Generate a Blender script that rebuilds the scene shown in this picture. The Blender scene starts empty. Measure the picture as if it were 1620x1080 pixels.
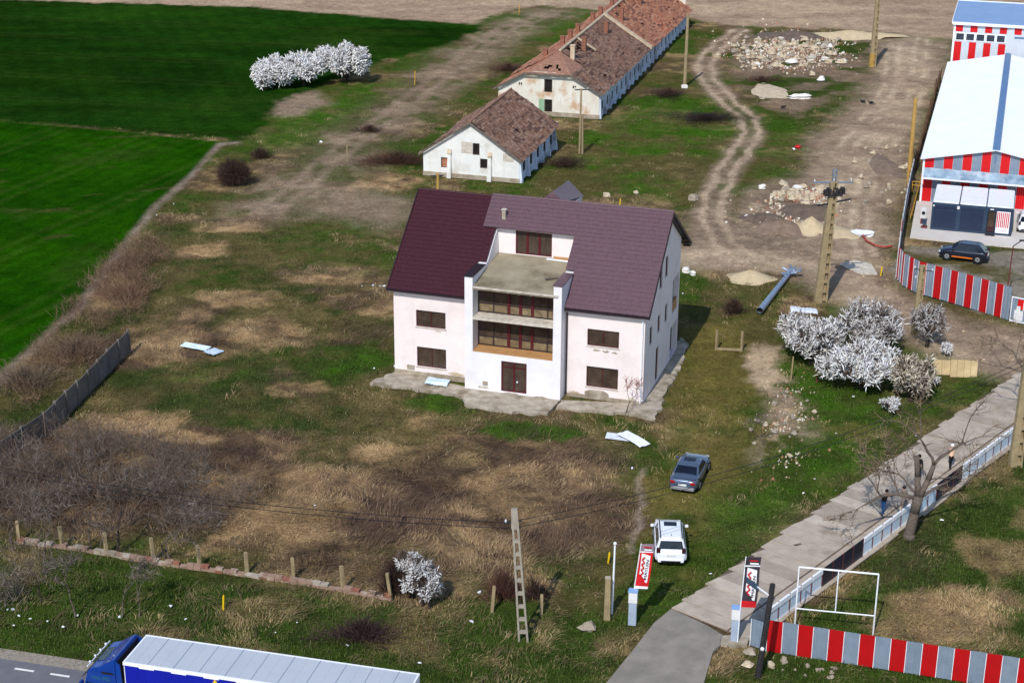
import bpy, bmesh, math, random
import numpy as np
from mathutils import Vector, Matrix

# ------------------------------------------------------------------ camera, sky, sun, exposure
S = bpy.context.scene
C = S.collection
R = math.radians
CAM_H, CAM_PITCH, CAM_ROLL, CAM_F = 46.5113, 0.370946, 0.0070002, 2698.97
_F = np.array([0, math.cos(CAM_PITCH), -math.sin(CAM_PITCH)])
_R0 = np.array([1.0, 0, 0]); _U0 = np.cross(_R0, _F)
_R = math.cos(CAM_ROLL)*_R0 + math.sin(CAM_ROLL)*_U0
_U = -math.sin(CAM_ROLL)*_R0 + math.cos(CAM_ROLL)*_U0
cd = bpy.data.cameras.new('camera'); cam = bpy.data.objects.new('camera', cd); C.objects.link(cam)
M = Matrix(((_R[0], _U[0], -_F[0], 0), (_R[1], _U[1], -_F[1], 0), (_R[2], _U[2], -_F[2], CAM_H), (0, 0, 0, 1)))
cam.matrix_world = M
cd.sensor_fit = 'HORIZONTAL'; cd.sensor_width = 36; cd.lens = 36*CAM_F/1620
cd.clip_start = 1; cd.clip_end = 6000
S.camera = cam

SUN_EL = 45
SUN_DIR = Vector((-.34, -.94, 0)).normalized()            # towards the sun, on the ground
sun_vec = Vector((SUN_DIR.x*math.cos(R(SUN_EL)), SUN_DIR.y*math.cos(R(SUN_EL)), math.sin(R(SUN_EL))))
w = bpy.data.worlds.new('World'); S.world = w; w.use_nodes = True
nt = w.node_tree; bg = nt.nodes['Background']
sk = nt.nodes.new('ShaderNodeTexSky'); sk.sky_type = 'NISHITA'; sk.sun_disc = False
sk.sun_elevation = R(SUN_EL); sk.sun_rotation = math.atan2(SUN_DIR.x, SUN_DIR.y)
sk.altitude = 100; sk.air_density = 1.0; sk.dust_density = 0.4; sk.ozone_density = 1.6
nt.links.new(sk.outputs[0], bg.inputs[0]); bg.inputs[1].default_value = 0.15
sl = bpy.data.lights.new('sun', 'SUN'); sl.energy = 3.75; sl.angle = R(0.53); sl.color = (1, .955, .90)
so = bpy.data.objects.new('sun', sl); C.objects.link(so)
so.rotation_euler = sun_vec.to_track_quat('Z', 'Y').to_euler()
S.view_settings.view_transform = 'Standard'; S.view_settings.look = 'None'
S.view_settings.exposure = 0.0; S.view_settings.gamma = 1.0
S.view_settings.use_curve_mapping = False
S.render.engine = 'CYCLES'

# ------------------------------------------------------------------ helpers
def ground_at(u, v, z=0.0):
    """survey point: where the line of sight through photo point (u, v) meets height z"""
    d = _F*CAM_F + _R*(u-810) - _U*(v-540)
    t = (z-CAM_H)/d[2]
    return Vector((d[0]*t, d[1]*t, z))
G = ground_at
def g2(u, v, z=0.0):
    p = G(u, v, z); return (p.x, p.y)

class MB:
    """collects geometry for ONE mesh object"""
    def __init__(s): s.v = []; s.f = []
    def add(s, vs, fs):
        o = len(s.v); s.v += [tuple(p) for p in vs]; s.f += [tuple(i+o for i in f) for f in fs]; return s
    def hexa(s, p):       # 8 points: bottom 4 ccw, top 4 ccw
        return s.add(p, [(3,2,1,0),(4,5,6,7),(0,1,5,4),(1,2,6,5),(2,3,7,6),(3,0,4,7)])
    def box(s, x0, x1, y0, y1, z0, z1):
        return s.hexa([(x0,y0,z0),(x1,y0,z0),(x1,y1,z0),(x0,y1,z0),(x0,y0,z1),(x1,y0,z1),(x1,y1,z1),(x0,y1,z1)])
    def prism(s, poly, z0, z1):
        n = len(poly)
        a = sum(poly[i][0]*poly[(i+1)%n][1]-poly[(i+1)%n][0]*poly[i][1] for i in range(n))
        if a < 0: poly = poly[::-1]
        vs = [(p[0],p[1],z0) for p in poly]+[(p[0],p[1],z1) for p in poly]
        fs = [tuple(range(n-1,-1,-1)), tuple(range(n,2*n))]+[(i,(i+1)%n,(i+1)%n+n,i+n) for i in range(n)]
        return s.add(vs, fs)
    def ext(s, poly, a, vec):  # extrude a planar 3d polygon by vec
        n = len(poly); vec = Vector(vec)
        vs = [Vector(p) for p in poly]; vs += [p+vec for p in vs]
        fs = [tuple(range(n-1,-1,-1)), tuple(range(n,2*n))]+[(i,(i+1)%n,(i+1)%n+n,i+n) for i in range(n)]
        return s.add(vs, fs)
    def tube(s, p0, p1, r0, r1=None, n=8, cap=True):
        r1 = r0 if r1 is None else r1
        p0 = Vector(p0); p1 = Vector(p1); d = (p1-p0)
        if d.length < 1e-6: return s
        d.normalize(); a = d.orthogonal().normalized(); b = d.cross(a)
        vs = []
        for p, r in ((p0, r0), (p1, r1)):
            for k in range(n):
                t = 2*math.pi*k/n; vs.append(p+a*(r*math.cos(t))+b*(r*math.sin(t)))
        fs = [(k,(k+1)%n,(k+1)%n+n,k+n) for k in range(n)]
        if cap: fs += [tuple(range(n-1,-1,-1)), tuple(range(n,2*n))]
        return s.add(vs, fs)
    def path(s, pts, radii, n=6):
        for i in range(len(pts)-1): s.tube(pts[i], pts[i+1], radii[i], radii[i+1], n, cap=(i in (0, len(pts)-2)))
        return s
    def bar(s, p0, p1, w, h, up=(0,0,1)):
        p0 = Vector(p0); p1 = Vector(p1); d = (p1-p0).normalized(); up = Vector(up)
        a = d.cross(up)
        a = d.orthogonal().normalized() if a.length < 1e-4 else a.normalized()
        b = a.cross(d).normalized(); a *= w/2; b *= h/2
        return s.hexa([p0-a-b, p0+a-b, p1+a-b, p1-a-b, p0-a+b, p0+a+b, p1+a+b, p1-a+b])
    def ball(s, c, r, n=8, m=5, sq=(1,1,1)):
        vs = [(c[0],c[1],c[2]-r*sq[2])]; fs = []
        for j in range(1, m):
            t = math.pi*j/m
            for k in range(n):
                q = 2*math.pi*k/n
                vs.append((c[0]+r*sq[0]*math.sin(t)*math.cos(q), c[1]+r*sq[1]*math.sin(t)*math.sin(q), c[2]-r*sq[2]*math.cos(t)))
        vs.append((c[0],c[1],c[2]+r*sq[2])); L = len(vs)-1
        for k in range(n): fs.append((0, 1+(k+1)%n, 1+k)); fs.append((L, 1+(m-2)*n+k, 1+(m-2)*n+(k+1)%n))
        for j in range(m-2):
            for k in range(n): fs.append((1+j*n+k, 1+j*n+(k+1)%n, 1+(j+1)*n+(k+1)%n, 1+(j+1)*n+k))
        return s.add(vs, fs)
    def xf(s, m):
        s.v = [tuple(m @ Vector(p)) for p in s.v]; return s

def tag(o, label=None, cat=None, group=None, kind=None):
    if label: o['label'] = label
    if cat: o['category'] = cat
    if group: o['group'] = group
    if kind: o['kind'] = kind
    return o
def link(o, parent=None):
    C.objects.link(o)
    if parent is not None: o.parent = parent
    return o
def obj(name, mb, mat, parent=None, smooth=False, bevel=0.0, subsurf=0, mats=None, fm=None, fix=False):
    me = bpy.data.meshes.new(name)
    me.from_pydata(mb.v, [], mb.f)
    for m in (mats or [mat]): me.materials.append(m)
    if fm: me.polygons.foreach_set('material_index', fm)
    if fix or bevel:
        bm = bmesh.new(); bm.from_mesh(me)
        if fix:
            bmesh.ops.remove_doubles(bm, verts=bm.verts, dist=1e-4)
            bmesh.ops.recalc_face_normals(bm, faces=bm.faces)
        if bevel: bmesh.ops.bevel(bm, geom=list(bm.edges), offset=bevel, segments=2, affect='EDGES', clamp_overlap=True)
        bm.to_mesh(me); bm.free()
    if smooth: me.polygons.foreach_set('use_smooth', [True]*len(me.polygons))
    o = bpy.data.objects.new(name, me)
    if subsurf:
        md = o.modifiers.new('round', 'SUBSURF'); md.levels = subsurf; md.render_levels = subsurf
    return link(o, parent)
def thing(name, label, cat, loc=(0,0,0), rz=0.0, group=None):
    o = bpy.data.objects.new(name, None); C.objects.link(o); o.empty_display_size = .3
    o.location = loc; o.rotation_euler = (0, 0, rz)
    return tag(o, label, cat, group)
def copy_tree(o, parent=None):
    c = o.copy(); C.objects.link(c)
    if parent is not None: c.parent = parent
    for ch in list(o.children): copy_tree(ch, c)
    return c
def text_mesh(name, body, size, mat, parent, mw, ext=.004):
    cu = bpy.data.curves.new(name, 'FONT'); cu.body = body; cu.size = size; cu.extrude = ext
    cu.align_x = 'CENTER'; cu.align_y = 'CENTER'; cu.resolution_u = 2
    t = bpy.data.objects.new(name, cu); C.objects.link(t)
    bpy.context.view_layer.update()
    me = bpy.data.meshes.new_from_object(t.evaluated_get(bpy.context.evaluated_depsgraph_get()))
    bpy.data.objects.remove(t); me.name = name
    me.materials.clear(); me.materials.append(mat)
    o = bpy.data.objects.new(name, me); link(o, parent); o.matrix_local = mw
    return o

# ------------------------------------------------------------------ materials
def srgb(r, g, b):
    f = lambda c: (c/255/12.92) if c/255 <= .04045 else ((c/255+.055)/1.055)**2.4
    return (f(r), f(g), f(b), 1)
def mat(name, c, c2=None, scale=3.0, rough=.8, metal=0.0, bump=0.0, bscale=None, spec=.3, detail=5, coords='Object', stain=None, stain_scale=.6, stain_amt=.5, streak=None, coat=0.0):
    """procedural surface: two colours mixed by noise, optional large stains, optional vertical streaks, bump"""
    m = bpy.data.materials.new(name); m.use_nodes = True; N = m.node_tree.nodes; L = m.node_tree.links
    b = N['Principled BSDF']; b.inputs['Roughness'].default_value = rough; b.inputs['Metallic'].default_value = metal
    b.inputs['Specular IOR Level'].default_value = spec
    b.inputs['Coat Weight'].default_value = coat
    tc = N.new('ShaderNodeTexCoord'); co = tc.outputs[coords]
    def noise(sc, det=detail, vec=None):
        n = N.new('ShaderNodeTexNoise'); n.inputs['Scale'].default_value = sc; n.inputs['Detail'].default_value = det
        n.inputs['Roughness'].default_value = .62
        L.new(vec or co, n.inputs['Vector']); return n
    if c2 is None: c2 = tuple(x*.82 for x in c[:3])+(1,)
    n1 = noise(scale)
    r = N.new('ShaderNodeValToRGB'); r.color_ramp.elements[0].position = .35; r.color_ramp.elements[1].position = .68
    r.color_ramp.elements[0].color = c2; r.color_ramp.elements[1].color = c
    L.new(n1.outputs[0], r.inputs[0]); out = r.outputs[0]
    def mix(fac, colA, colB):
        x = N.new('ShaderNodeMix'); x.data_type = 'RGBA'
        L.new(fac, x.inputs[0]); L.new(colA, x.inputs[6]); x.inputs[7].default_value = colB; return x.outputs[2]
    if stain:
        n2 = noise(stain_scale, 8); q = N.new('ShaderNodeMapRange')
        q.inputs[1].default_value = .52; q.inputs[2].default_value = .66; q.inputs[4].default_value = stain_amt
        L.new(n2.outputs[0], q.inputs[0]); out = mix(q.outputs[0], out, stain)
    if streak:
        mp = N.new('ShaderNodeMapping'); mp.inputs['Scale'].default_value = (1, 1, .12); L.new(co, mp.inputs[0])
        n3 = noise(2.2, 6, mp.outputs[0]); q = N.new('ShaderNodeMapRange')
        q.inputs[1].default_value = .55; q.inputs[2].default_value = .75; q.inputs[4].default_value = .35
        L.new(n3.outputs[0], q.inputs[0]); out = mix(q.outputs[0], out, streak)
    L.new(out, b.inputs['Base Color'])
    if bump:
        nb = noise(bscale or scale*3, 6); bp = N.new('ShaderNodeBump'); bp.inputs['Strength'].default_value = bump
        bp.inputs['Distance'].default_value = .05
        L.new(nb.outputs[0], bp.inputs['Height']); L.new(bp.outputs[0], b.inputs['Normal'])
    return m
def colmat(name, rough=.9, fine=0.0, trans=0.0):
    """colour comes from the mesh's own per-vertex albedo attribute (leaf, blade and soil colours)"""
    m = bpy.data.materials.new(name); m.use_nodes = True; N = m.node_tree.nodes; L = m.node_tree.links
    b = N['Principled BSDF']; b.inputs['Roughness'].default_value = rough; b.inputs['Specular IOR Level'].default_value = .15
    a = N.new('ShaderNodeAttribute'); a.attribute_name = 'albedo'
    L.new(a.outputs['Color'], b.inputs['Base Color'])
    return m

MT = {}
def mats():
    m = MT
    m['wall_mid'] = mat('house_render_white', srgb(236,233,235), srgb(228,225,228), 1.2, .9, bump=.15, bscale=25, stain=srgb(206,203,202), stain_scale=.5, stain_amt=.4, streak=srgb(206,204,206))
    m['wall'] = mat('house_render', srgb(240,228,225), srgb(233,220,218), 1.2, .9, bump=.15, bscale=25, stain=srgb(210,200,192), stain_scale=.5, stain_amt=.4, streak=srgb(210,200,196))
    m['roof_left'] = mat('maroon_tile_metal', srgb(66,31,39), srgb(58,27,34), 4, .42, .0, spec=.28)
    m['roof_right'] = mat('mauve_tile_metal', srgb(104,80,87), srgb(92,71,78), 4, .4, .0, spec=.35)
    m['trim_dark'] = mat('dark_trim', srgb(48,38,44), None, 3, .5)
    m['concrete'] = mat('concrete', srgb(184,174,158), srgb(144,132,116), 1.5, .92, bump=.4, stain=srgb(112,100,78), stain_scale=.6, stain_amt=.85)
    m['terrace'] = mat('terrace_screed', srgb(160,150,128), srgb(142,131,108), .9, .85, bump=.2, stain=srgb(104,94,72), stain_scale=.35, stain_amt=.8)
    m['slab_edge'] = mat('rough_slab', srgb(214,206,194), srgb(182,172,156), 3, .9, bump=.4, stain=srgb(130,115,95), stain_scale=1.4)
    m['ochre'] = mat('ochre_floor', srgb(186,142,92), srgb(170,126,80), 2, .8)
    m['frame'] = mat('maroon_frame', srgb(88,30,36), srgb(78,26,32), 3, .4)
    m['glass'] = mat('dark_glass', srgb(84,70,60), srgb(58,48,42), 1.6, .12, spec=.45)
    m['glass_lower'] = mat('tan_glass', srgb(128,112,86), srgb(100,86,64), 1.6, .25, spec=.4, stain=srgb(160,145,118), stain_scale=1.5)
    m['void'] = mat('unlit_interior', srgb(38,33,30), srgb(26,22,20), 2, .95)
    m['win_dark'] = mat('dark_blue_glass', srgb(44,56,72), srgb(28,36,48), 1.5, .1, spec=.5)
    m['tile_brown_light'] = mat('old_tiles_light', srgb(162,132,114), srgb(122,94,80), 3.0, .95, bump=1.0, bscale=9)
    m['tile_brown_dark'] = mat('old_tiles_dark', srgb(112,82,70), srgb(82,60,54), 3.0, .95, bump=1.0, bscale=9)
    m['tile_red_light'] = mat('red_tiles_light', srgb(200,146,116), srgb(160,112,86), 3.0, .95, bump=1.0, bscale=9)
    m['tile_red_dark'] = mat('red_tiles_dark', srgb(140,88,70), srgb(110,74,62), 3.0, .95, bump=1.0, bscale=9)
    m['door'] = mat('door_dark', srgb(66,42,40), srgb(54,34,34), 2, .35)
    m['barn_wall'] = mat('old_limewash', srgb(232,232,228), srgb(220,220,216), .8, .92, bump=.3, bscale=6, stain=srgb(196,190,178), stain_scale=.5, stain_amt=.7, streak=srgb(205,198,186))
    m['barn_wall_bad'] = mat('peeling_limewash', srgb(230,226,216), srgb(214,206,190), .7, .92, bump=.4, bscale=6, stain=srgb(196,160,126), stain_scale=.55, stain_amt=.95, streak=srgb(186,168,142))
    m['barn_side'] = mat('sky_tinted_limewash', srgb(226,232,242), srgb(200,208,222), 1.0, .92, bump=.4, bscale=5, stain=srgb(110,112,118), stain_scale=.55, stain_amt=.7, streak=srgb(88,88,96))  # blue of sky-lit shade put into the limewash colour, besides stains and streaks
    m['plinth'] = mat('exposed_plinth', srgb(178,166,148), srgb(140,126,106), 1.5, .95, bump=.5)
    m['tile_brown'] = mat('old_tiles_brown', srgb(150,114,94), srgb(100,72,58), 2.8, .95, bump=1.0, bscale=9, stain=srgb(164,140,122), stain_scale=.8, stain_amt=.6)
    m['tile_red'] = mat('old_tiles_red', srgb(186,128,98), srgb(136,88,66), 2.0, .95, bump=.8, bscale=9, stain=srgb(178,92,58), stain_scale=.2, stain_amt=.6)
    m['tile_pale'] = mat('old_tiles_pale', srgb(168,128,106), srgb(140,102,86), 2, .95, bump=.8, bscale=9)
    m['mortar'] = mat('pale_mortar', srgb(206,190,164), srgb(180,160,134), 1.5, .95, bump=.4)
    m['brick'] = mat('red_brick', srgb(156,104,84), srgb(126,86,70), 5, .95, bump=.6)
    m['old_brick'] = mat('crumbled_brick', srgb(164,138,120), srgb(138,112,96), 3, .95, bump=.7, stain=srgb(186,174,158), stain_scale=1.2, stain_amt=.9)
    m['old_wood'] = mat('weathered_wood', srgb(122,110,100), srgb(92,82,74), 4, .9, bump=.3)
    m['brown_wood'] = mat('brown_wood', srgb(118,92,72), srgb(88,68,54), 4, .9, bump=.3)
    m['pole_conc'] = mat('pole_concrete', srgb(166,148,114), srgb(140,124,94), 2, .92, bump=.25, streak=srgb(120,104,80))
    m['pole_grey'] = mat('pole_concrete_grey', srgb(168,160,146), srgb(142,134,120), 2, .92, bump=.25)
    m['pole_yellow'] = mat('yellow_pole_paint', srgb(186,148,78), srgb(164,130,70), 2, .8)
    m['steel'] = mat('galvanised_steel', srgb(176,190,208), srgb(150,164,184), 3, .35, .7)
    m['steel_dark'] = mat('dark_steel', srgb(62,60,62), srgb(48,46,48), 4, .6, .3)
    m['white_metal'] = mat('white_metal', srgb(240,242,246), srgb(230,233,238), 2, .4, spec=.4)
    m['white_roof'] = mat('white_roof_sheet', srgb(222,227,235), srgb(214,220,229), .4, .45, spec=.4)
    m['blue_ridge'] = mat('blue_ridge_cap', srgb(92,128,172), srgb(84,118,160), 1, .5)
    m['blue_roof'] = mat('blue_roof_sheet', srgb(132,160,200), srgb(124,152,192), .6, .5)
    m['red_sheet'] = mat('red_sheet', srgb(214,22,26), srgb(200,18,24), 1.2, .45, spec=.4, streak=srgb(180,30,34))
    m['red_fence'] = mat('red_fence_sheet', srgb(184,14,20), srgb(172,12,18), 1.2, .5, spec=.35, streak=srgb(168,26,30))
    m['grey_sheet'] = mat('grey_blue_sheet', srgb(136,150,166), srgb(122,136,152), 1.2, .45, .1, spec=.4, streak=srgb(140,150,162))
    m['pale_sheet'] = mat('pale_grey_sheet', srgb(206,214,222), srgb(196,204,212), 1.2, .5, streak=srgb(180,186,192))
    m['awning'] = mat('shiny_awning', srgb(190,212,228), srgb(116,148,168), .7, .25, .35, stain=srgb(228,238,246), stain_scale=1.1)  # reflections on the silver sheet put into its mottled pale colours
    m['cont'] = mat('anthracite_container', srgb(54,70,92), srgb(46,62,82), 1.5, .4)
    m['cont_panel'] = mat('anthracite_panel', srgb(40,52,76), srgb(36,46,68), 1.5, .45)
    m['yellow_pipe'] = mat('yellow_gas_pipe', srgb(206,158,44), None, 3, .6)
    m['rubber'] = mat('rubber', srgb(30,30,32), None, 6, .8)
    m['rim'] = mat('alloy', srgb(190,194,200), srgb(160,164,170), 6, .35, .6)
    m['car_white'] = mat('white_car_paint', srgb(238,242,250), srgb(234,238,247), 1, .25, spec=.5, coat=.6)
    m['car_grey'] = mat('grey_blue_car_paint', srgb(84,100,124), srgb(80,95,118), 1, .28, .35, spec=.5, coat=.6)
    m['car_black'] = mat('black_car_paint', srgb(22,30,48), srgb(20,27,44), 1, .2, spec=.5, coat=.7)
    m['car_silver'] = mat('silver_bumper', srgb(172,174,180), None, 1, .3, .4, coat=.4)
    m['carglass'] = mat('car_glass', srgb(18,24,36), srgb(14,18,28), 1, .05, spec=.6)
    m['black_trim'] = mat('black_trim', srgb(28,28,32), None, 4, .55)
    m['tail'] = mat('tail_lamp_red', srgb(168,28,30), None, 5, .2, coat=.5)
    m['tail_dark'] = mat('tail_lamp_dark', srgb(60,26,32), None, 5, .2, coat=.5)
    m['lamp_clear'] = mat('lamp_clear', srgb(214,220,228), None, 5, .15, coat=.5)
    m['plate'] = mat('plate_white', srgb(232,232,228), None, 5, .5)
    m['orange'] = mat('orange_film', srgb(226,120,40), None, 5, .4)
    m['truck_blue'] = mat('truck_blue_paint', srgb(14,62,150), srgb(12,56,138), 1, .28, .1, coat=.5)
    m['curtain'] = mat('blue_curtain', srgb(10,26,158), srgb(8,22,146), .8, .5, bump=.1, bscale=1.5)
    m['trailer_roof'] = mat('trailer_roof_sheet', srgb(184,191,200), srgb(174,181,191), .5, .5, stain=srgb(176,180,182), stain_scale=.5, stain_amt=.5)
    m['yellow_paint'] = mat('yellow_paint', srgb(238,198,30), None, 5, .5)
    m['green_paint'] = mat('dull_green_print', srgb(46,110,120), None, 5, .5)
    m['cabinet'] = mat('cabinet_grey', srgb(164,178,196), srgb(152,166,184), 2, .5)
    m['cab_white'] = mat('cabinet_white', srgb(228,228,228), None, 2, .5)
    m['cab_lid'] = mat('cabinet_lid', srgb(140,176,226), None, 2, .5)
    m['flag_red'] = mat('flag_red', srgb(206,28,38), srgb(192,24,34), 3, .7)
    m['flag_dark'] = mat('flag_dark', srgb(62,54,62), srgb(52,46,54), 3, .7)
    m['flag_grey'] = mat('flag_grey', srgb(150,130,142), srgb(130,112,124), 3, .7)
    m['flag_white'] = mat('flag_white', srgb(240,240,242), srgb(230,230,234), 3, .7)
    m['ink'] = mat('ink_dark', srgb(30,36,46), None, 3, .7)
    m['ink_red'] = mat('ink_red', srgb(200,36,40), None, 3, .7)
    m['poly_panel'] = mat('pale_blue_panel', srgb(214,228,240), srgb(190,212,232), 1.4, .5, stain=srgb(226,226,216), stain_scale=1.2, stain_amt=.7)
    m['navy_panel'] = mat('navy_panel', srgb(34,34,54), srgb(28,28,42), 1.4, .5)
    m['rust'] = mat('rusty_post', srgb(122,60,58), srgb(96,46,46), 4, .8)
    m['road_slab'] = mat('road_concrete', srgb(186,173,158), srgb(168,155,140), 1.1, .93, bump=.25, stain=srgb(134,122,106), stain_scale=.4, stain_amt=.75)
    m['road_slab_pale'] = mat('road_concrete_pale', srgb(196,184,168), srgb(178,166,150), 1.1, .93, bump=.25, stain=srgb(140,126,108), stain_scale=.5, stain_amt=.7)
    m['road_slab_dark'] = mat('road_concrete_dark', srgb(172,160,146), srgb(152,140,126), 1.1, .93, bump=.25, stain=srgb(128,114,98), stain_scale=.5, stain_amt=.7)
    m['asphalt'] = mat('old_asphalt', srgb(146,139,130), srgb(124,118,110), .7, .93, bump=.2, bscale=30, stain=srgb(160,150,138), stain_scale=.3, stain_amt=.6)
    m['highway'] = mat('highway_asphalt', srgb(112,112,118), srgb(100,100,106), .8, .9, bump=.2, bscale=30, stain=srgb(124,120,118), stain_scale=.3)
    m['paint_white'] = mat('road_paint', srgb(236,236,232), srgb(220,220,214), 3, .8)
    m['gravel'] = mat('gravel_shoulder', srgb(160,150,138), srgb(128,118,106), 6, .95, bump=.6, bscale=12)
    m['yard_slab'] = mat('yard_concrete', srgb(212,206,200), srgb(200,194,187), .8, .9, bump=.1, stain=srgb(186,180,170), stain_scale=.4)
    m['stone'] = mat('pale_stone', srgb(204,190,164), srgb(172,156,130), 3, .95, bump=.5)
    m['stone_white'] = mat('white_rubble', srgb(236,234,228), srgb(214,210,200), 3, .95, bump=.4)
    m['stone_grey'] = mat('grey_stone', srgb(170,158,142), srgb(140,128,112), 3, .95, bump=.5)
    m['sand'] = mat('sand_heap', srgb(200,182,148), srgb(182,163,132), 2, .97, bump=.4, bscale=8)
    m['soil'] = mat('soil_heap', srgb(140,120,104), srgb(112,94,80), 1.5, .97, bump=.6, bscale=5)
    m['dark_soil'] = mat('dark_soil', srgb(116,100,86), srgb(88,75,66), 1.5, .97, bump=.6, bscale=5)
    m['litter'] = mat('white_plastic', srgb(240,242,244), srgb(226,230,234), 5, .6)
    m['bark'] = mat('grey_bark', srgb(112,100,90), srgb(86,76,68), 5, .95, bump=.6)
    m['bark_dark'] = mat('dark_bark', srgb(72,60,54), srgb(56,46,42), 5, .95, bump=.5)
    m['beige_panel'] = mat('beige_board', srgb(200,178,136), srgb(180,158,118), 1.6, .9, bump=.2, stain=srgb(222,200,156), stain_scale=1.0)
    m['pan_conc'] = mat('panel_fence_concrete', srgb(126,118,112), srgb(98,91,86), 1.2, .93, bump=.3, stain=srgb(96,90,84), stain_scale=.6, stain_amt=.8)
    m['skin'] = mat('skin', srgb(206,160,134), None, 5, .6)
    m['denim'] = mat('blue_denim', srgb(52,96,148), srgb(44,82,130), 6, .85)
    m['cloth_dark'] = mat('black_cloth', srgb(30,28,30), None, 6, .9)
    m['cloth_peach'] = mat('peach_cloth', srgb(246,204,172), srgb(238,192,160), 6, .85)
    m['cloth_grey'] = mat('grey_cloth', srgb(128,118,112), srgb(112,102,98), 6, .9)
    m['hair'] = mat('dark_hair', srgb(34,26,24), None, 9, .7)
    m['cap_white'] = mat('white_cap', srgb(240,240,240), None, 9, .8)
    m['hose'] = mat('red_hose', srgb(176,64,52), None, 4, .6)
    m['blades'] = colmat('grass_blades', .9)
    m['twigs'] = colmat('twigs', .9)
    m['blossom'] = colmat('blossom', .85)
mats()
# ------------------------------------------------------------------ ground: soil, fields, tracks (albedo zones in metres)
rng = np.random.default_rng(7)
_tab = rng.random((256, 256)).astype(np.float32)
def vnoise(x, y):
    xi = np.floor(x).astype(np.int64); yi = np.floor(y).astype(np.int64)
    fx = (x-xi).astype(np.float32); fy = (y-yi).astype(np.float32)
    fx = fx*fx*(3-2*fx); fy = fy*fy*(3-2*fy)
    a = _tab[xi & 255, yi & 255]; b = _tab[(xi+1) & 255, yi & 255]; c = _tab[xi & 255, (yi+1) & 255]; d = _tab[(xi+1) & 255, (yi+1) & 255]
    return a+(b-a)*fx+(c-a)*fy+(a-b-c+d)*fx*fy
def fbm(x, y, s, o=4, off=0.0):
    t = 0; amp = .5; n = 0; f = 1/s
    for i in range(o):
        t = t+amp*vnoise(x*f+off+17.3*i, y*f-off+9.1*i); n += amp; amp *= .55; f *= 2.03
    return t/n
def sst(a, b, x):
    t = np.clip((x-a)/(b-a), 0, 1); return t*t*(3-2*t)
def sd_poly(x, y, P):
    d = np.full(x.shape, 1e9, np.float32); ins = np.zeros(x.shape, bool); n = len(P)
    for i in range(n):
        ax, ay = P[i]; bx, by = P[(i+1) % n]; ex, ey = bx-ax, by-ay
        L = ex*ex+ey*ey+1e-9
        t = np.clip(((x-ax)*ex+(y-ay)*ey)/L, 0, 1)
        d = np.minimum(d, (x-ax-t*ex)**2+(y-ay-t*ey)**2)
        if abs(ey) > 1e-9:
            c = ((ay > y) != (by > y)) & (x < ex*(y-ay)/ey+ax); ins ^= c
    d = np.sqrt(d); return np.where(ins, -d, d)
def sd_line(x, y, P):
    d = np.full(x.shape, 1e9, np.float32)
    for i in range(len(P)-1):
        ax, ay = P[i]; bx, by = P[i+1]; ex, ey = bx-ax, by-ay; L = ex*ex+ey*ey+1e-9
        t = np.clip(((x-ax)*ex+(y-ay)*ey)/L, 0, 1)
        d = np.minimum(d, (x-ax-t*ex)**2+(y-ay-t*ey)**2)
    return np.sqrt(d)
def offs(P, o):
    out = []
    for i, p in enumerate(P):
        a = P[max(i-1, 0)]; b = P[min(i+1, len(P)-1)]
        dx, dy = b[0]-a[0], b[1]-a[1]; L = math.hypot(dx, dy); out.append((p[0]-dy/L*o, p[1]+dx/L*o))
    return out
def W(*pts): return [g2(*p) for p in pts]

Z_FIELD1 = W((-300,-60),(-60,-6),(0,-1),(390,10),(600,27),(762,40),(735,60),(660,82),(592,100),(520,130),(440,160),(425,200),(380,224),(330,218),(180,204),(0,190),(-300,170))
Z_FIELD2 = W((-300,172),(0,192),(180,206),(345,224),(300,275),(240,325),(180,400),(120,480),(60,535),(0,588),(-150,720),(-400,800))
Z_PLOUGH = W((-600,-60),(-300,-58),(-60,-6),(0,-1),(390,10),(600,27),(745,38),(800,18),(850,8),(930,14),(1080,28),(1180,42),(1330,46),(1430,54),(1510,62),(1640,80),(2000,90),(2000,-250),(-600,-250))
Z_LOT = W((-80,640),(0,600),(150,500),(215,420),(260,360),(330,350),(420,380),(520,400),(600,480),(615,590),(735,660),(870,668),(960,690),(1010,740),(985,850),(900,880),(760,890),(640,880),(500,900),(300,850),(120,820),(-80,800))
Z_DIRT = W((1075,420),(1085,350),(1112,330),(1160,345),(1182,300),(1230,288),(1270,268),(1285,225),(1310,190),(1350,160),(1372,110),(1400,68),(1512,62),(1500,110),(1462,165),(1452,220),(1436,290),(1425,330),(1418,380),(1395,395),(1400,430),(1440,475),(1520,500),(1590,518),(1700,545),(1700,620),(1600,600),(1555,580),(1500,560),(1420,520),(1340,460),(1262,424),(1180,425))
Z_DIRT_L = W((380,330),(440,290),(560,295),(660,318),(660,350),(620,362),(540,345),(470,338))
Z_RUBBLE = W((1130,80),(1180,52),(1350,50),(1420,70),(1390,110),(1310,160),(1290,200),(1200,165),(1170,130))
Z_SOIL_TREE = W((405,148),(500,145),(520,160),(470,185),(430,180))
Z_YARD = W((1420,440),(1436,385),(1620,398),(1900,440),(1900,600),(1620,510),(1500,478))
Z_SANDY = W((1182,545),(1228,545),(1238,600),(1212,622),(1180,600))
Z_PATHB = W((1205,610),(1240,608),(1265,640),(1300,690),(1270,700),(1240,745),(1200,735),(1225,690),(1215,650))
Z_MOWN = W((1085,520),(1165,500),(1200,600),(1215,720),(1130,800),(1090,930),(1020,900),(1010,760),(1050,690),(1085,600))
Z_VERGE = W((-200,880),(0,860),(140,880),(320,905),(500,935),(640,960),(900,960),(1000,990),(1065,965),(960,1100),(700,1200),(-200,1050))
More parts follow.
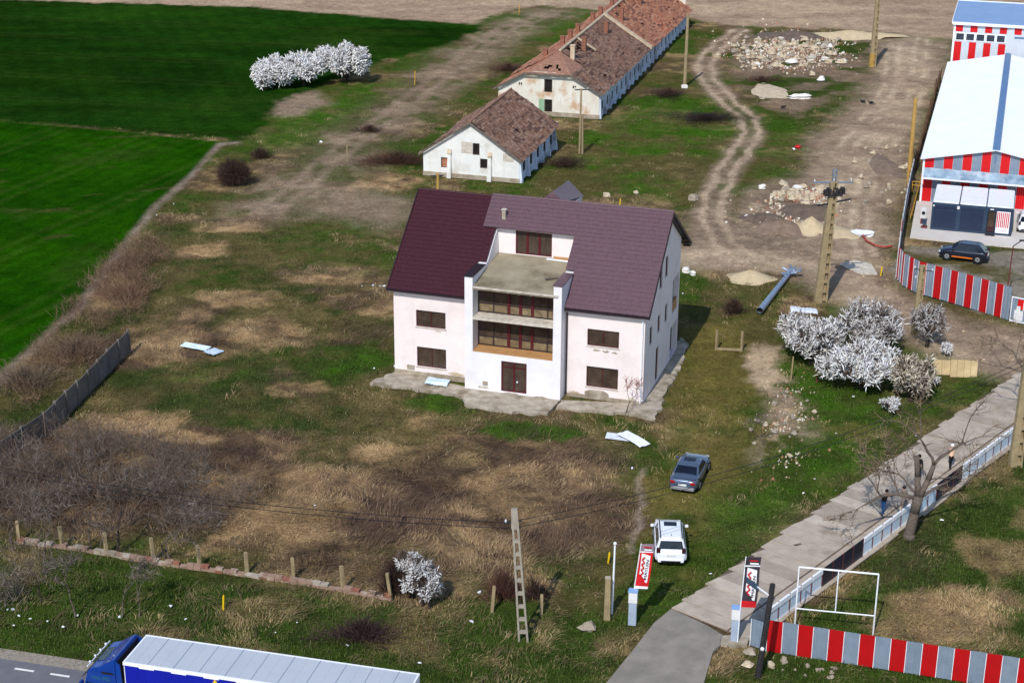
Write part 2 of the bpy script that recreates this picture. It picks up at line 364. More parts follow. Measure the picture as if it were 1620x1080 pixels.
Z_GRASS_R = W((1090,780),(1240,690),(1200,620),(1240,560),(1320,600),(1440,640),(1540,600),(1600,590),(1480,670),(1330,775),(1200,860),(1065,960),(1010,960),(1050,900))
Z_GRASS_FR = W((1180,990),(1250,990),(1360,910),(1480,800),(1620,700),(1900,600),(1900,1200),(1180,1200))
Z_GRASS_B = W((880,225),(960,190),(1060,150),(1110,130),(1170,200),(1140,270),(1105,310),(1010,310),(870,300))
Z_GRASS_C = W((1200,190),(1290,195),(1270,262),(1190,280),(1175,260),(1200,225))
Z_GRASS_D = W((800,25),(900,12),(970,22),(900,60),(860,60),(790,48))
Z_GRASS_E = W((400,200),(450,170),(600,125),(690,100),(640,150),(540,200),(470,235),(390,235))
Z_SHADY = W((980,560),(1080,540),(1095,580),(1070,650),(1000,650))
L_TRACK = W((870,22),(800,45),(750,80),(690,125),(620,180),(560,222),(510,262),(470,300),(420,330))
L_RUTS = W((1170,48),(1128,78),(1113,102),(1122,130),(1152,160),(1183,186),(1190,208),(1172,240),(1145,275),(1132,310),(1128,345),(1148,385),(1200,415))
L_EDGE = W((375,225),(345,228),(300,279),(240,330),(182,404),(122,484),(62,539),(0,592),(-120,700))
L_DUSTY = W((1075,408),(1140,405),(1250,415),(1340,455),(1420,505),(1500,540),(1600,580))
L_HALLTRACK = W((1440,60),(1430,140),(1395,200),(1360,250),(1340,310),(1330,370),(1350,420))
L_KERB = W((1020,740),(1012,800),(1000,870))
col = lambda r, g, b: np.array(srgb(r, g, b)[:3], np.float32)
K = dict(green=col(62,82,30), green2=col(52,72,26), lush=col(60,96,22), olive=col(92,86,50), straw=col(164,136,98), brown=col(104,84,66), dkbrown=col(82,67,56),
         dirt=col(164,142,121), dirt2=col(136,116,99), dust=col(194,171,143), plough=col(182,158,132), plough2=col(162,138,116), f1=col(34,68,14), f1b=col(22,52,11), f2=col(38,84,6), f2b=col(26,70,6),
         pale=col(184,152,110), pale2=col(212,192,164), beige=col(198,172,140), greyp=col(140,132,116), mown=col(116,104,56), edge=col(172,156,140))

SPOTS = [(520,390,110,45,'o',.9),(340,450,70,30,'o',.8),(560,570,60,30,'g',.8),(680,640,70,22,'g',.8),(850,680,120,14,'g',.85),(470,560,60,22,'o',.7),(300,590,60,20,'g',.5),(400,665,70,14,'o',.6),
    (330,396,50,14,'s',.95),(365,362,50,10,'s',.8),(380,470,80,16,'s',.8),(430,520,75,34,'s',.85),(520,440,60,10,'s',.8),(592,490,24,14,'s',.9),(190,672,90,22,'s',.9),(305,694,34,10,'s',.8),(430,830,110,40,'s',.95),(350,860,50,16,'s',.7),(600,716,66,22,'s',.9),(850,758,110,28,'s',.95),(480,620,60,14,'s',.7),(650,665,50,16,'s',.6),(500,760,70,26,'s',.6),(600,290,60,16,'s',.9),(300,500,40,12,'s',.6),(710,800,60,16,'s',.5),
    (150,430,70,50,'b',.5),(230,400,40,26,'b',.6),(640,800,110,34,'b',.8),(900,830,90,40,'b',.7),(150,780,160,50,'b',.6),(700,720,60,24,'b',.5),(560,520,50,14,'b',.4),(1490,972,110,44,'s',.85),(1590,880,50,30,'s',.6),(60,560,60,50,'s',.5),(180,460,50,30,'s',.6)]
def zones(x, y):
    """albedo (n,3), straw, green and dry-stem densities at ground points"""
    x = np.asarray(x, np.float32); y = np.asarray(y, np.float32)
    wx = x+(fbm(x, y, 3.2, 5, 3)-.5)*2.8+(fbm(x, y, .9, 3, 83)-.5)*1.3; wy = y+(fbm(x, y, 3.2, 5, 41)-.5)*2.8+(fbm(x, y, .9, 3, 87)-.5)*1.3
    nL = fbm(x, y, 14, 4, 5); nM = fbm(x, y, 4.5, 4, 11); nS = fbm(x, y, 1.3, 4, 23); nF = fbm(x, y, .45, 3, 31)
    nD = fbm(x*.6+y*.8, (y*.6-x*.8)*.35, 2.4, 4, 51)
    def lay(c, m, colr): return c*(1-m[:, None])+colr*m[:, None]
    def mixc(a, b, t): return a[None]*(1-t[:, None])+b[None]*t[:, None]
    n = len(x)
    # rough pasture
    g = sst(.40, .60, nM*.5+nS*.3+nL*.2)
    c = mixc(K['olive'], K['green'], g)
    br = sst(.52, .64, fbm(x, y, 6, 5, 77)); c = lay(c, br*.75, mixc(K['brown'], K['straw'], sst(.45, .7, nS)))
    green = .55*g*(1-br); straw = .25+.5*br; stem = .15*br
    def patch(P, soft, colr, amt=1.0, gr=None, st=None, sm=None, warp=True):
        nonlocal c, green, straw, stem
        d = sd_poly(wx if warp else x, wy if warp else y, P)
        m = sst(soft, -soft, d)*amt
        c = lay(c, m, colr)
        if gr is not None: green = green*(1-m)+gr*m
        if st is not None: straw = straw*(1-m)+st*m
        if sm is not None: stem = stem*(1-m)+sm*m
        return m
    # scrub lot: matted straw, brown stems and patches of new grass
    a = sst(.47, .60, nM*.6+nD*.4)
    b = sst(.47, .62, fbm(x, y, 9, 5, 91)*.8+.26*sst(90, 120, y))
    lot = mixc(K['dkbrown'], K['brown'], sst(.35, .6, nS)); lot = lay(lot, a*.85, mixc(K['brown'], K['straw'], sst(.35, .65, nS*.5+nD*.5)))
    lot = lay(lot, b*.8, mixc(K['green2'], K['olive'], sst(.35,.6,nM))); patch(Z_LOT, 3.0, lot, 1, .1+.6*b, .04+.9*a*(1-.7*b), .85*(1-b)*(1-.5*a))
    def spots():
      nonlocal c, green, straw, stem
      for (u, v, ru, rv, kind, amt) in SPOTS:
          p0 = g2(u, v); sx = abs(g2(u+ru, v)[0]-p0[0]); sy = abs(g2(u, v-rv)[1]-p0[1])
          d = np.sqrt(((wx-p0[0])/sx)**2+((wy-p0[1])/sy)**2)+(nM-.5)*1.5+(nD-.5)*.8
          m = sst(1.15, .55, d)*amt
          if kind == 's': c = lay(c, m, mixc(K['brown'], K['pale'], sst(.25,.6,nS*.5+nD*.5))); straw = straw*(1-m)+1.0*m; green = green*(1-m*.9); stem = stem*(1-m)
          elif kind == 'g': c = lay(c, m, mixc(K['green2'], K['lush'], sst(.3,.65,nS))); green = green*(1-m)+.9*m; straw = straw*(1-m); stem = stem*(1-m)
          elif kind == 'o': c = lay(c, m, mixc(K['green'], K['olive'], sst(.3,.65,nS))); green = green*(1-m)+.6*m; straw = straw*(1-.7*m); stem = stem*(1-m)
          else: c = lay(c, m, mixc(K['dkbrown'], K['brown'], sst(.35,.7,nS))); stem = stem*(1-m)+.9*m; straw = straw*(1-.8*m); green = green*(1-m)
    gr2 = mixc(K['green2'], K['green'], sst(.35, .6, nS)); gr2 = lay(gr2, sst(.55, .68, nM)*.7, mixc(K['olive'], K['straw'], nS))
    lush = mixc(K['green'], K['lush'], sst(.35, .65, nS)); lush = lay(lush, sst(.52, .68, nM*.6+nS*.4)*.65, mixc(K['olive'], K['mown'], nS))
    patch(Z_VERGE, 1.6, gr2, .9, .9, .12+.5*sst(.54,.66,nM), .1)
    patch(Z_GRASS_R, 2.5, lush, .9, .8, .03, .02)
    patch(Z_GRASS_FR, 1.2, gr2, .9, .85, .05+.3*sst(.58,.7,nM), .05)
    patch(W((1380,880),(1470,820),(1500,860),(1470,930),(1390,920)), 1.6, mixc(K['dkbrown'], K['green2'], nM), .7, .4, .1, .2)  # shade below the bare tree, painted dark into the ground colour
    for P, am in ((Z_GRASS_B,.75),(Z_GRASS_C,.6),(Z_GRASS_D,.8),(Z_GRASS_E,.8)): patch(P, 3.0, mixc(K['olive'], K['lush'], sst(.38,.58,nM*.6+nL*.4)), am, .7, .05, .02)
    mw = mixc(K['mown'], K['green'], sst(.45, .6, nL*.5+nM*.5)); patch(Z_MOWN, 1.8, mw, .8, .35, .03, .0)
    spots()
    # bare soil
    dirt = mixc(K['dirt2'], K['dirt'], sst(.3, .7, nM*.5+nD*.5)); dirt = lay(dirt, sst(.58, .7, nS)*.5, K['dust'][None].repeat(n, 0))
    dirt = lay(dirt, sst(.56, .66, nD)*.5, K['dirt2'][None].repeat(n, 0)*.85); dirt = lay(dirt, sst(.62, .74, nM)*.45, mixc(K['olive'], K['brown'], nS))
    patch(Z_RUBBLE, 3.0, mixc(K['dirt2'], K['green2'], sst(.4,.56,nM)), .8, .2+.7*sst(.4,.56,nM), .08, .1)
    patch(Z_SOIL_TREE, 1.5, mixc(K['dirt2'], K['dirt'], nS), .9, .05, .1, 0)
    patch(Z_DIRT, 2.0, dirt, .95, .03, .02, 0)
    patch(Z_DIRT_L, 2.5, mixc(K['dirt2'], K['dirt'], nS), .85, .08, .05, 0)
    patch(Z_SANDY, .6, mixc(K['beige'], K['dust'], nS), .95, .0, .0, 0)
    patch(Z_PATHB, 1.2, mixc(K['beige'], K['dirt'], sst(.4, .6, nS)), .9*sst(.38, .50, nM*.6+nS*.4), .05, .1, 0)
    def strip(P, wd, soft, colr, amt=1.0, gr=0.0, warp=.35):
        nonlocal c, green, straw, stem
        d = sd_line(x+(wx-x)*warp, y+(wy-y)*warp, P); m = sst(wd+soft, wd-soft, d)*amt
        c = lay(c, m, colr); green = green*(1-m)+gr*m; straw = straw*(1-m); stem = stem*(1-m)
    dd = mixc(K['dirt2'], K['dirt'], sst(.3, .7, nS))
    strip(L_TRACK, 4.5, 3.0, lay(dd, sst(.45, .58, nM)*.75, mixc(K['brown'], K['green'], nS)), .7, .1, 1)
    for o in (-1.0, 1.0): strip(offs(L_TRACK, o), .5, .5, mixc(K['dirt2'], K['dirt'], nS), .6)
    strip(L_RUTS, 1.7, .5, lay(dd, sst(.5, .6, nM)*.6, mixc(K['olive'], K['green'], nS)), .75, .15)
    for o in (-.85, .85): strip(offs(L_RUTS, o), .36, .16, mixc(K['dirt'], K['dust'], nS), .95)
    strip(L_DUSTY, 2.6, 2.0, mixc(K['dirt'], K['dust'], sst(.3, .6, nM)), .8)
    strip(L_HALLTRACK, 3.0, 2.5, mixc(K['dirt'], K['dust'], sst(.35, .6, nD)), .7)
    for o in (-2.6, -1.1, .9, 2.4): strip(offs(L_HALLTRACK, o), .3, .4, mixc(K['dust'], K['pale2'], nS), .75*sst(.46,.6,nM))
    strip(L_EDGE, .55, .4, mixc(K['edge'], K['brown'], nS), .85, .05)
    strip(L_KERB, .22, .2, mixc(K['edge'], K['dirt'], nS), .7, .1)
    # yard gravel, fields, plough
    patch(Z_YARD, .5, mixc(K['greyp'], K['olive'], sst(.55, .72, nM)), 1, .03, 0, 0)
    rows = .5+.5*np.sin((x*.92+y*.28)*2.6+3*nM)
    f1 = mixc(K['f1b'], K['f1'], sst(.25, .75, nL*.55+nM*.2+nD*.25)); f1 = f1*(.82+.25*rows[:, None]*nS[:, None])*(.78+.42*sst(.3,.7,fbm(x*.14,y*1.1,6,5,61)))[:, None]
    f2 = mixc(K['f2b'], K['f2'], sst(.25, .75, nL*.5+nD*.5)); rows2 = .5+.5*np.sin((x*.92-y*.38)*3.4+5*nM)
    f2 = lay(f2, sst(.68, .76, fbm(x*.35+y*.3, y*1.5-x*.6, 5, 4, 66))*.5, K['olive'][None].repeat(n, 0))*(.82+.3*(rows2*nS)[:, None])*(.88+.24*nD[:, None])
    def tram(a, b, w_, sp):
        t = np.abs(np.mod(a*x+b*y, sp)-sp/2); return sst(.55, .25, np.abs(t-.9))
    f1 = lay(f1, tram(.16, .99, .3, 12)*.07, K['olive'][None].repeat(n, 0)); f2 = lay(f2, tram(.92, -.38, .3, 11)*.10, K['olive'][None].repeat(n, 0))
    f2 = lay(f2, sst(.6, .75, fbm(x, y, 9, 5, 37))*.35, K['green'][None].repeat(n, 0)); f1 = lay(f1, sst(.6, .75, fbm(x*.4, y, 9, 5, 39))*.25, K['green'][None].repeat(n, 0))
    patch(Z_FIELD1, .8, f1, 1, 0, 0, 0)
    patch(Z_FIELD2, .35, f2, 1, 0, 0, 0, warp=False)
    pl = mixc(K['plough2'], K['plough'], sst(.3, .7, fbm(x*.5, y*1.6, 7, 5, 44)))
    patch(Z_PLOUGH, 1.0, pl, 1, 0, 0, 0)
    big = fbm(x, y, 2.2, 4, 71); c = c*(.80+.24*nF[:, None]+.16*sst(.35,.65,big)[:, None])
    return c, green, straw, stem

PAVED = []       # footprints where the soil stays below the paving
def relief(x, y):
    h = (fbm(x, y, 5, 4, 15)-.5)*.22+(fbm(x, y, 1.1, 3, 19)-.5)*.12-.06
    h = np.minimum(h, .05)
    for P in PAVED:
        d = sd_poly(x, y, P); h = np.where(d < .8, np.minimum(h, -.02-.10*sst(.6, -.2, d)), h)
    return h

def build_ground():
    nx, ny = 520, 640
    ys = 62*(310/62)**np.linspace(0, 1, ny); s = np.linspace(-1, 1, nx)
    k = .44; Y, Sx = np.meshgrid(ys, s, indexing='ij'); X = Sx*Y*k
    x = X.ravel().astype(np.float32); y = Y.ravel().astype(np.float32)
    c, gr, stw, stm = zones(x, y)
    fld = (sd_poly(x, y, Z_FIELD1) < 0) | (sd_poly(x, y, Z_FIELD2) < 0)
    z = relief(x, y)*np.where(fld, .35, 1)
    me = bpy.data.meshes.new('ground'); me.vertices.add(nx*ny)
    me.vertices.foreach_set('co', np.stack([x, y, z], 1).ravel())
    i = np.arange(nx*ny).reshape(ny, nx)
    q = np.stack([i[:-1, :-1], i[:-1, 1:], i[1:, 1:], i[1:, :-1]], -1).reshape(-1, 4)
    me.loops.add(q.size); me.loops.foreach_set('vertex_index', q.ravel())
    me.polygons.add(len(q)); me.polygons.foreach_set('loop_start', np.arange(0, q.size, 4)); 
    me.polygons.foreach_set('use_smooth', np.ones(len(q), bool))
    at = me.attributes.new('albedo', 'FLOAT_COLOR', 'POINT')
    at.data.foreach_set('color', np.concatenate([c, np.ones((len(c), 1), np.float32)], 1).ravel())
    at = me.attributes.new('veg', 'FLOAT', 'POINT'); at.data.foreach_set('value', np.clip(gr+stw+stm, 0, 1).astype(np.float32))
    me.update(); me.validate()
    m = bpy.data.materials.new('soil_and_grass'); m.use_nodes = True; N = m.node_tree.nodes; L = m.node_tree.links
    b = N['Principled BSDF']; b.inputs['Roughness'].default_value = .95; b.inputs['Specular IOR Level'].default_value = .0
    a = N.new('ShaderNodeAttribute'); a.attribute_name = 'albedo'
    tc = N.new('ShaderNodeTexCoord')
    def noise(sc, det=6):
        q = N.new('ShaderNodeTexNoise'); q.inputs['Scale'].default_value = sc; q.inputs['Detail'].default_value = det; q.inputs['Roughness'].default_value = .7
        L.new(tc.outputs['Object'], q.inputs['Vector']); return q
    n1 = noise(3.5, 8)
    mr = N.new('ShaderNodeMapRange'); mr.inputs[1].default_value = .3; mr.inputs[2].default_value = .7; mr.inputs[3].default_value = .62; mr.inputs[4].default_value = 1.36
    L.new(n1.outputs[0], mr.inputs[0])
    mx = N.new('ShaderNodeMix'); mx.data_type = 'RGBA'; mx.blend_type = 'MULTIPLY'; mx.inputs[0].default_value = 1
    L.new(a.outputs['Color'], mx.inputs[6]); L.new(mr.outputs[0], mx.inputs[7])
    n2 = noise(.8, 10); m2 = N.new('ShaderNodeMapRange'); m2.inputs[1].default_value = .35; m2.inputs[2].default_value = .65; m2.inputs[3].default_value = .78; m2.inputs[4].default_value = 1.2
    L.new(n2.outputs[0], m2.inputs[0]); my = N.new('ShaderNodeMix'); my.data_type = 'RGBA'; my.blend_type = 'MULTIPLY'; my.inputs[0].default_value = 1
    L.new(mx.outputs[2], my.inputs[6]); L.new(m2.outputs[0], my.inputs[7]); L.new(my.outputs[2], b.inputs['Base Color'])
    nb = noise(7, 8); bp = N.new('ShaderNodeBump'); bp.inputs['Strength'].default_value = 1.0; bp.inputs['Distance'].default_value = .16
    L.new(nb.outputs[0], bp.inputs['Height']); L.new(bp.outputs[0], b.inputs['Normal'])
    me.materials.append(m)
    o = bpy.data.objects.new('ground', me); link(o); tag(o, kind='structure')
    # plain beyond the surveyed ground, one sheet to the horizon, just below it
    mb = MB(); mb.add([(-4000,-1500,-.5),(4000,-1500,-.5),(4000,5000,-.5),(-4000,5000,-.5)], [(0,1,2,3)])
    tag(obj('terrain', mb, mat('far_soil', srgb(170,145,124), srgb(120,112,78), .01, .95)), kind='structure')

def mesh_tris(name, co, idx, colr, material, label=None, kind='stuff', parent=None):
    me = bpy.data.meshes.new(name); me.vertices.add(len(co)); me.vertices.foreach_set('co', co.astype(np.float32).ravel())
    me.loops.add(idx.size); me.loops.foreach_set('vertex_index', idx.ravel().astype(np.int32))
    k = idx.shape[1]
    me.polygons.add(len(idx)); me.polygons.foreach_set('loop_start', np.arange(0, idx.size, k))
    at = me.attributes.new('albedo', 'FLOAT_COLOR', 'POINT')
    at.data.foreach_set('color', np.concatenate([colr, np.ones((len(colr), 1))], 1).astype(np.float32).ravel())
    me.update(); me.materials.append(material)
    o = bpy.data.objects.new(name, me); link(o, parent)
    if kind: o['kind'] = kind
    return o

def clods(n=14000):
    r = np.random.default_rng(77); y = (70*(240/70)**r.random(n)).astype(np.float32); x = ((r.random(n)*2-1)*y*.34).astype(np.float32)
    c, g, s_, t = zones(x, y); bare = 1-np.clip(g+s_+t, 0, 1)
    k = (r.random(n) < bare) & clear_of(x, y) & (sd_poly(x, y, Z_FIELD1) > .5) & (sd_poly(x, y, Z_FIELD2) > .5) & (sd_poly(x, y, Z_PLOUGH) > 1) & (sd_poly(x, y, Z_YARD) > .5) & (fbm(x, y, 3, 4, 12) > .47)
    x, y, c = x[k], y[k], c[k]; n = len(x); s = (.05+.14*r.random(n)**3)[:, None]
    cen = np.stack([x, y, relief(x, y)+.02], 1)
    o = np.array([[1,0,-.2],[-.5,.87,-.2],[-.5,-.87,-.2],[0,0,.9],[.3,.4,.5]])
    co = (cen[:, None, :]+(o[None]+r.normal(0,.25,(n,5,3)))*s[:, None, :]).reshape(-1, 3); b = np.arange(n)*5
    idx = np.concatenate([np.stack([b+i, b+j, b+k_], 1) for i, j, k_ in ((0,1,4),(4,1,3),(1,2,3),(2,0,3),(0,4,3))])
    mesh_tris('soil_clods', co, idx, np.repeat(c*(.8+.5*r.random((n,1))), 5, 0), MT['blades'])
def fragments():
    """dust, chips and small broken pieces between the countable stones"""
    r = np.random.default_rng(91); P_ = []
    for (u, v, su, sv, n, ) in ((1246,80,42,14,3200),(1268,312,28,8,900),(1240,345,30,10,500),(1245,670,26,40,500)):
        for _ in range(n):
            a, b = r.normal(u, su), r.normal(v, sv); p = G(a, b); P_.append((p.x, p.y))
    P_ = np.array(P_); n = len(P_); x, y = P_[:, 0].astype(np.float32), P_[:, 1].astype(np.float32)
    k = fbm(x, y, 3, 4, 29) > .44; x, y = x[k], y[k]; n = len(x); far = np.where(y > 150, 1.0, .55)
    s = (far*(.06+.2*r.random(n)**2))[:, None]; cen = np.stack([x, y, relief(x, y)+.04], 1)
    o = np.array([[1,0,-.2],[-.5,.87,-.2],[-.5,-.87,-.2],[0,0,.9],[.3,.4,.5]])
    co = (cen[:, None, :]+(o[None]+r.normal(0,.3,(n,5,3)))*s[:, None, :]).reshape(-1, 3); b = np.arange(n)*5
    idx = np.concatenate([np.stack([b+i, b+j, b+k_], 1) for i, j, k_ in ((0,1,4),(4,1,3),(1,2,3),(2,0,3),(0,4,3))])
    pal = np.array([col(*q) for q in ((206,190,164),(180,160,132),(226,218,204),(150,128,108),(168,120,96))])
    mesh_tris('rubble', co, idx, np.repeat(pal[r.integers(0,5,n)]*(.8+.35*r.random((n,1))), 5, 0), MT['blades'])
def clear_of(x, y):
    m = np.ones(len(x), bool)
    for P in PAVED: m &= sd_poly(x, y, P) > .12
    return m
def scatter_points(n, which, seed, dmin=.05, power=1.0):
    r = np.random.default_rng(seed)
    v = 62*(200/62)**r.random(n); x = (r.random(n)*2-1)*v*.36
    x = x.astype(np.float32); y = v.astype(np.float32)
    c, gr, stw, stm = zones(x, y); d = dict(green=gr, straw=stw, stem=stm)[which]
    keep = (r.random(n) < np.clip(d, 0, 1)**power) & (d > dmin) & clear_of(x, y)
    return x[keep], y[keep], c[keep], d[keep], r

def blades(name, n, which, seed, per, length, width, lean, cols, spread, up, mixg, power=1.0, flow=0.0):
    x, y, c, d, r = scatter_points(n, which, seed, power=power)
    m = len(x)
    z = relief(x, y)
    x = np.repeat(x, per); y = np.repeat(y, per); z = np.repeat(z, per); c = np.repeat(c, per, 0); N_ = m*per
    x = x+r.normal(0, spread, N_); y = y+r.normal(0, spread, N_)
    sz = np.repeat(.6+.8*r.random(m), per)
    th = r.random(N_)*2*np.pi
    if flow:
        fl = fbm(x, y, 5, 3, 8)*4*np.pi; th = np.where(r.random(N_) < flow, fl+r.normal(0, .35, N_), th)
    L_ = length*sz*(.6+.8*r.random(N_)); ln = np.clip(lean+r.normal(0, .22, N_), .05, 1.5)
    dx, dy = np.cos(th), np.sin(th); px, py = -dy, dx
    w2 = width*(.6+.8*r.random(N_))*.5
    base = np.stack([x, y, z-.03], 1); side = np.stack([px*w2, py*w2, np.zeros(N_)], 1)
    h1 = L_*.55*np.cos(ln*.6)*up; o1 = L_*.55*np.sin(ln*.6)
    h2 = h1+L_*.45*np.cos(ln)*up*.6; o2 = o1+L_*.45*np.sin(ln)
    mid = base+np.stack([dx*o1, dy*o1, h1+.03], 1); tip = base+np.stack([dx*o2, dy*o2, h2+.03], 1)
    co = np.stack([base-side, base+side, mid+side*.8, mid-side*.8, tip], 1).reshape(-1, 3)
    k = np.arange(N_)*5
    idx = np.concatenate([np.stack([k, k+1, k+2], 1), np.stack([k, k+2, k+3], 1), np.stack([k+3, k+2, k+4], 1)])
    ci = r.integers(0, len(cols), m); cc = np.array([col(*q) for q in cols])[ci]; cc = np.repeat(cc, per, 0)
    cc = cc*(1-mixg)+c*mixg; cc = cc*(.75+.5*r.random((N_, 1)))
    return mesh_tris(name, co, idx, np.repeat(cc, 5, 0), MT['blades'])
# ------------------------------------------------------------------ paving and roads
def sheet(name, poly, z0, z1, m, kind='structure', parent=None):
    o = obj(name, MB().prism(poly, z0, z1), m, parent); 
    if kind: tag(o, kind=kind)
    return o
def paving():
    # concrete lane of cast slabs, two strips
    l0, l1 = Vector(g2(1062,963)), Vector(g2(1606,594)); r0, r1 = Vector(g2(1186,972)), Vector(g2(1640,640))
    d = (l1-l0).normalized(); nrm = Vector((d.y, -d.x)); L = (l1-l0).length+14
    wl, wr = 3.55, 1.55
    P = [l0, l0+d*L, l0+d*L+nrm*(wl+wr), l0+nrm*(wl+wr)]
    PAVED.append([tuple(p) for p in P])
    road = obj('concrete_road', MB().prism([tuple(p) for p in P], -.06, .03), MT['dark_soil']); tag(road, kind='structure')
    rnd = random.Random(3); n = 0
    for a0, wd, ln in ((.0, wl, 1.12), (wl+.10, wr, 3.1)):
        s = 0
        while s < L:
            e = min(s+ln*(.97+.06*rnd.random()), L+.5)
            j = rnd.uniform(-.16, .12) if a0 == 0 else 0
            jw = 0 if a0 == 0 else rnd.uniform(-.1, .15)
            q = [l0+d*(s+.035)+nrm*(a0+j), l0+d*(e-.035)+nrm*(a0+j+rnd.uniform(.0,.30)*(a0 == 0)), l0+d*(e-.035)+nrm*(a0+wd-.02+jw), l0+d*(s+.035)+nrm*(a0+wd-.02+jw)]
            t = .075+rnd.uniform(-.012, .012); mb = MB()
            tl = [t+rnd.uniform(-.008,.008) for _ in range(4)]
            mb.hexa([(q[3].x,q[3].y,0),(q[2].x,q[2].y,0),(q[1].x,q[1].y,0),(q[0].x,q[0].y,0),(q[3].x,q[3].y,tl[0]),(q[2].x,q[2].y,tl[1]),(q[1].x,q[1].y,tl[2]),(q[0].x,q[0].y,tl[3])])
            obj('slab', mb, MT[rnd.choice(('road_slab','road_slab','road_slab','road_slab','road_slab_pale','road_slab_dark'))], road); s = e; n += 1
    # worn holes in the slabs
    for u, v, a in ((1262,863,.3),(1344,812,.2)):
        c = G(u, v); pts = []
        for k in range(9):
            t = 2*math.pi*k/9; rr = a*rnd.uniform(.6, 1.1); ex, ey = rr*1.2*math.cos(t), rr*.5*math.sin(t); pts.append((c.x+ex*.9-ey*.4, c.y+ex*.4+ey*.9))
        obj('pothole', MB().prism(pts, .05, .101), MT['dark_soil'], road)
    # asphalt mouth between the lane and the highway
    A = W((1062,963),(1120,990),(1152,1010),(1128,1030),(1112,1085),(1120,1150),(930,1150),(955,1085),(1000,1030),(1035,985))
    PAVED.append(A); sheet('asphalt_apron', A, -.2, .034, MT['asphalt'])
    # highway with the verge shoulder
    a = Vector(g2(0,1028)); hd = (Vector(g2(667,1065,4))-Vector(g2(232,1003,4))).normalized(); hn = Vector((hd.y, -hd.x))
    def strip(o0, o1, s0=-60, s1=90): return [tuple(a+hd*s0+hn*o0), tuple(a+hd*s1+hn*o0), tuple(a+hd*s1+hn*o1), tuple(a+hd*s0+hn*o1)]
    H = strip(.75, 9.0); PAVED.append(strip(0, 9.6))
    sheet('road_shoulder', strip(-.15, 9.8), -.3, .03, MT['gravel'])
    hw = sheet('highway', H, -.2, .045, MT['highway'])
    b = Vector(g2(38,1060)); off = (b-a).dot(hn); s0 = (b-a).dot(hd)
    for k in range(-14, 22):
        s = s0+k*1.95-.5; p = a+hd*s+hn*off; q = p+hd*1.05
        obj('lane_dash', MB().prism([tuple(p-hn*.07), tuple(q-hn*.07), tuple(q+hn*.07), tuple(p+hn*.07)], .02, .05), MT['paint_white'], hw)
    # hall forecourt slab
    HO = Vector((38.911, 157.034)); hu = Vector((math.cos(R(-16.37)), math.sin(R(-16.37)))); hv = Vector((-hu.y, hu.x))
    P = [HO+hu*-.3+hv*0, HO+hu*-.05+hv*-11.6, HO+hu*20+hv*-11.6, HO+hu*20+hv*0]
    PAVED.append([tuple(p) for p in P]); sheet('yard_slab', [tuple(p) for p in P], -.15, .10, MT['yard_slab'])
    # cracked concrete round the white house
    A1 = W((585,608),(625,588),(735,613),(886,634),(866,656),(800,651),(742,644),(724,627),(640,614))
    A2 = W((888,634),(1016,640),(1062,553),(1075,535),(1090,545),(1060,610),(1037,664),(990,655),(930,650),(880,646))
    def ragged(Q, fixed, rnd):
        out = []
        for i in range(len(Q)):
            a_, b_ = Vector(Q[i]), Vector(Q[(i+1) % len(Q)]); n_ = max(1, int((b_-a_).length/.45)); out.append(tuple(a_))
            for k in range(1, n_):
                p = a_.lerp(b_, k/n_); q = Vector(((b_-a_).y, -(b_-a_).x)).normalized(); am = 0 if i in fixed else .22
                out.append(tuple(p+q*rnd.uniform(-am, am)))
        return out
    A1 = ragged(A1, (1,2,3), rnd); A2 = ragged(A2, (0,1), rnd)
    PAVED.append(A1); PAVED.append(A2)
    ap = sheet('concrete_apron', A1, -.1, .10, MT['concrete'])
    obj('slab', MB().prism(A2, -.1, .085), MT['concrete'], ap)
    # broken slabs on the dirt by the tall pole
    pv = W((1328,418),(1352,412),(1378,418),(1388,434),(1362,434))
    sheet('broken_paving', pv, -.05, .07, MT['slab_edge'])
paving()
PAVED.append(W((630,585),(1010,635),(1060,550),(700,500)))
build_ground()
# ------------------------------------------------------------------ the white house
def wall_cols(mb, a0, a1, b0, b1, topf, openings, z0=0.0, axis='x', breaks=()):
    """wall along axis between a0..a1, thickness b0..b1, top height topf(a), rectangular openings (a,a,z,z)"""
    xs = sorted(set([a0, a1]+[o[0] for o in openings]+[o[1] for o in openings]+list(breaks)))
    xs = [x for x in xs if a0 <= x <= a1]
    for i in range(len(xs)-1):
        p, q = xs[i], xs[i+1]; mid = (p+q)/2
        ops = sorted([(o[2], o[3]) for o in openings if o[0] < mid < o[1]])
        z = z0
        segs = []
        for lo, hi in ops:
            if lo > z+1e-4: segs.append((z, lo, z, lo))
            z = hi
        segs.append((z, topf(p), z, topf(q)))
        for s in segs:
            if axis == 'x':
                mb.hexa([(p,b0,s[0]),(q,b0,s[2]),(q,b1,s[2]),(p,b1,s[0]),(p,b0,s[1]),(q,b0,s[3]),(q,b1,s[3]),(p,b1,s[1])])
            else:
                mb.hexa([(b0,p,s[0]),(b1,p,s[0]),(b1,q,s[2]),(b0,q,s[2]),(b0,p,s[1]),(b1,p,s[1]),(b1,q,s[3]),(b0,q,s[3])])
    return mb
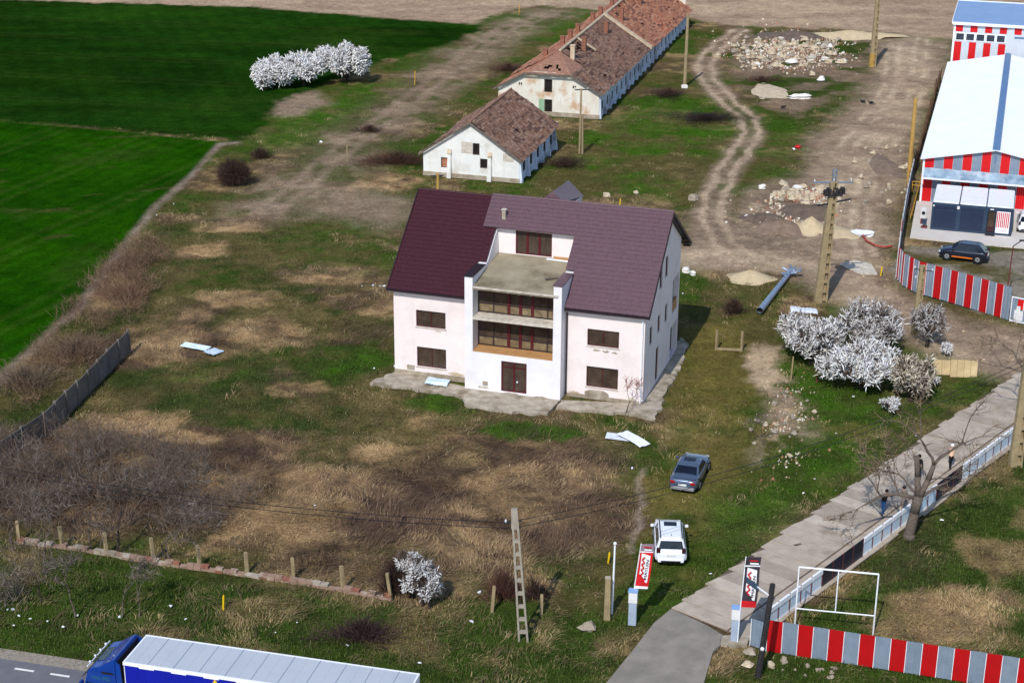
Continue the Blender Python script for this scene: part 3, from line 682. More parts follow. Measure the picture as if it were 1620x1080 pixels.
def window(parent, a0, a1, z0, z1, b, axis='x', mull=(), rails=(), fw=.07, glass='glass', frame='frame', depth=.06, out=-1, name='window', lab=None):
    """frame (part) with a pane (sub-part); b = plane of the outer face of the frame, out = outward direction"""
    f = MB(); d = -out*depth
    def bx(p, q, u, v):
        if axis == 'x': f.box(p, q, min(b, b+d), max(b, b+d), u, v)
        else: f.box(min(b, b+d), max(b, b+d), p, q, u, v)
    bx(a0, a0+fw, z0, z1); bx(a1-fw, a1, z0, z1); bx(a0+fw, a1-fw, z0, z0+fw); bx(a0+fw, a1-fw, z1-fw, z1)
    for m in mull:
        mw = m[1] if isinstance(m, tuple) else fw; mm = m[0] if isinstance(m, tuple) else m
        bx(mm-mw/2, mm+mw/2, z0+fw+.001, z1-fw-.001)
    for r in rails: bx(a0+fw+.001, a1-fw-.001, r-.03, r+.03)
    fo = obj(name, f, MT[frame], parent)
    if lab: fo['label'] = lab
    g = MB(); e = b-out*depth*.7
    if axis == 'x': g.box(a0+.01, a1-.01, min(e, e-out*.015), max(e, e-out*.015), z0+.01, z1-.01)
    else: g.box(min(e, e-out*.015), max(e, e-out*.015), a0+.01, a1-.01, z0+.01, z1-.01)
    obj('pane', g, MT[glass], fo)
    return fo
def tile_sheet(u0, u1, s0, s1, P, pitch=.36, wave=.22, du=4, step=.035, amp=.022, thick=.05, cut=None):
    """pressed metal tiles: stepped across the slope, waved along the eaves. P(u, s) -> (point, normal); s runs up the slope"""
    mb = MB(); nu = max(2, int((u1-u0)/wave*du)); rows = max(1, int(round((s1-s0)/pitch)))
    us = [u0+(u1-u0)*i/nu for i in range(nu+1)]
    prev = None
    for r in range(rows):
        sa, sb = s0+(s1-s0)*r/rows, s0+(s1-s0)*(r+1)/rows
        for s, h in ((sa, step), (sb, .004)):
            row = []
            for u in us:
                p, n = P(u, s); row.append(p+n*(h+amp*(.5+.5*math.cos(2*math.pi*u/wave))))
            o = len(mb.v); mb.v += [tuple(p) for p in row]
            if prev is not None: mb.f += [(prev+i, prev+i+1, o+i+1, o+i) for i in range(nu)]
            prev = o
    # underside
    c = [P(u0, s0), P(u1, s0), P(u1, s1), P(u0, s1)]
    mb.add([p-n*thick for p, n in c], [(3,2,1,0)])
    for i in range(4):
        a, na = c[i]; b, nb = c[(i+1) % 4]; mb.add([a-na*thick, b-nb*thick, b+nb*.03, a+na*.03], [(0,1,2,3)])
    return mb
def build_house():
    o = (-8.361, 113.048, 0)
    h = thing('white_house', 'unfinished three storey white house with maroon and mauve tile roof standing alone on rough ground', 'house', o, R(-17.28))
    W_, D = 18.16, 11.0
    EZ, RZ, RV = 6.55, 11.95, 6.3
    roofz = lambda v: EZ+(RZ-EZ)*(v+.35)/(RV+.35)
    backz = lambda v: RZ-(v-RV)*.62
    top_ = lambda v: (roofz(v) if v < RV else backz(v))-.12
    wl = MT['wall']
    # wings and side walls
    fl = wall_cols(MB(), 0, 5.67, 0, .35, lambda a: 6.5, [(1.67,3.87,3.83,5.08),(1.70,3.89,.82,2.32)])
    obj('wall', fl, wl, h)
    fr = wall_cols(MB(), 12.6, W_, 0, .35, lambda a: 6.5, [(14.15,16.38,3.93,5.16),(14.14,16.39,.9,2.42)])
    obj('wall', fr, wl, h)
    sideops = [(1.55,2.35,3.75,5.1),(4.0,4.8,3.75,5.1),(6.3,7.1,3.75,5.1),(3.75,4.65,.25,2.75),(4.15,5.0,6.95,8.5),(5.9,6.75,7.25,8.8),(8.7,10.7,3.5,6.2),(8.5,10.7,.15,2.6)]
    rw = wall_cols(MB(), .351, D, W_-.35, W_, top_, sideops, axis='y', breaks=[RV])
    obj('wall', rw, wl, h)
    lw = wall_cols(MB(), .351, D, 0, .35, top_, [], axis='y', breaks=[RV]); obj('wall', lw, wl, h)
    bw = wall_cols(MB(), .351, W_-.351, D-.35, D, lambda a: backz(D)-.15, [(2,3.6,1,2.4),(6,7.6,1,2.4),(11,12.6,1,2.4)]); obj('wall', bw, wl, h)
    obj('void', MB().box(.5, W_-.5, 2.6, D-.5, .02, 6.4), MT['void'], h)
    # projecting middle bay: front below the loggias, two side walls rising as parapets
    wm = MT['wall_mid']; mid = wall_cols(MB(), 6.25, 12.02, -1.12, -.82, lambda a: 2.94, [(8.33,10.18,.22,2.48)]); obj('wall', mid, wm, h)
    for u0, u1 in ((5.67, 6.25), (12.02, 12.6)):
        pts = [(-1.12,0),(4.9,0),(4.9,roofz(4.9)-.35),(4.0,roofz(4.0)-.22),(2.2,roofz(2.2)-.2),(1.95,8.38),(-1.12,8.38)]
        a = [(u0+.0015, v, z) for v, z in pts]; mb = MB().ext(a, None, (u1-u0-.003, 0, 0)); obj('wall', mb, wm, h, fix=True)
        obj('coping', MB().box(u0-.06, u1+.06, -1.2, 1.55, 8.381, 8.45), MT['roof_right'] if u0 > 8 else MT['trim_dark'], h)
    # loggia floors, terrace, glazing
    obj('loggia_floor', MB().box(6.251, 12.019, -1.13, .05, 2.942, 3.02), MT['ochre'], h)
    obj('loggia_floor', MB().box(6.251, 12.019, -1.14, .05, 5.30, 5.46), MT['slab_edge'], h)
    obj('terrace', MB().hexa([(6.251,-1.17,7.5),(12.019,-1.17,7.5),(12.019,4.59,8.1),(6.251,4.59,8.1),(6.251,-1.17,7.70),(12.019,-1.17,7.70),(12.019,4.59,8.36),(6.251,4.59,8.36)]), MT['terrace'], h)
    obj('terrace_edge', MB().box(6.3, 12.35, -1.25, -1.171, 7.62, 7.74), MT['slab_edge'], h)
    for z0, z1 in ((3.021, 5.299), (5.461, 7.559)):
        mul = [(8.5,.17),(9.35,.17),(10.2,.17),(7.4,.06),(11.3,.06)]
        window(h, 6.252, 12.018, z0, z1, .06, mull=mul, rails=[z0+.66], fw=.07, name='loggia_glazing', frame='trim_dark')
        for u in (8.5, 9.35, 10.2): obj('door_post', MB().box(u-.1, u+.1, .03, .058, z0+.05, z1-.05), MT['frame'], h)
        xs = [6.33, 7.37, 8.41, 9.26, 10.11, 11.27, 11.94]
        for i in range(6):
            obj('lower_pane', MB().box(xs[i]+(.05 if i else .02), xs[i+1]-.04, .085, .098, z0+.09, z0+.62), MT['glass_lower'], h)
    for u in (8.6, 9.4, 10.25): obj('ceiling_fixture', MB().box(u-.03, u+.03, -.6, -.54, 7.25, 7.56), MT['white_metal'], h)
    # recessed attic wall with glazed doors behind the terrace
    aw = wall_cols(MB(), 6.252, 12.018, 4.6, 4.85, lambda a: roofz(4.6)-.1, [(7.55,10.22,8.4,10.12)], z0=8.0); obj('wall', aw, wl, h)
    window(h, 7.55, 10.22, 8.4, 10.12, 4.65, mull=[(8.4,.18),(9.3,.18)], fw=.08, name='terrace_door')
    obj('terrace_kerb', MB().box(10.4, 12.0, 4.45, 4.595, 8.35, 8.5), MT['ochre'], h)
    # windows
    window(h, 1.67, 3.87, 3.83, 5.08, .1, mull=[(2.77,.04)], fw=.045); window(h, 1.70, 3.89, .82, 2.32, .1, mull=[(2.8,.04)], fw=.045)
    window(h, 14.15, 16.38, 3.93, 5.16, .1, mull=[(15.26,.04)], fw=.045); window(h, 14.14, 16.39, .9, 2.42, .1, mull=[(15.26,.04)], fw=.045)
    for s in sideops[:6]: window(h, s[0], s[1], s[2], s[3], W_-.08, axis='y', out=1, fw=.06, name='door' if s[2] < 1 else 'window')
    for s in sideops[6:]:
        obj('recess', MB().box(W_-2.2, W_-.36, s[0]-.2, s[1]+.15, s[2]+.02, s[3]+.1), MT['void'], h)
    obj('balcony_rail', MB().box(W_-.2, W_-.1, 8.75, 10.65, 3.51, 4.3), MT['ochre'], h)
    d = window(h, 8.33, 10.18, .22, 2.48, -1.06, mull=[(9.25,.12)], rails=[2.05], fw=.1, name='door', lab='maroon framed glazed double door')
    obj('handle', MB().ball((9.5, -1.1, 1.02), .07, 8, 6), MT['white_metal'], d)
    # sills and weathering pieces
    for a0, a1, z in ((1.6,3.95,3.8),(1.62,3.96,.79),(14.08,16.46,3.9),(14.06,16.46,.87)):
        obj('sill', MB().box(a0, a1, -.05, .09, z-.03, z+.028), MT['slab_edge'], h)
    obj('plinth', MB().box(-.02, 5.66, -.03, -.004, 0, .42), MT['plinth'], h)
    obj('plinth', MB().box(12.61, 18.18, -.03, -.004, 0, .28), MT['plinth'], h)
    rnd = random.Random(5)
    pts = [(14.9+.9*math.cos(t)*rnd.uniform(.8,1.1), .38+.36*math.sin(t)*rnd.uniform(.8,1.1)) for t in [2*math.pi*k/12 for k in range(12)]]
    obj('patch', MB().ext([(x,-.055,z) for x, z in pts], None, (0,.02,0)), MT['concrete'], h)
    def flake(u0, v0, z0, w_, h_, m, seed):
        q = random.Random(seed); n_ = 14; ps = [(u0+w_*math.cos(2*math.pi*k/n_)*q.uniform(.45,1.15), z0+h_*math.sin(2*math.pi*k/n_)*q.uniform(.4,1.2)) for k in range(n_)]
        obj('flaked_patch', MB().ext([(x,v0-.006,z) for x, z in ps], None, (0,.004,0)), MT[m], h)
    for k, (u0, v0, z0, w_, h_, m) in enumerate(((14.85,0,3.66,.3,.1,'concrete'),(15.5,0,3.62,.34,.12,'concrete'),(16.1,0,3.6,.22,.1,'concrete'),(7.1,-1.12,.32,.5,.13,'slab_edge'),(11.2,-1.12,.12,.7,.1,'plinth'),(9.0,-1.12,.1,.6,.09,'plinth'),(4.6,0,.55,.7,.16,'mortar'),(3.3,0,3.62,.35,.1,'slab_edge'),(17.4,0,.35,.4,.2,'slab_edge'),(13.3,0,.34,.5,.12,'mortar'))): flake(u0, v0, z0, w_, h_, m, k)
    # vent boxes low on the wall, downpipes
    obj('meter_box', MB().box(.95, 1.5, -.09, -.001, .55, .85), MT['concrete'], h)
    obj('meter_box', MB().box(7.0, 7.35, -1.2, -1.121, .55, .8), MT['concrete'], h)
    for u, v0 in ((18.02, -.12), (12.72, -.12)):
        obj('downpipe', MB().tube((u, v0, .15), (u, v0, 6.3), .05), MT['white_metal'] if u > 18 else MT['trim_dark'], h)
    # roof
    dv, dz = (RV+.35), (RZ-EZ); SL = math.hypot(dv, dz); nrm = Vector((0, -dz/SL, dv/SL))
    def Pf(lift):
        return lambda u, s: (Vector((u, -.35+dv*s/SL, EZ+dz*s/SL))+nrm*lift, nrm)
    s_cut = (4.2+.35)/dv*SL
    obj('roof_panel', tile_sheet(-.33, 5.66, 0, SL, Pf(0)), MT['roof_left'], h)
    s_p = (2.0+.35)/dv*SL
    obj('roof_panel', tile_sheet(5.661, 6.2, s_p, s_cut, Pf(0)), MT['roof_left'], h)
    obj('roof_panel', tile_sheet(12.0, 12.609, s_p, s_cut, Pf(.12)), MT['roof_right'], h)
    mb = tile_sheet(12.61, 18.5, 0, s_cut, Pf(.12)); obj('roof_panel', mb, MT['roof_right'], h)
    mb = tile_sheet(5.28, 18.5, s_cut, SL, Pf(.12)); obj('roof_panel', mb, MT['roof_right'], h)
    # soffit strip over the terrace wall, fascia boards, gutters
    bl = 13.15-RV; Lb = math.hypot(bl, bl*.62); nb = Vector((0, .62, 1)).normalized()
    Pb = lambda u, s: (Vector((u, 13.15-bl*s/Lb, RZ-bl*.62+bl*.62*s/Lb)), nb)
    obj('roof_panel', tile_sheet(-.33, 18.5, 0, Lb-.02, Pb, wave=.44, du=2), MT['roof_right'], h)
    obj('ridge_cap', MB().tube((-.33, RV, RZ+.02), (5.3, RV, RZ+.02), .09), MT['roof_left'], h)
    obj('ridge_cap', MB().tube((5.3, RV, RZ+.14), (18.5, RV, RZ+.14), .09), MT['roof_right'], h)
    for u0, u1 in ((-.33, 5.66), (12.62, 18.5)):
        obj('gutter', MB().bar((u0, -.42, EZ-.06), (u1, -.42, EZ-.06+(.04 if u0 > 5 else 0)), .14, .12), MT['trim_dark'], h)
        obj('soffit', MB().box(max(u0, -.3), u1-.02, -.33, -.003, EZ-.22, EZ-.14), wl, h)
    for u in (-.36, 18.5):
        f = MB().bar((u, -.38, EZ-.08), (u, RV, RZ-.02), .06, .24, up=(0,-dz,dv)).bar((u, RV, RZ-.04), (u, 13.15, RZ-bl*.62-.06), .06, .24, up=(0,.62,1))
        obj('fascia', f, MT['trim_dark'], h)
    obj('soffit', MB().hexa([(18.161,RV,RZ-.3),(18.46,RV,RZ-.3),(18.46,13.1,RZ-4.5),(18.161,13.1,RZ-4.5),(18.161,RV,RZ-.24),(18.46,RV,RZ-.24),(18.46,13.1,RZ-4.44),(18.161,13.1,RZ-4.44)]), MT['trim_dark'], h)
    for v in (11.6, 12.4, 13.0): obj('rafter', MB().box(17.9, 18.45, v-.06, v+.06, backz(v)-.34, backz(v)-.2), MT['old_wood'], h)
    # rear dormer whose roof peeps over the ridge
    rz = 12.4; u_ = 9.45
    mb = MB(); mb.add([(u_-.85,RV+.9,11.75),(u_,RV+1.0,rz),(u_+.85,RV+.9,11.75),(u_-1.2,11.5,11.0),(u_,11.5,rz-.3),(u_+1.2,11.5,11.0)], [(0,1,4,3),(1,2,5,4),(0,2,1),(3,4,5)])
    obj('dormer_roof', mb, MT['roof_right'], h)
    obj('dormer_wall', MB().box(u_-1.1, u_+1.1, 8, 11.3, 8.2, 11.1), wl, h)
    # flue on the mauve slope
    f = MB().box(6.5, 6.76, 4.65, 4.9, 10.5, 11.5); fo = obj('flue', f, MT['concrete'], h); obj('cap', MB().box(6.45, 6.81, 4.6, 4.95, 11.5, 11.56), MT['slab_edge'], fo)
    # board and sheet left lying on the terrace
    def lying(name, label, cat, c, size, rz, m, tilt=0):
        mw = Matrix.Translation(o) @ Matrix.Rotation(R(-17.28), 4, 'Z') @ Matrix.Translation(c) @ Matrix.Rotation(R(rz), 4, 'Z') @ Matrix.Rotation(R(tilt), 4, 'Y')
        q = obj(name, MB().box(-size[0]/2, size[0]/2, -size[1]/2, size[1]/2, 0, size[2]), m); q.matrix_world = mw; tag(q, label, cat)
    lying('loose_board', 'short dark board lying on the grey roof terrace by its right parapet', 'board', (11.2,1.2,8.05), (.95,.22,.05), 38, MT['old_wood'])
    lying('metal_strip', 'long pale metal strip lying at the foot of the terrace wall', 'metal strip', (10.75,4.2,8.34), (1.6,.2,.06), -3, MT['white_metal'])
build_house()

# ------------------------------------------------------------------ abandoned barns
def rough_roof(corners, nu, nv, seed, amp=.09, thick=.12, holes=()):
    """tiled slope with sagging, uneven courses; corners a(eave0) b(eave1) c(ridge1) d(ridge0)"""
    a, b, c, d = [Vector(p) for p in corners]; r = random.Random(seed); mb = MB()
    n = (b-a).cross(d-a).normalized()
    if n.z < 0: n = -n
    ph = [r.uniform(0, 6) for _ in range(6)]; idx = {}
    for j in range(nv+1):
        for i in range(nu+1):
            s, t = i/nu, j/nv
            p = (a*(1-s)+b*s)*(1-t)+(d*(1-s)+c*s)*t
            hgt = amp*(math.sin(s*7+ph[0])*.5+math.sin(s*13+t*5+ph[1])*.3+math.sin(t*6+s*3+ph[2])*.4)+r.uniform(-.045,.045)
            hgt -= amp*1.2*math.sin(math.pi*t)*math.sin(math.pi*s)
            edge = r.uniform(-.10, .10) if j == 0 else 0
            idx[i, j, 0] = len(mb.v); mb.v.append(tuple(p+n*hgt+(a-d).normalized()*edge))
            idx[i, j, 1] = len(mb.v); mb.v.append(tuple(p+n*(hgt+.035)+(a-d).normalized()*edge))
    for j in range(nv):
        for i in range(nu):
            if (i, j) in holes: continue
            # each course laps over the one below
            mb.f.append((idx[i,j,1], idx[i+1,j,1], idx[i+1,j+1,0], idx[i,j+1,0]))
            if j: mb.f.append((idx[i,j,0], idx[i+1,j,0], idx[i+1,j,1], idx[i,j,1]))
            else:
                mb.f.append((idx[i,0,0], idx[i+1,0,0], idx[i+1,0,1], idx[i,0,1]))
    return mb
def tiles(name, mb, base, parent, seed):
    r = random.Random(seed); v = {'tile_brown': ('tile_brown_light','tile_brown_dark'), 'tile_red': ('tile_red_light','tile_red_dark')}[base]
    fm = []; k = 0
    for i in range(len(mb.f)):
        if r.random() < .45: k = r.choices((0,1,2), (6,2,2))[0]
        fm.append(k)
    return obj(name, mb, None, parent, mats=[MT[base], MT[v[0]], MT[v[1]]], fm=fm)
def chimney(parent, x, y, z0, z1, w=.45, m='brick', cap=True):
    c = obj('chimney', MB().box(x-w/2, x+w/2, y-w/2, y+w/2, z0, z1), MT[m], parent)
    if cap: obj('cap', MB().box(x-w/2-.06, x+w/2+.06, y-w/2-.06, y+w/2+.06, z1, z1+.1), MT[m], c)
    return c
def opening(parent, axis, a0, a1, z0, z1, b, d, m='void', name='window', surround=None):
    f = MB()
    if axis == 'x': f.box(a0+.01, a1-.01, min(b+d*.35,b+d), max(b+d*.35,b+d), z0+.01, z1-.01)
    else: f.box(min(b+d*.35,b+d), max(b+d*.35,b+d), a0+.01, a1-.01, z0+.01, z1-.01)
    w_ = obj(name, f, MT[m], parent)
    s = MB(); t = .07
    for (p, q, u, v) in ((a0, a0+t, z0, z1), (a1-t, a1, z0, z1), (a0+t, a1-t, z0, z0+t), (a0+t, a1-t, z1-t, z1)):
        if axis == 'x': s.box(p, q, min(b+d*.1,b+d*.3), max(b+d*.1,b+d*.3), u, v)
        else: s.box(min(b+d*.1,b+d*.3), max(b+d*.1,b+d*.3), p, q, u, v)
    obj('frame', s, MT[surround or 'old_wood'], w_)
    return w_
def build_small_barn():
    b = thing('small_barn', 'small derelict whitewashed barn with sagging brown tiled gable roof just behind the white house', 'barn', (-8.985,165.372,0), R(-15.99))
    W_, D, E, A = 9.95, 14.0, 2.5, 5.75
    top = lambda a: E+(A-E)*(1-abs(a-4.95)/4.98)
    ops = [(5.15,5.88,2.5,3.7),(5.92,6.7,1.2,2.18),(1.85,2.62,.95,2.0)]
    obj('gable_wall', wall_cols(MB(), 0, W_, 0, .45, top, ops, breaks=[4.95]), MT['barn_wall'], b)
    obj('gable_wall', wall_cols(MB(), 0, W_, D-.45, D, top, [], breaks=[4.95]), MT['barn_wall'], b)
    so = [(1.4+2.6*k, 2.3+2.6*k, .8, 1.9) for k in range(5)]
    obj('side_wall', wall_cols(MB(), .451, D-.451, W_-.45, W_, lambda a: E-.25, so, axis='y'), MT['barn_side'], b)
    obj('side_wall', wall_cols(MB(), .451, D-.451, 0, .45, lambda a: E-.05, [], axis='y'), MT['barn_wall'], b)
    for i, o in enumerate(ops): opening(b, 'x', *o, 0, .45, m='void' if i < 2 else 'tile_red')
    for o in so: opening(b, 'y', *o, W_, -.45)
    for u in (2.78, 6.95):
        m = MB().hexa([(u-.22,-.42,0),(u+.22,-.42,0),(u+.22,-.002,0),(u-.22,-.002,0),(u-.16,-.2,2.45),(u+.16,-.2,2.45),(u+.16,-.002,2.75),(u-.16,-.002,2.75)])
        q = obj('buttress', m, MT['barn_wall'], b); obj('cap', MB().hexa([(u-.2,-.28,2.45),(u+.2,-.28,2.45),(u+.2,-.003,2.8),(u-.2,-.003,2.8),(u-.2,-.28,2.56),(u+.2,-.28,2.56),(u+.2,-.003,2.9),(u-.2,-.003,2.9)]), MT['mortar'], q)
    for k in range(6):
        y = .25+2.65*k
        obj('buttress', MB().hexa([(W_+.002,y-.2,0),(W_+.36,y-.2,0),(W_+.36,y+.2,0),(W_+.002,y+.2,0),(W_+.002,y-.2,2.3),(W_+.12,y-.2,2.1),(W_+.12,y+.2,2.1),(W_+.002,y+.2,2.3)]), MT['barn_side'], b)
    obj('plinth', MB().box(-.04, W_+.04, -.06, -.002, 0, .45), MT['plinth'], b)
    obj('plaster_patch', MB().box(4.0, 5.1, -.012, -.002, 2.6, 3.75), MT['slab_edge'], b)
    obj('plaster_patch', MB().box(8.3, 9.4, -.012, -.002, 2.1, 2.9), MT['slab_edge'], b)
    rr = MT['tile_brown']
    ea = E-.28
    tiles('roof', rough_roof([(W_+.45,-.3,ea),(W_+.35,D+.6,ea+.25),(4.95,D+.4,A+.22),(4.95,-.3,A+.1)], 40, 22, 3, holes={(17,8),(17,9)}), 'tile_brown', b, 1)
    tiles('roof', rough_roof([(-.4,D+.6,ea+.1),(-.4,-.3,ea+.05),(4.95,-.3,A+.1),(4.95,D+.4,A+.22)], 40, 22, 4), 'tile_brown', b, 2)
    obj('ridge', MB().tube((4.95,-.3,A+.14),(4.95,D+.4,A+.26),.13,n=6), MT['tile_pale'], b)
    obj('verge_board', MB().bar((-.4,-.33,ea-.02),(4.95,-.33,A+.02),.07,.18,up=(0,0,1)).bar((W_+.45,-.33,ea-.05),(4.95,-.33,A+.02),.07,.18), MT['old_wood'], b)
build_small_barn()
def build_long_barn():
    # local x along the length, y to the left across the gable
    b = thing('long_barn', 'long derelict barn with patched red and brown tile roof and a row of chimneys', 'barn', (9.622,189.017,0), R(74.92))
    L, Wd, RZ, RY = 60.0, 11.8, 6.35, 5.9
    E = lambda x: 3.1-.95*min(x, L)/L
    gtop = lambda y: min(5.0, 3.0+ (RZ-3.0)*(1-abs(y-RY)/RY)+.0)
    ops = [(5.45,6.4,2.7,4.2),(5.42,6.35,.35,1.9)]
    small = [(9.0,9.16,3.3,3.65),(9.24,9.4,3.3,3.65),(2.7,2.86,3.3,3.65),(2.94,3.1,3.3,3.65)]
    obj('gable_wall', wall_cols(MB(), 0, Wd, 0, .5, gtop, ops+small, axis='y', breaks=[2.36*1.5, Wd-3.54, RY]), MT['barn_wall_bad'], b)
    for o in ops: opening(b, 'y', *o, 0, .5)
    for o in small: obj('vent', MB().box(.2, .45, o[0], o[1], o[2], o[3]), MT['void'], b)
    obj('door', MB().box(-.05, .03, 6.36, 7.0, .35, 1.9), mat('green_door', srgb(150,184,150), None, 3), b)
    n = 22; so = [(1.6+2.62*k, 2.35+2.62*k, .7, 1.75) for k in range(n)]
    obj('side_wall', wall_cols(MB(), .501, L, 0, .45, lambda x: E(x)-.3, so, axis='x'), MT['barn_side'], b)
    for o in so: opening(b, 'x', *o, 0, .45)
    r = random.Random(8)
    for k in range(23):
        x = .35+2.62*k; hh = E(x)-.4
        obj('buttress', MB().hexa([(x-.2,-.28,0),(x+.2,-.28,0),(x+.2,-.002,0),(x-.2,-.002,0),(x-.2,-.1,hh),(x+.2,-.1,hh),(x+.2,-.002,hh),(x-.2,-.002,hh)]), MT['barn_side'], b)
    obj('side_wall', wall_cols(MB(), .501, L, Wd-.45, Wd, lambda x: E(x)-.05, [], axis='x'), MT['barn_wall'], b)
    obj('gable_wall', wall_cols(MB(), .46, Wd-.46, L-.5, L-.01, gtop, [], axis='y', breaks=[3.54, Wd-3.54, RY]), MT['barn_wall_bad'], b)
    obj('floor', MB().box(1, L-1, 1, Wd-1, .0, .1), MT['dark_soil'], b)
    obj('plinth', MB().box(-.06, -.002, -.05, Wd, 0, .5), MT['plinth'], b)
    ex = lambda x: E(x)-.25
    hx = 5.2; eh = 4.9
    # right slope in two ages of tile, split by a raised party parapet
    mid = 29.0
    hr = random.Random(31); hol = {(hr.randint(1,44), hr.randint(2,24)) for _ in range(14)}|{(i,j) for i in (5,7,9,11,13) for j in (24,25,26,27)}|{(6,26),(8,27),(10,25)}|{(5,27),(6,27),(7,27),(8,27),(5,28),(6,28),(8,28),(9,28),(9,27),(6,26),(7,26),(10,27)}
    def pr(x, t, side=1):   # point on a slope, t from eave to ridge
        y = (-.5+(RY+.5)*t) if side > 0 else (Wd+.5-(RY+.5)*t)
        return (x, y, ex(x)+(RZ+.05-ex(x))*t)
    tf = (eh-ex(0))/(RZ+.05-ex(0))
    # front part below the half hip, then the main slopes
    tiles('roof', rough_roof([pr(-.4,0), pr(hx,0), pr(hx,tf), pr(-.4,tf)], 10, 15, 11), 'tile_brown', b, 3)
    obj('roof', MB().add([pr(-.4,tf), pr(hx,tf), pr(hx,1)], [(0,1,2)]), MT['tile_pale'], b)
    tiles('roof', rough_roof([pr(hx,0), pr(mid,0), pr(mid,1), pr(hx,1)], 46, 30, 12, amp=.14, holes=hol), 'tile_brown', b, 4)
    tiles('roof', rough_roof([pr(mid,0), pr(L,0), pr(L,1), pr(mid,1)], 56, 28, 13, amp=.16, holes={(hr.randint(1,54), hr.randint(2,26)) for _ in range(22)}|{(6,24),(7,24),(7,23),(14,25),(14,26),(15,26),(20,26),(11,22),(48,24),(49,24),(50,24),(51,24),(52,24),(48,23),(50,23),(51,23),(52,22)}), 'tile_red', b, 5)
    tiles('roof', rough_roof([pr(L,0,-1), pr(hx,0,-1), pr(hx,1,-1), pr(L,1,-1)], 60, 14, 14, amp=.12), 'tile_red', b, 6)
    tiles('roof', rough_roof([pr(hx,0,-1), pr(-.4,0,-1), pr(-.4,tf,-1), pr(hx,tf,-1)], 8, 10, 15), 'tile_red', b, 7)
    obj('roof', MB().add([pr(hx,tf,-1), pr(-.4,tf,-1), pr(hx,1,-1)], [(0,1,2)]), MT['tile_red'], b)
    # half hip over the gable
    y0, y1 = pr(0,tf)[1], pr(0,tf,-1)[1]
    hip = rough_roof([(-.45,y1,eh),(-.45,y0,eh),(hx,RY-.05,RZ+.05),(hx,RY+.05,RZ+.05)], 14, 12, 16, amp=.05, holes={(4,3),(5,3),(6,4),(9,3),(9,4),(10,2),(5,4)})
    obj('half_hip', hip, MT['tile_pale'], b)
    obj('eave_board', MB().box(-.55, -.46, y0-.2, y1+.2, eh-.18, eh-.02), MT['old_wood'], b)
    obj('eave_board', MB().bar((-.45,-.5,ex(0)-.05),(-.45,y0,eh-.05),.1,.2).bar((-.45,Wd+.5,ex(0)-.05),(-.45,y1,eh-.05),.1,.2), MT['old_wood'], b)
    obj('ridge', MB().tube((hx,RY,RZ+.1),(mid,RY,RZ+.04),.16,n=6).tube((mid,RY,RZ+.04),(L,RY,RZ+.1),.16,n=6), MT['mortar'], b)
    pa = [pr(mid-.3,0),pr(mid+.45,0),pr(mid+.45,1),pr(mid-.3,1)]
    obj('party_parapet', MB().hexa([Vector(p)+Vector((0,0,-.1)) for p in pa]+[Vector(p)+Vector((0,0,.28)) for p in pa]), MT['mortar'], b)
    pb = [pr(13.5,.62),pr(13.9,.62),pr(13.9,1),pr(13.5,1)]
    obj('mortar_line', MB().hexa([Vector(p)+Vector((0,0,-.05)) for p in pb]+[Vector(p)+Vector((0,0,.1)) for p in pb]), MT['mortar'], b)
    # chimneys on the right slope, then along the left eave side
    zr = lambda y, x: pr(x, (y+.5)/(RY+.5))[2]
    def at_pix(u, v, zz): p = G(u, v, zz); q = b.matrix_basis.inverted() @ p; return q.x, q.y
    for (u, v, m, hgt) in ((906,94,'mortar',1.5),(924,78,'brick',1.25),(959,50,'brick',1.15),(983,32,'brick',1.6),(1012,3,'brick',1.6)):
        x, y = at_pix(u, v, 5.4); x, y = at_pix(u, v, zr(y, x)); x, y = at_pix(u, v, zr(y, x))
        z = zr(y, x); chimney(b, x, y, z-.3, z+hgt, .5, m)
    for (u, v) in ((863,86),(890,66),(902,55),(914,44),(938,26),(950,18),(968,8),(985,-6)):
        x, y = at_pix(u, v, 5.3); z = pr(x, (Wd+.5-y)/(RY+.5), -1)[2]; z = min(max(z, 4.2), 6.0); chimney(b, x, y, z-.6, z+.85, .5, 'brick')
build_long_barn()
# ------------------------------------------------------------------ industrial halls
HA = R(-16.37); HUV = Vector((math.cos(HA), math.sin(HA))); HVV = Vector((-HUV.y, HUV.x)); HO = Vector((38.911, 157.034))
def corr(mb, a0, a1, z0, z1a, z1b, b, amp=.03, pitch=.2, axis='x', out=-1):
    """one corrugated sheet standing in the plane b (out = outward sign), sloped top"""
    n = max(4, int((a1-a0)/pitch)*2); pts = []
    for i in range(n+1):
        a = a0+(a1-a0)*i/n; d = b+out*(amp if (i//1) % 2 else 0)
        pts.append((a, d, z1a+(z1b-z1a)*i/n))
    for i in range(n):
        (p, d, z), (q, e, y) = pts[i], pts[i+1]
        if axis == 'x': vs = [(p,d,z0),(q,e,z0),(q,e,y),(p,d,z),(p,d-out*.03,z0),(q,e-out*.03,z0),(q,e-out*.03,y),(p,d-out*.03,z)]
        else: vs = [(d,p,z0),(e,q,z0),(e,q,y),(d,p,z),(d-out*.03,p,z0),(e-out*.03,q,z0),(e-out*.03,q,y),(d-out*.03,p,z)]
        mb.add(vs, [(0,1,2,3),(7,6,5,4),(3,2,6,7)])
    return mb
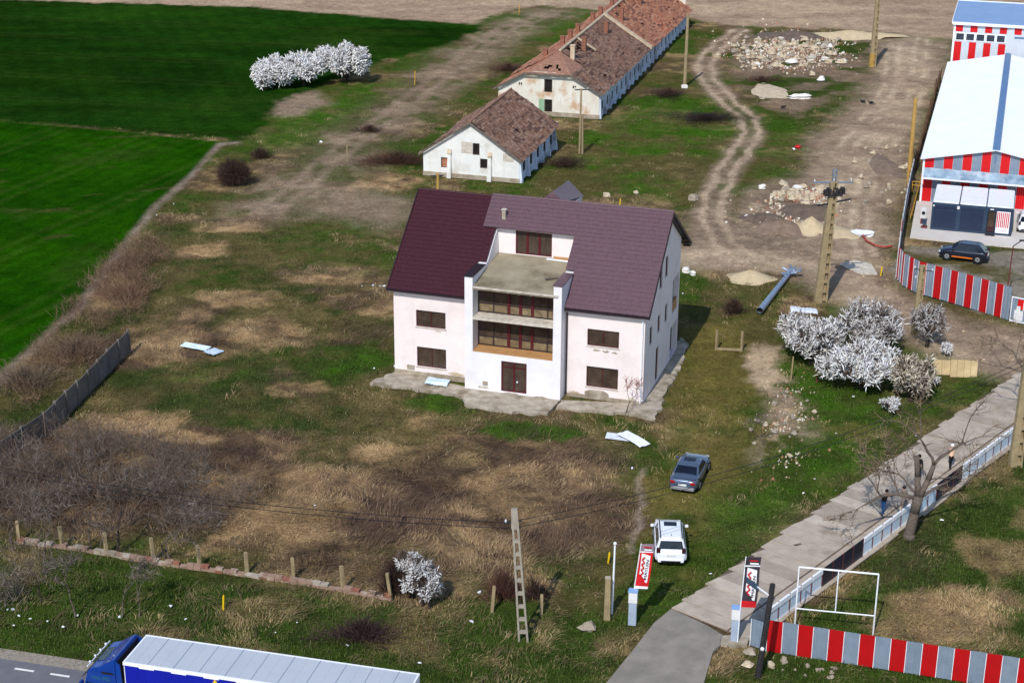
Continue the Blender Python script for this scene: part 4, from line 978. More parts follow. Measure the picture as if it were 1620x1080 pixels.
def build_hall():
    h = thing('white_roofed_hall', 'long industrial hall with white ribbed roof, blue ridge strip and red and grey striped gable', 'warehouse', (HO.x, HO.y, .0), HA)
    W_, L, E, A = 13.0, 45.2, 4.45, 5.75
    top = lambda u: E+(A-E)*(1-abs(u-6.5)/6.5)
    obj('wall', wall_cols(MB(), .05, W_-.05, .06, .3, lambda u: top(u)-.05, [], breaks=[6.5]), MT['pale_sheet'], h)
    obj('wall', MB().box(.05, .3, .301, L-.3, 0, E-.05), MT['grey_sheet'], h); obj('wall', MB().box(W_-.3, W_-.05, .301, L-.3, 0, E-.05), MT['grey_sheet'], h)
    obj('wall', wall_cols(MB(), .05, W_-.05, L-.3, L-.05, lambda u: top(u)-.05, [], breaks=[6.5]), MT['pale_sheet'], h)
    # alternating sheets of the gable, above and below the awning
    u = .12; k = 0
    while u < W_-.1:
        e = min(u+.86, W_-.1)
        for z0, z1 in ((3.45, None), (.15, 2.7)):
            ta, tb = (top(u)-.06, top(e)-.06) if z1 is None else (z1, z1)
            obj('cladding_sheet', corr(MB(), u+.01, e-.01, z0, ta, tb, .05), MT['red_sheet'] if k % 2 == 0 else MT['grey_sheet'], h)
        u = e; k += 1
    aw = MB(); n = 26
    for i in range(n):
        a, b = .15+(W_-.3)*i/n, .15+(W_-.3)*(i+1)/n; r = .05*math.sin(i*2.1)
        aw.hexa([(a,-.95,2.72),(b,-.95,2.72),(b,.0,3.40+r),(a,.0,3.40+r),(a,-.95,2.76),(b,-.95,2.76),(b,.0,3.44+r),(a,.0,3.44+r)])
    obj('awning', aw, MT['awning'], h); obj('gutter', MB().box(.0, W_, -1.12, -.96, 2.62, 2.76), MT['white_metal'], h)
    obj('corner_trim', MB().box(-.06, .115, -.02, .14, .1, E-.1), MT['white_metal'], h); obj('corner_trim', MB().box(W_-.1, W_+.06, -.02, .14, .1, E-.1), MT['white_metal'], h)
    for side in (0, 1):
        mb = MB(); n = 180
        x0, x1 = (-.3, 6.5) if side == 0 else (W_+.3, 6.5)
        z0, z1 = E-.06, A
        prof = []
        for i in range(n*2+1):
            y = -.35+(L+.4)*i/(n*2); prof.append((y, .05 if i % 2 else 0))
        for i in range(n*2):
            (ya, ha), (yb, hb) = prof[i], prof[i+1]
            mb.add([(x0,ya,z0+ha),(x0,yb,z0+hb),(x1,yb,z1+hb),(x1,ya,z1+ha),(x0,ya,z0-.08),(x0,yb,z0-.08),(x1,yb,z1-.08),(x1,ya,z1-.08)], [(0,1,2,3) if side else (3,2,1,0),(4,5,6,7),(0,1,5,4)])
        mb.add([(x0,-.36,z0-.1),(x1,-.36,z1-.1),(x1,-.36,z1+.08),(x0,-.36,z0+.08)], [(0,1,2,3)])
        obj('roof', mb, MT['white_roof'], h, fix=False)
    obj('ridge_cap', MB().hexa([(6.15,-.4,A+.02),(6.85,-.4,A+.02),(6.85,L+.05,A+.02),(6.15,L+.05,A+.02),(6.3,-.4,A+.16),(6.7,-.4,A+.16),(6.7,L+.05,A+.16),(6.3,L+.05,A+.16)]), MT['blue_ridge'], h)
    obj('bracket', MB().box(6.45, 6.55, -.15, .0, 4.55, 5.1), MT['blue_ridge'], h)
    # taller hall behind
    b = thing('blue_roofed_hall', 'taller hall behind with pale blue roof, white fascia and a strip of windows', 'warehouse', tuple(HO+HVV*47.0)+(0,), HA)
    obj('wall', MB().box(.1, 22, .06, 12.5, 0, 8.7), MT['pale_sheet'], b)
    u = .2; k = 0
    while u < 21.9:
        e = min(u+.84, 21.9); m = MT['red_sheet'] if k % 2 == 0 else MT['pale_sheet']
        obj('cladding_sheet', corr(MB(), u+.01, e-.01, 7.75, 8.55, 8.55, .05), m, b)
        if e < 6.2: obj('cladding_sheet', corr(MB(), u+.01, e-.01, 2.0, 6.55, 6.55, .05), m, b)
        u = e; k += 1
    u = .2
    for i in range(5):
        window(b, u+.05, u+1.12, 6.68, 7.62, -.0, fw=.09, frame='white_metal', glass='win_dark', name='window'); u += 1.17
    obj('roller_door', corr(MB(), 7.2, 21.0, 1.0, 7.3, 7.3, .03, amp=.02), MT['pale_sheet'], b)
    obj('lintel', MB().box(7.0, 21.2, -.06, .03, 7.35, 7.5), MT['blue_ridge'], b)
    obj('corner_trim', MB().box(-.04, .18, -.03, .2, 0, 8.6), MT['white_metal'], b); obj('pillar', MB().box(6.28, 6.9, -.03, .06, 0, 8.55), MT['pale_sheet'], b)
    obj('fascia', MB().box(-.2, 22.2, -.3, .0, 8.58, 8.92), MT['white_metal'], b)
    obj('roof', MB().hexa([(-.2,-.29,8.72),(22.2,-.29,8.72),(22.2,13,8.95),(-.2,13,8.95),(-.2,-.29,8.96),(22.2,-.29,8.96),(22.2,13,9.2),(-.2,13,9.2)]), MT['blue_roof'], b)
    obj('verge', MB().box(-.28, -.201, -.3, 13, 8.7, 9.22), MT['white_metal'], b); obj('ridge_trim', MB().box(-.2, 22.2, 13.001, 13.2, 8.9, 9.3), MT['white_metal'], b)
build_hall()
def build_container():
    c = thing('site_office', 'row of three joined anthracite container offices with white rounded roofs before the striped gable', 'container office', tuple(HO+HUV*1.5+HVV*-8.78)+(.10,), HA)
    cw, dp, hh = 2.37, 6.0, 2.5
    for i in range(3):
        x = i*cw
        obj('module', MB().box(x+.02, x+cw-.02, .02, dp, .08, hh), MT['cont'], c)
        mb = MB(); mb.box(x+.05, x+cw-.05, .06, dp-.04, hh+.001, hh+.12); obj('module_roof', mb, MT['white_metal'], c, bevel=.05)
        f = MB().box(x, x+.14, -.03, .0195, 0, hh).box(x+cw-.14, x+cw, -.03, .0195, 0, hh).box(x+.141, x+cw-.141, -.03, .0195, 0, .18).box(x+.141, x+cw-.141, -.03, .0195, hh-.22, hh)
        obj('module_frame', f, MT['cont'], c)
        if i < 2:
            obj('front_panel', MB().box(x+.2, x+cw-.2, -.0, .0195, .24, hh-.3), MT['cont_panel'], c)
            obj('panel_rib', MB().box(x+.3, x+cw-.3, -.02, -.001, 1.85, 1.9), MT['cont'], c)
    x = 2*cw
    d = window(c, x+.16, x+.86, .19, 2.15, -.015, fw=.07, frame='black_trim', depth=.02, name='door'); obj('door_sheet', MB().box(x+.25, x+.78, -.02, -.006, .25, .75), MT['tail_dark'], d)
    obj('step', MB().box(x+.1, x+.95, -.5, -.04, -.02, .1), MT['steel_dark'], c)
    po = obj('poster', MB().box(x+.95, x+2.12, -.02, .018, .2, 2.2), MT['flag_white'], c)
    for k in range(7): obj('stripe', MB().box(x+.99+k*.16, x+1.08+k*.16, -.026, -.0201, .72, 2.12), MT['ink_red'], po)
    obj('printed_line', MB().box(x+1.2, x+1.9, -.026, -.0201, .46, .50), MT['ink_red'], po)
    obj('lamp', MB().box(2.2, 2.42, -.16, -.031, 2.12, 2.38), MT['cab_white'], c)
    obj('lamp', MB().box(.08, .22, -.12, -.031, 2.2, 2.32), MT['cab_white'], c)
    obj('lamp', MB().box(x+.35, x+.65, -.10, -.031, 2.3, 2.4), MT['cab_white'], c)
    a = thing('air_conditioner', 'white cabinet unit on dark stand at the left end of the container office', 'cabinet', tuple(HO+HUV*.75+HVV*-7.2)+(.10,), HA)
    obj('body', MB().box(-.25, .25, -.2, .2, .5, 1.5), MT['cab_white'], a, bevel=.03); obj('stand', MB().box(-.22, .22, -.17, .17, 0, .5), MT['rust'], a)
    obj('fan_grille', MB().tube((0,-.201,1.05),(0,-.23,1.05),.17,.17,12), MT['steel_dark'], a)
    p = thing('gas_regulator', 'dark red gas regulator box with pipe beside the left corner of the container office', 'gas box', tuple(HO+HUV*.95+HVV*-8.5)+(.10,), HA)
    obj('body', MB().box(-.2, .2, -.15, .15, .35, .8), MT['cont'], p); obj('foot', MB().box(-.28, .28, -.2, .2, 0, .12).tube((0,0,.1),(0,0,.36),.05), MT['rust'], p)
build_container()

# ------------------------------------------------------------------ fences
def sheet_run(parent, pts, height, names, width, z0=.05, posts='white_metal'):
    """corrugated sheets one by one along a polyline of ground points"""
    i = 0; k = 0
    for a, b in zip(pts[:-1], pts[1:]):
        a, b = Vector(a), Vector(b); L = (b-a).length; n = max(1, round(L/width)); d = (b-a)/L; nr = Vector((d.y, -d.x))
        for j in range(n):
            s, e = L*j/n, L*(j+1)/n; hj = height(k)
            mb = corr(MB(), s+.01, e-.01, z0, hj, hj, 0, amp=.035, pitch=.22)
            m = Matrix(((d.x, -nr.x, 0, a.x), (d.y, -nr.y, 0, a.y), (0, 0, 1, 0), (0, 0, 0, 1)))
            obj('sheet', mb.xf(m), MT[names(k)], parent)
            q = a+d*s+nr*.055
            obj('edge_strip', MB().bar((q.x,q.y,z0),(q.x,q.y,hj),.035,.03,up=(d.x,d.y,0)), MT[posts], parent); k += 1
        obj('rail', MB().bar((a.x-nr.x*.08,a.y-nr.y*.08,.6),(b.x-nr.x*.08,b.y-nr.y*.08,.6),.05,.06).bar((a.x-nr.x*.08,a.y-nr.y*.08,height(0)-.4),(b.x-nr.x*.08,b.y-nr.y*.08,height(0)-.4),.05,.06), MT['steel_dark'], parent)
def fences():
    f = thing('striped_fence', 'red and grey corrugated metal fence running to the lower right edge beside the highway', 'fence')
    p0 = g2(1187,1021); pm = g2(1212,1030); p1 = g2(1500,1075); d = (Vector(p1)-Vector(pm)).normalized()
    sheet_run(f, [p0, pm], lambda k: 1.62, lambda k: 'grey_sheet', .85)
    sheet_run(f, [pm, tuple(Vector(pm)+d*16.2)], lambda k: 1.86, lambda k: ('red_fence', 'grey_sheet')[k % 2], .775)
    y = thing('yard_fence', 'red and grey corrugated metal fence around the hall yard with the black hatchback', 'fence')
    A = W((1595,507),(1560,496),(1500,478),(1450,464),(1428,452),(1418,440))
    sheet_run(y, A[::-1], lambda k: 2.75-.0*k, lambda k: ('red_fence', 'grey_sheet')[k % 2], .66, posts='white_metal')
    B = W((1418,440),(1424,390),(1434,330),(1443,290))
    sheet_run(y, B[::-1], lambda k: 2.5, lambda k: ('red_fence' if k in (12, 11) else 'pale_sheet'), 1.9)
    # yard gate leaf with notices
    g = thing('yard_gate', 'grey metal gate leaf with red and white notices at the end of the yard fence', 'gate')
    a, b = Vector(g2(1596,508)), Vector(g2(1640,517)); d = (b-a).normalized(); nr = Vector((d.y, -d.x))
    m = Matrix(((d.x, -nr.x, 0, a.x), (d.y, -nr.y, 0, a.y), (0, 0, 1, 0), (0, 0, 0, 1)))
    obj('gate_leaf', corr(MB(), .1, 1.55, .15, 2.0, 2.0, 0, amp=.025).xf(m), MT['grey_sheet'], g)
    fr = MB()
    for q in ((.04,.1,.05,2.08),(1.55,1.61,.05,2.08),(.1,1.55,2.0,2.08),(.1,1.55,.06,.15)): fr.box(q[0], q[1], -.06, .02, q[2], q[3])
    obj('gate_frame', fr.xf(m), MT['white_metal'], g)
    for n_, q, mm in (('red_notice',(.55,1.0,1.15,1.95),'red_sheet'),('white_notice',(.35,1.05,.2,1.05),'cab_white'),('white_notice',(1.0,1.4,1.1,1.75),'cab_white'),('white_notice',(.5,.8,1.05,1.4),'cab_white')):
        obj(n_, MB().box(q[0], q[1], -.075-.01*len(n_)/10, -.062, q[2], q[3]).xf(m), MT[mm], g)
    # low fence with pale panels along the concrete lane
    p = thing('lane_fence', 'low white railed fence with pale blue panels between concrete lane and lower right meadow', 'fence')
    a, b = Vector(g2(1212,996)), Vector(g2(1640,672)); L = (b-a).length; d = (b-a)/L; nr = Vector((d.y, -d.x))
    n = 30; h0 = 1.15
    ang = math.atan2(d.y, d.x)
    mw = Matrix.Translation((a.x, a.y, 0)) @ Matrix.Rotation(ang, 4, 'Z')
    def px2s(u, v): q = Vector(g2(u, v)); return (q-a).dot(d)
    dark = [(px2s(1306,921), px2s(1350,889)), (px2s(1478,790), px2s(1517,760))]
    for i in range(n):
        s, e = L*i/n, L*(i+1)/n; mid = (s+e)/2; dk = any(x-.3 < mid < y_+.3 for x, y_ in dark)
        obj('post', MB().box(s-.03, s+.03, -.03, .03, 0, h0+.06).xf(mw), MT['rust'], p)
        if dk: obj('panel', MB().box(s+.035, e-.035, -.02, .02, .06, h0+.05).xf(mw), MT['navy_panel'], p)
        else:
            obj('panel', MB().box(s+.07, e-.07, -.012, .012, .2, h0-.26).xf(mw), MT['poly_panel'], p)
            obj('top_rail', MB().box(s+.035, e-.035, -.06, .06, h0-.24, h0+.04).xf(mw), MT['white_metal'], p)
            obj('bottom_rail', MB().box(s+.035, e-.035, -.02, .02, .05, .18).xf(mw), MT['white_metal'], p)
    # concrete panel fence on the left
    q = thing('concrete_panel_fence', 'grey weathered concrete panel fence at the left edge below the green field', 'fence')
    P = [Vector(g2(*t)) for t in ((-60,790),(0,738),(72,690),(140,622),(205,556))]
    pts = [P[0]]
    for a, b in zip(P[:-1], P[1:]):
        L = (b-a).length; n = max(1, round(L/2.0))
        for j in range(1, n+1): pts.append(a+(b-a)*j/n)
    r = random.Random(2)
    for i, a in enumerate(pts):
        nxt = pts[min(i+1, len(pts)-1)]; prv = pts[max(i-1, 0)]; d = (nxt-prv).normalized(); ang = math.atan2(d.y, d.x)
        mw = Matrix.Translation((a.x, a.y, -.1)) @ Matrix.Rotation(ang, 4, 'Z') @ Matrix.Rotation(r.uniform(-.04,.04), 4, 'X')
        obj('post', MB().box(-.08, .08, -.09, .09, 0, 1.85).xf(mw), MT['pan_conc'], q)
        if i < len(pts)-1:
            L = (nxt-a).length; d2 = (nxt-a).normalized(); mw = Matrix.Translation((a.x, a.y, -.1)) @ Matrix.Rotation(math.atan2(d2.y, d2.x), 4, 'Z') @ Matrix.Rotation(r.uniform(-.03,.03), 4, 'X')
            for k in range(4):
                obj('panel', MB().box(.085, L-.085, -.03, .03, .02+.43*k, .44+.43*k).xf(mw), MT['pan_conc'], q)
    # stick paling along the hall
    s = thing('stick_fence', 'rough paling of thin brown sticks along the left side of the white roofed hall', 'fence')
    a = HO+HUV*-1.3+HVV*0; r = random.Random(4)
    for k in range(150):
        c = a+HVV*(k*.36+.5)+HUV*r.uniform(-.08,.08); hh = r.uniform(1.3, 2.1)
        obj('stick', MB().tube((c.x,c.y,-.1),(c.x+r.uniform(-.12,.12),c.y+r.uniform(-.15,.15),hh),.05,.035,5), MT['brown_wood'], s)
    e = a+HVV*54.5
    obj('rail', MB().bar((a.x,a.y,.7),(e.x,e.y,.7),.06,.08).bar((a.x,a.y,1.3),(e.x,e.y,1.3),.06,.08), MT['brown_wood'], s)
    g_ = thing('gas_pipe', 'thin yellow gas pipe on supports by the left corner of the white roofed hall', 'pipe')
    a, b = G(1440,345,.6), G(1478,205,.6)
    m = MB().tube(a, b, .045, n=6); c_ = G(1444,287,1.6); d_ = G(1467,289,1.6); m.tube(c_, d_, .04, n=6).tube((c_.x,c_.y,.6), c_, .04, n=6); c_.z = d_.z = 1.25; m.tube(c_, d_, .04, n=6)
    obj('pipe', m, MT['yellow_pipe'], g_)
    for t in (.1,.5,.9): p_ = a.lerp(b, t); obj('support', MB().tube((p_.x,p_.y,-.1),(p_.x,p_.y,.58),.04,n=6), MT['yellow_pipe'], g_)
    # brick footing with leaning concrete posts
    w_ = thing('brick_footing', 'low crumbling brick footing with concrete posts along the roadside at lower left', 'low wall')
    P = [Vector(g2(*t)) for t in ((28,857),(118,868),(240,889),(388,909),(520,929),(620,948))]; r = random.Random(6); k = 0
    for a, b in zip(P[:-1], P[1:]):
        L = (b-a).length; n = int(L/.42); d = (b-a)/L; nr = Vector((d.y, -d.x)); ang = math.atan2(d.y, d.x)
        for j in range(n):
            for c in range(2):
                mw = Matrix.Translation((a.x+d.x*(L*(j+.5)/n), a.y+d.y*(L*(j+.5)/n), -.05+.16*c+r.uniform(-.015,.015))) @ Matrix.Rotation(ang+r.uniform(-.05,.05), 4, 'Z')
                if c == 1 and r.random() < .2: continue
                mm = 'old_brick' if r.random() < .7 else ('brick' if r.random() < .4 else 'concrete')
                o = obj('brick', MB().box(-L/n*.485, L/n*.485, -.14+r.uniform(-.03,.03), .14+r.uniform(-.03,.03), 0, .16+r.uniform(-.03,.02)).xf(mw), MT[mm], w_); k += 1
    for (bx, by, tx, ty, hh) in ((30,858,26,821,1.25),(99,866,93,832,1.3),(169,877,164,842,1.35),(243,888,238,850,1.45),(316,897,312,862,1.35),(391,907,388,873,1.3),(464,916,462,882,1.3),(543,933,539,894,1.45),(619,947,610,906,1.55)):
        p = G(bx, by); tp = G(tx, ty, hh); tp = p+(tp-p).normalized()*hh*1.0 if (tp-p).length > 0 else tp
        tp = Vector((p.x+(tp.x-p.x)*.7, p.y+(tp.y-p.y)*.7, hh))
        obj('post', MB().bar((p.x,p.y,-.1), tp, .17, .17), MT['pole_conc'], w_)
    grp = 'lone concrete posts of the vanished roadside fence'
    for (u, v, hh, ln, lab) in ((697,941,1.5,0,'stubby concrete post half hidden behind the roadside blossom bush'),(778,967,1.5,.12,'lone concrete post left of the lattice power pole'),(856,971,1.15,.02,'short concrete post right of the lattice power pole')):
        p = G(u, v); o = thing('fence_post', lab, 'post', p, 0, grp)
        obj('shaft', MB().bar((0,0,-.1),(ln,0,hh),.17,.17), MT['pole_conc'], o); obj('cap', MB().box(ln-.06, ln+.06, -.06, .06, hh, hh+.05), MT['pole_conc'], o)
fences()
# ------------------------------------------------------------------ poles, wires, signs
def lattice_pole(loc, H, lean=(0,0), rz=0, w0=.5, w1=.24, d=.2, label='', mat_='pole_conc', base=None, name='power_pole', group=None, head=True):
    """Romanian style vierendeel concrete pole: two legs with rungs"""
    t = thing(name, label, 'power pole', loc, rz, group)
    n = int(H/.75); rung = MB()
    X = lambda z, s: (lean[0]*z/H+s*(w0+(w1-w0)*z/H)/2, lean[1]*z/H, z)
    for s in (-1, 1): obj('leg', MB().bar(X(-.15, s), X(H, s), .10, d, up=(0,1,0)), MT[mat_], t)
    for k in range(1, n+1):
        z = H*k/n-.25; a, b = X(z, -1), X(z, 1); obj('rung', MB().bar(a, b, d*.85, .16), MT[mat_], t)
    obj('head', MB().box(X(H,0)[0]-w1/2-.04, X(H,0)[0]+w1/2+.04, X(H,0)[1]-d/2-.01, X(H,0)[1]+d/2+.01, H-1.0, H+.05), MT[mat_], t)
    if base: obj('painted_base', MB().bar(X(.0,0), X(2.0,0), w0+.16, d+.06, up=(0,1,0)), MT[base], t)
    return t
def web_pole(loc, H, lean=(0,0), rz=0, w0=.8, w1=.4, d=.3, label='', mat_='pole_conc', base=None, name='power_pole'):
    """heavier concrete pole: broad leg, narrow leg and rungs in front of a thin web, so the pockets are blind"""
    t = thing(name, label, 'power pole', loc, rz)
    def X(z, s): return Vector((lean[0]*z/H+s*(w0+(w1-w0)*z/H)/2, lean[1]*z/H, z))
    def slab(s0, s1, y0, y1, z0, z1):
        a, b, c, e = X(z0,s0), X(z0,s1), X(z1,s0), X(z1,s1); v = lambda p, y: (p.x, p.y+y, p.z)
        return [v(a,y0), v(b,y0), v(b,y1), v(a,y1), v(c,y0), v(e,y0), v(e,y1), v(c,y1)]
    obj('leg', MB().hexa(slab(-1, .12, -d/2, d/2, -.15, H)), MT[mat_], t); obj('leg', MB().hexa(slab(.72, 1, -d/2, d/2, -.15, H)), MT[mat_], t)
    obj('web', MB().hexa(slab(.12, .72, .06, .13, -.15, H)), MT[mat_], t)
    n = int(H/.8)
    for k in range(n+1):
        z = max(0, H*k/n-.14); obj('rung', MB().hexa(slab(.121, .719, -d/2+.03, d/2-.03, z, min(H, z+.28))), MT[mat_], t)
    if base: obj('painted_base', MB().hexa(slab(-1.03, .3, -d/2-.012, d/2+.012, -.1, 1.7)), MT[base], t)
    return t
def wood_pole(name, label, cat, loc, H, r, m, lean=(0,0), group=None, cross=None):
    t = thing(name, label, cat, loc, 0, group)
    obj('shaft', MB().tube((0,0,-.2),(lean[0],lean[1],H), r, r*.75, 10), MT[m], t)
    obj('cap', MB().tube((lean[0],lean[1],H),(lean[0],lean[1],H+.06), r*.85, r*.3, 10), MT[m], t)
    if cross:
        obj('crossarm', MB().bar((lean[0]-cross,lean[1],H-.3),(lean[0]+cross,lean[1]+.1,H-.3),.1,.1), MT['steel_dark'], t)
        for s in (-1, 0, 1): insulator(t, (lean[0]+s*cross*.9, lean[1], H-.24))
    return t
def insulator(t, p):
    q = obj('insulator', MB().tube(p, (p[0],p[1],p[2]+.1), .03).tube((p[0],p[1],p[2]+.08),(p[0],p[1],p[2]+.2),.06,.04), MT['cab_white'], t)
    return q
def poles():
    # tall transformer-style pole
    t = web_pole(G(1298,475), 9.9, (.35,0), R(8), 1.05, .55, .4, 'tall concrete lattice pole with crossarm and switch gear rising from the blossom bushes')
    obj('crossarm', MB().bar((-1.35,0,9.85),(1.9,0,9.75),.12,.12), MT['steel'], t)
    obj('crossarm', MB().bar((-.9,-.2,8.0),(1.9,.15,8.35),.14,.1), MT['steel_dark'], t)
    g = MB().box(-.35,1.05,-.35,.35,8.75,8.85)
    obj('platform', g, MT['steel_dark'], t)
    r = random.Random(1)
    for k in range(6):
        x = -.35+.28*k; obj('switch_unit', MB().box(x, x+.2, -.3, .25, 8.86, 9.2+.15*(k % 2)).tube((x+.1,-.2,9.2),(x+.1,-.2,9.5),.05,.03), MT['steel_dark'], t)
    obj('head_frame', MB().box(.2,.28,-.1,.1,9.9,10.75).box(.48,.56,-.1,.1,9.9,10.75).box(.28,.48,-.1,.1,10.3,10.4).box(.2,.56,-.1,.1,10.751,10.85), MT['steel'], t)
    for s in (-1.2,.35,1.75): insulator(t, (s,0,9.9))
    lattice_pole(G(828,1012), 7.5, (-.52,.05), R(-3), .44, .22, .2, 'leaning concrete lattice power pole standing alone on the verge by the highway', 'pole_grey')
    obj_bracket = [o for o in bpy.data.objects if o.get('label', '').startswith('leaning concrete lattice')][0]
    obj('crossarm', MB().bar((-.95,0,6.75),(-.15,0,6.9),.06,.06).bar((-.6,.0,6.4),(-.2,0,6.45),.05,.05), MT['steel_dark'], obj_bracket); insulator(obj_bracket, (-.95,0,6.76)); insulator(obj_bracket, (-.62,0,6.42))
    web_pole(G(1380,105), 12.0, (.2,.5), R(10), .85, .4, .35, 'concrete lattice pole with yellow painted foot beside the rubble tip', base='pole_yellow')
    wood_pole('concrete_pole', 'round ochre concrete pole beside the far end of the long barn', 'pole', G(1083,137), 8.8, .22, 'pole_conc', (.05,.1))
    o = thing('base_block', 'white stone block at the foot of the ochre pole beside long barn', 'block', G(1083,139)); obj('block', MB().box(-.4,.35,-.35,.3,-.05,.35), MT['stone_white'], o, bevel=.06)
    t = thing('twin_pole', 'twin timber pole with crossarm on the grass in front of the long barn', 'power pole', G(919,243))
    for s in (-1,1): obj('shaft', MB().tube((s*.16,0,-.2),(s*.1,.1,4.2 if s > 0 else 6.9),.11,.09), MT['pole_conc'], t)
    obj('crossarm', MB().bar((-.75,.1,6.75),(.65,.1,6.8),.1,.1), MT['steel_dark'], t)
    for s in (-.7,-.1,.55): insulator(t, (s,.1,6.8))
    t = wood_pole('short_pole', 'short ochre pole with small crossarm rising behind the left roof of the white house', 'pole', G(693,322,0), 2.9, .16, 'pole_yellow', (0,.05)); 
    obj('crossarm', MB().bar((-.75,0,2.7),(.6,.1,2.75),.08,.08).bar((-.5,-.2,2.55),(.4,.3,2.62),.06,.06), MT['steel_dark'], t)
    t = wood_pole('concrete_pole', 'tall ochre pole leaning beside the stick paling at the hall', 'pole', G(1437,292), 8.6, .24, 'pole_yellow', (.0,.3))
    t = web_pole(G(1447,530), 5.6, (.12,.05), R(5), .58, .42, .26, 'slim concrete pole with small brackets between blossom trees and the yard fence')
    obj('crossarm', MB().bar((-.55,0,5.35),(.95,0,5.1),.06,.06), MT['steel_dark'], t)
    for x, z in ((-.5,5.38),(.9,5.12),(-.35,4.6)): insulator(t, (x,0,z))
    t = web_pole(G(1606,735), 9.6, (.1,.1), R(4), .8, .5, .4, 'tall concrete pole at the right edge standing in the meadow by the lane fence')
    w_ = thing('yard_lamp', 'thin rusty lamp post with bent arm inside the hall yard', 'lamp post', G(1592,470))
    obj('shaft', MB().tube((0,0,-.1),(.1,.1,4.3),.06,.05), MT['rust'], w_); obj('arm', MB().tube((.1,.1,4.3),(.75,.2,4.75),.045,.04), MT['steel_dark'], w_); obj('lamp_head', MB().box(.6,.95,.1,.3,4.7,4.8), MT['steel_dark'], w_)
    # roadside post with attached tube
    o = thing('concrete_post', 'squat yellowish concrete post beside the slim white pipe at the gateway', 'post', G(960,977)); obj('shaft', MB().hexa([(-.17,-.14,-.1),(.17,-.14,-.1),(.17,.14,-.1),(-.17,.14,-.1),(-.13,-.11,2.4),(.13,-.11,2.4),(.13,.11,2.4),(-.13,.11,2.4)]), MT['pole_conc'], o); obj('cap', MB().box(-.15,.15,-.13,.13,2.401,2.46), MT['concrete'], o)
    o = thing('white_pipe', 'slim white metal pipe pole with small cap left of the red banner', 'pole', G(968,970)); obj('shaft', MB().tube((0,0,-.1),(.05,0,4.15),.06,.05), MT['white_metal'], o); obj('cap', MB().ball((.05,0,4.2),.1,8,6), MT['cab_white'], o)
    o = thing('street_lamp', 'dark timber pole with solar lamp arm beside the right banner', 'street lamp', G(1199,1068))
    obj('shaft', MB().tube((0,0,-.2),(.42,0,5.2),.17,.14,10), MT['steel_dark'], o); obj('bracket', MB().tube((.38,0,4.5),(-.35,-.1,5.1),.05,.05), MT['white_metal'], o)
    obj('lamp_head', MB().hexa([(-.95,-.3,5.45),(-.3,-.3,4.95),(-.25,.15,4.98),(-.9,.15,5.48),(-.93,-.3,5.52),(-.28,-.3,5.02),(-.23,.15,5.05),(-.88,.15,5.55)]), MT['cont'], o)
    obj('marker', MB().ball((.1,-.18,1.65),.11,8,6), MT['cab_white'], o)
    # yellow marker stakes and other stakes
    grp = 'thin marker stakes'
    for (u, v, hh, m, lab) in ((821,22,1.5,'yellow_pipe','yellow marker stake beside the far end of the dirt track'),(656,133,1.6,'yellow_pipe','yellow stake near the pair of blossom trees'),(549,258,1.9,'pole_conc','pale thin stake standing in the dirt track'),(980,328,.8,'yellow_paint','short bright yellow stake behind the mauve roof'),(1393,435,.7,'yellow_paint','short yellow post on grass outside the yard fence'),(353,962,.75,'yellow_paint','bright yellow stake in the verge grass near the truck'),(962,888,.55,'yellow_paint','yellow tag stake behind the white pipe'),(1251,600,1.7,'pole_conc','thin grey stake leaning beneath the left blossom tree'),(1292,603,1.3,'rust','thin brown stake beneath the middle blossom tree')):
        p = G(u, v); o = thing('marker_stake', lab, 'stake', p, 0, grp); obj('shaft', MB().bar((0,0,-.1),(.06,0,hh),.11,.09), MT[m], o); obj('tip', MB().bar((.06,0,hh),(.063,0,hh+.06),.08,.06), MT[m], o)
    # cabinets
    for (u, v, lab, bs) in ((1000,987,'grey utility cabinet with white meter head under the red banner', False),(1162,1014,'grey utility cabinet on concrete footing under the dark banner', True)):
        p = G(u, v); o = thing('utility_cabinet', lab, 'utility cabinet', p, R(-8), 'utility cabinets at the gateway')
        obj('body', MB().box(-.21,.21,-.15,.15,0,1.35), MT['cabinet'], o, bevel=.015); obj('meter_head', MB().box(-.23,.23,-.19,.16,1.351,2.0), MT['cab_white'], o, bevel=.015); obj('lid', MB().box(-.25,.25,-.22,.19,2.001,2.07), MT['cab_lid'], o)
        obj('door', MB().box(-.17,.17,-.17,-.151,.1,1.25), MT['cabinet'], o)
        if bs: obj('footing', MB().prism([(-.7,-.45),(-.1,-.6),(.65,-.35),(.75,.3),(.1,.5),(-.6,.3)],-.1,.12), MT['concrete'], o)
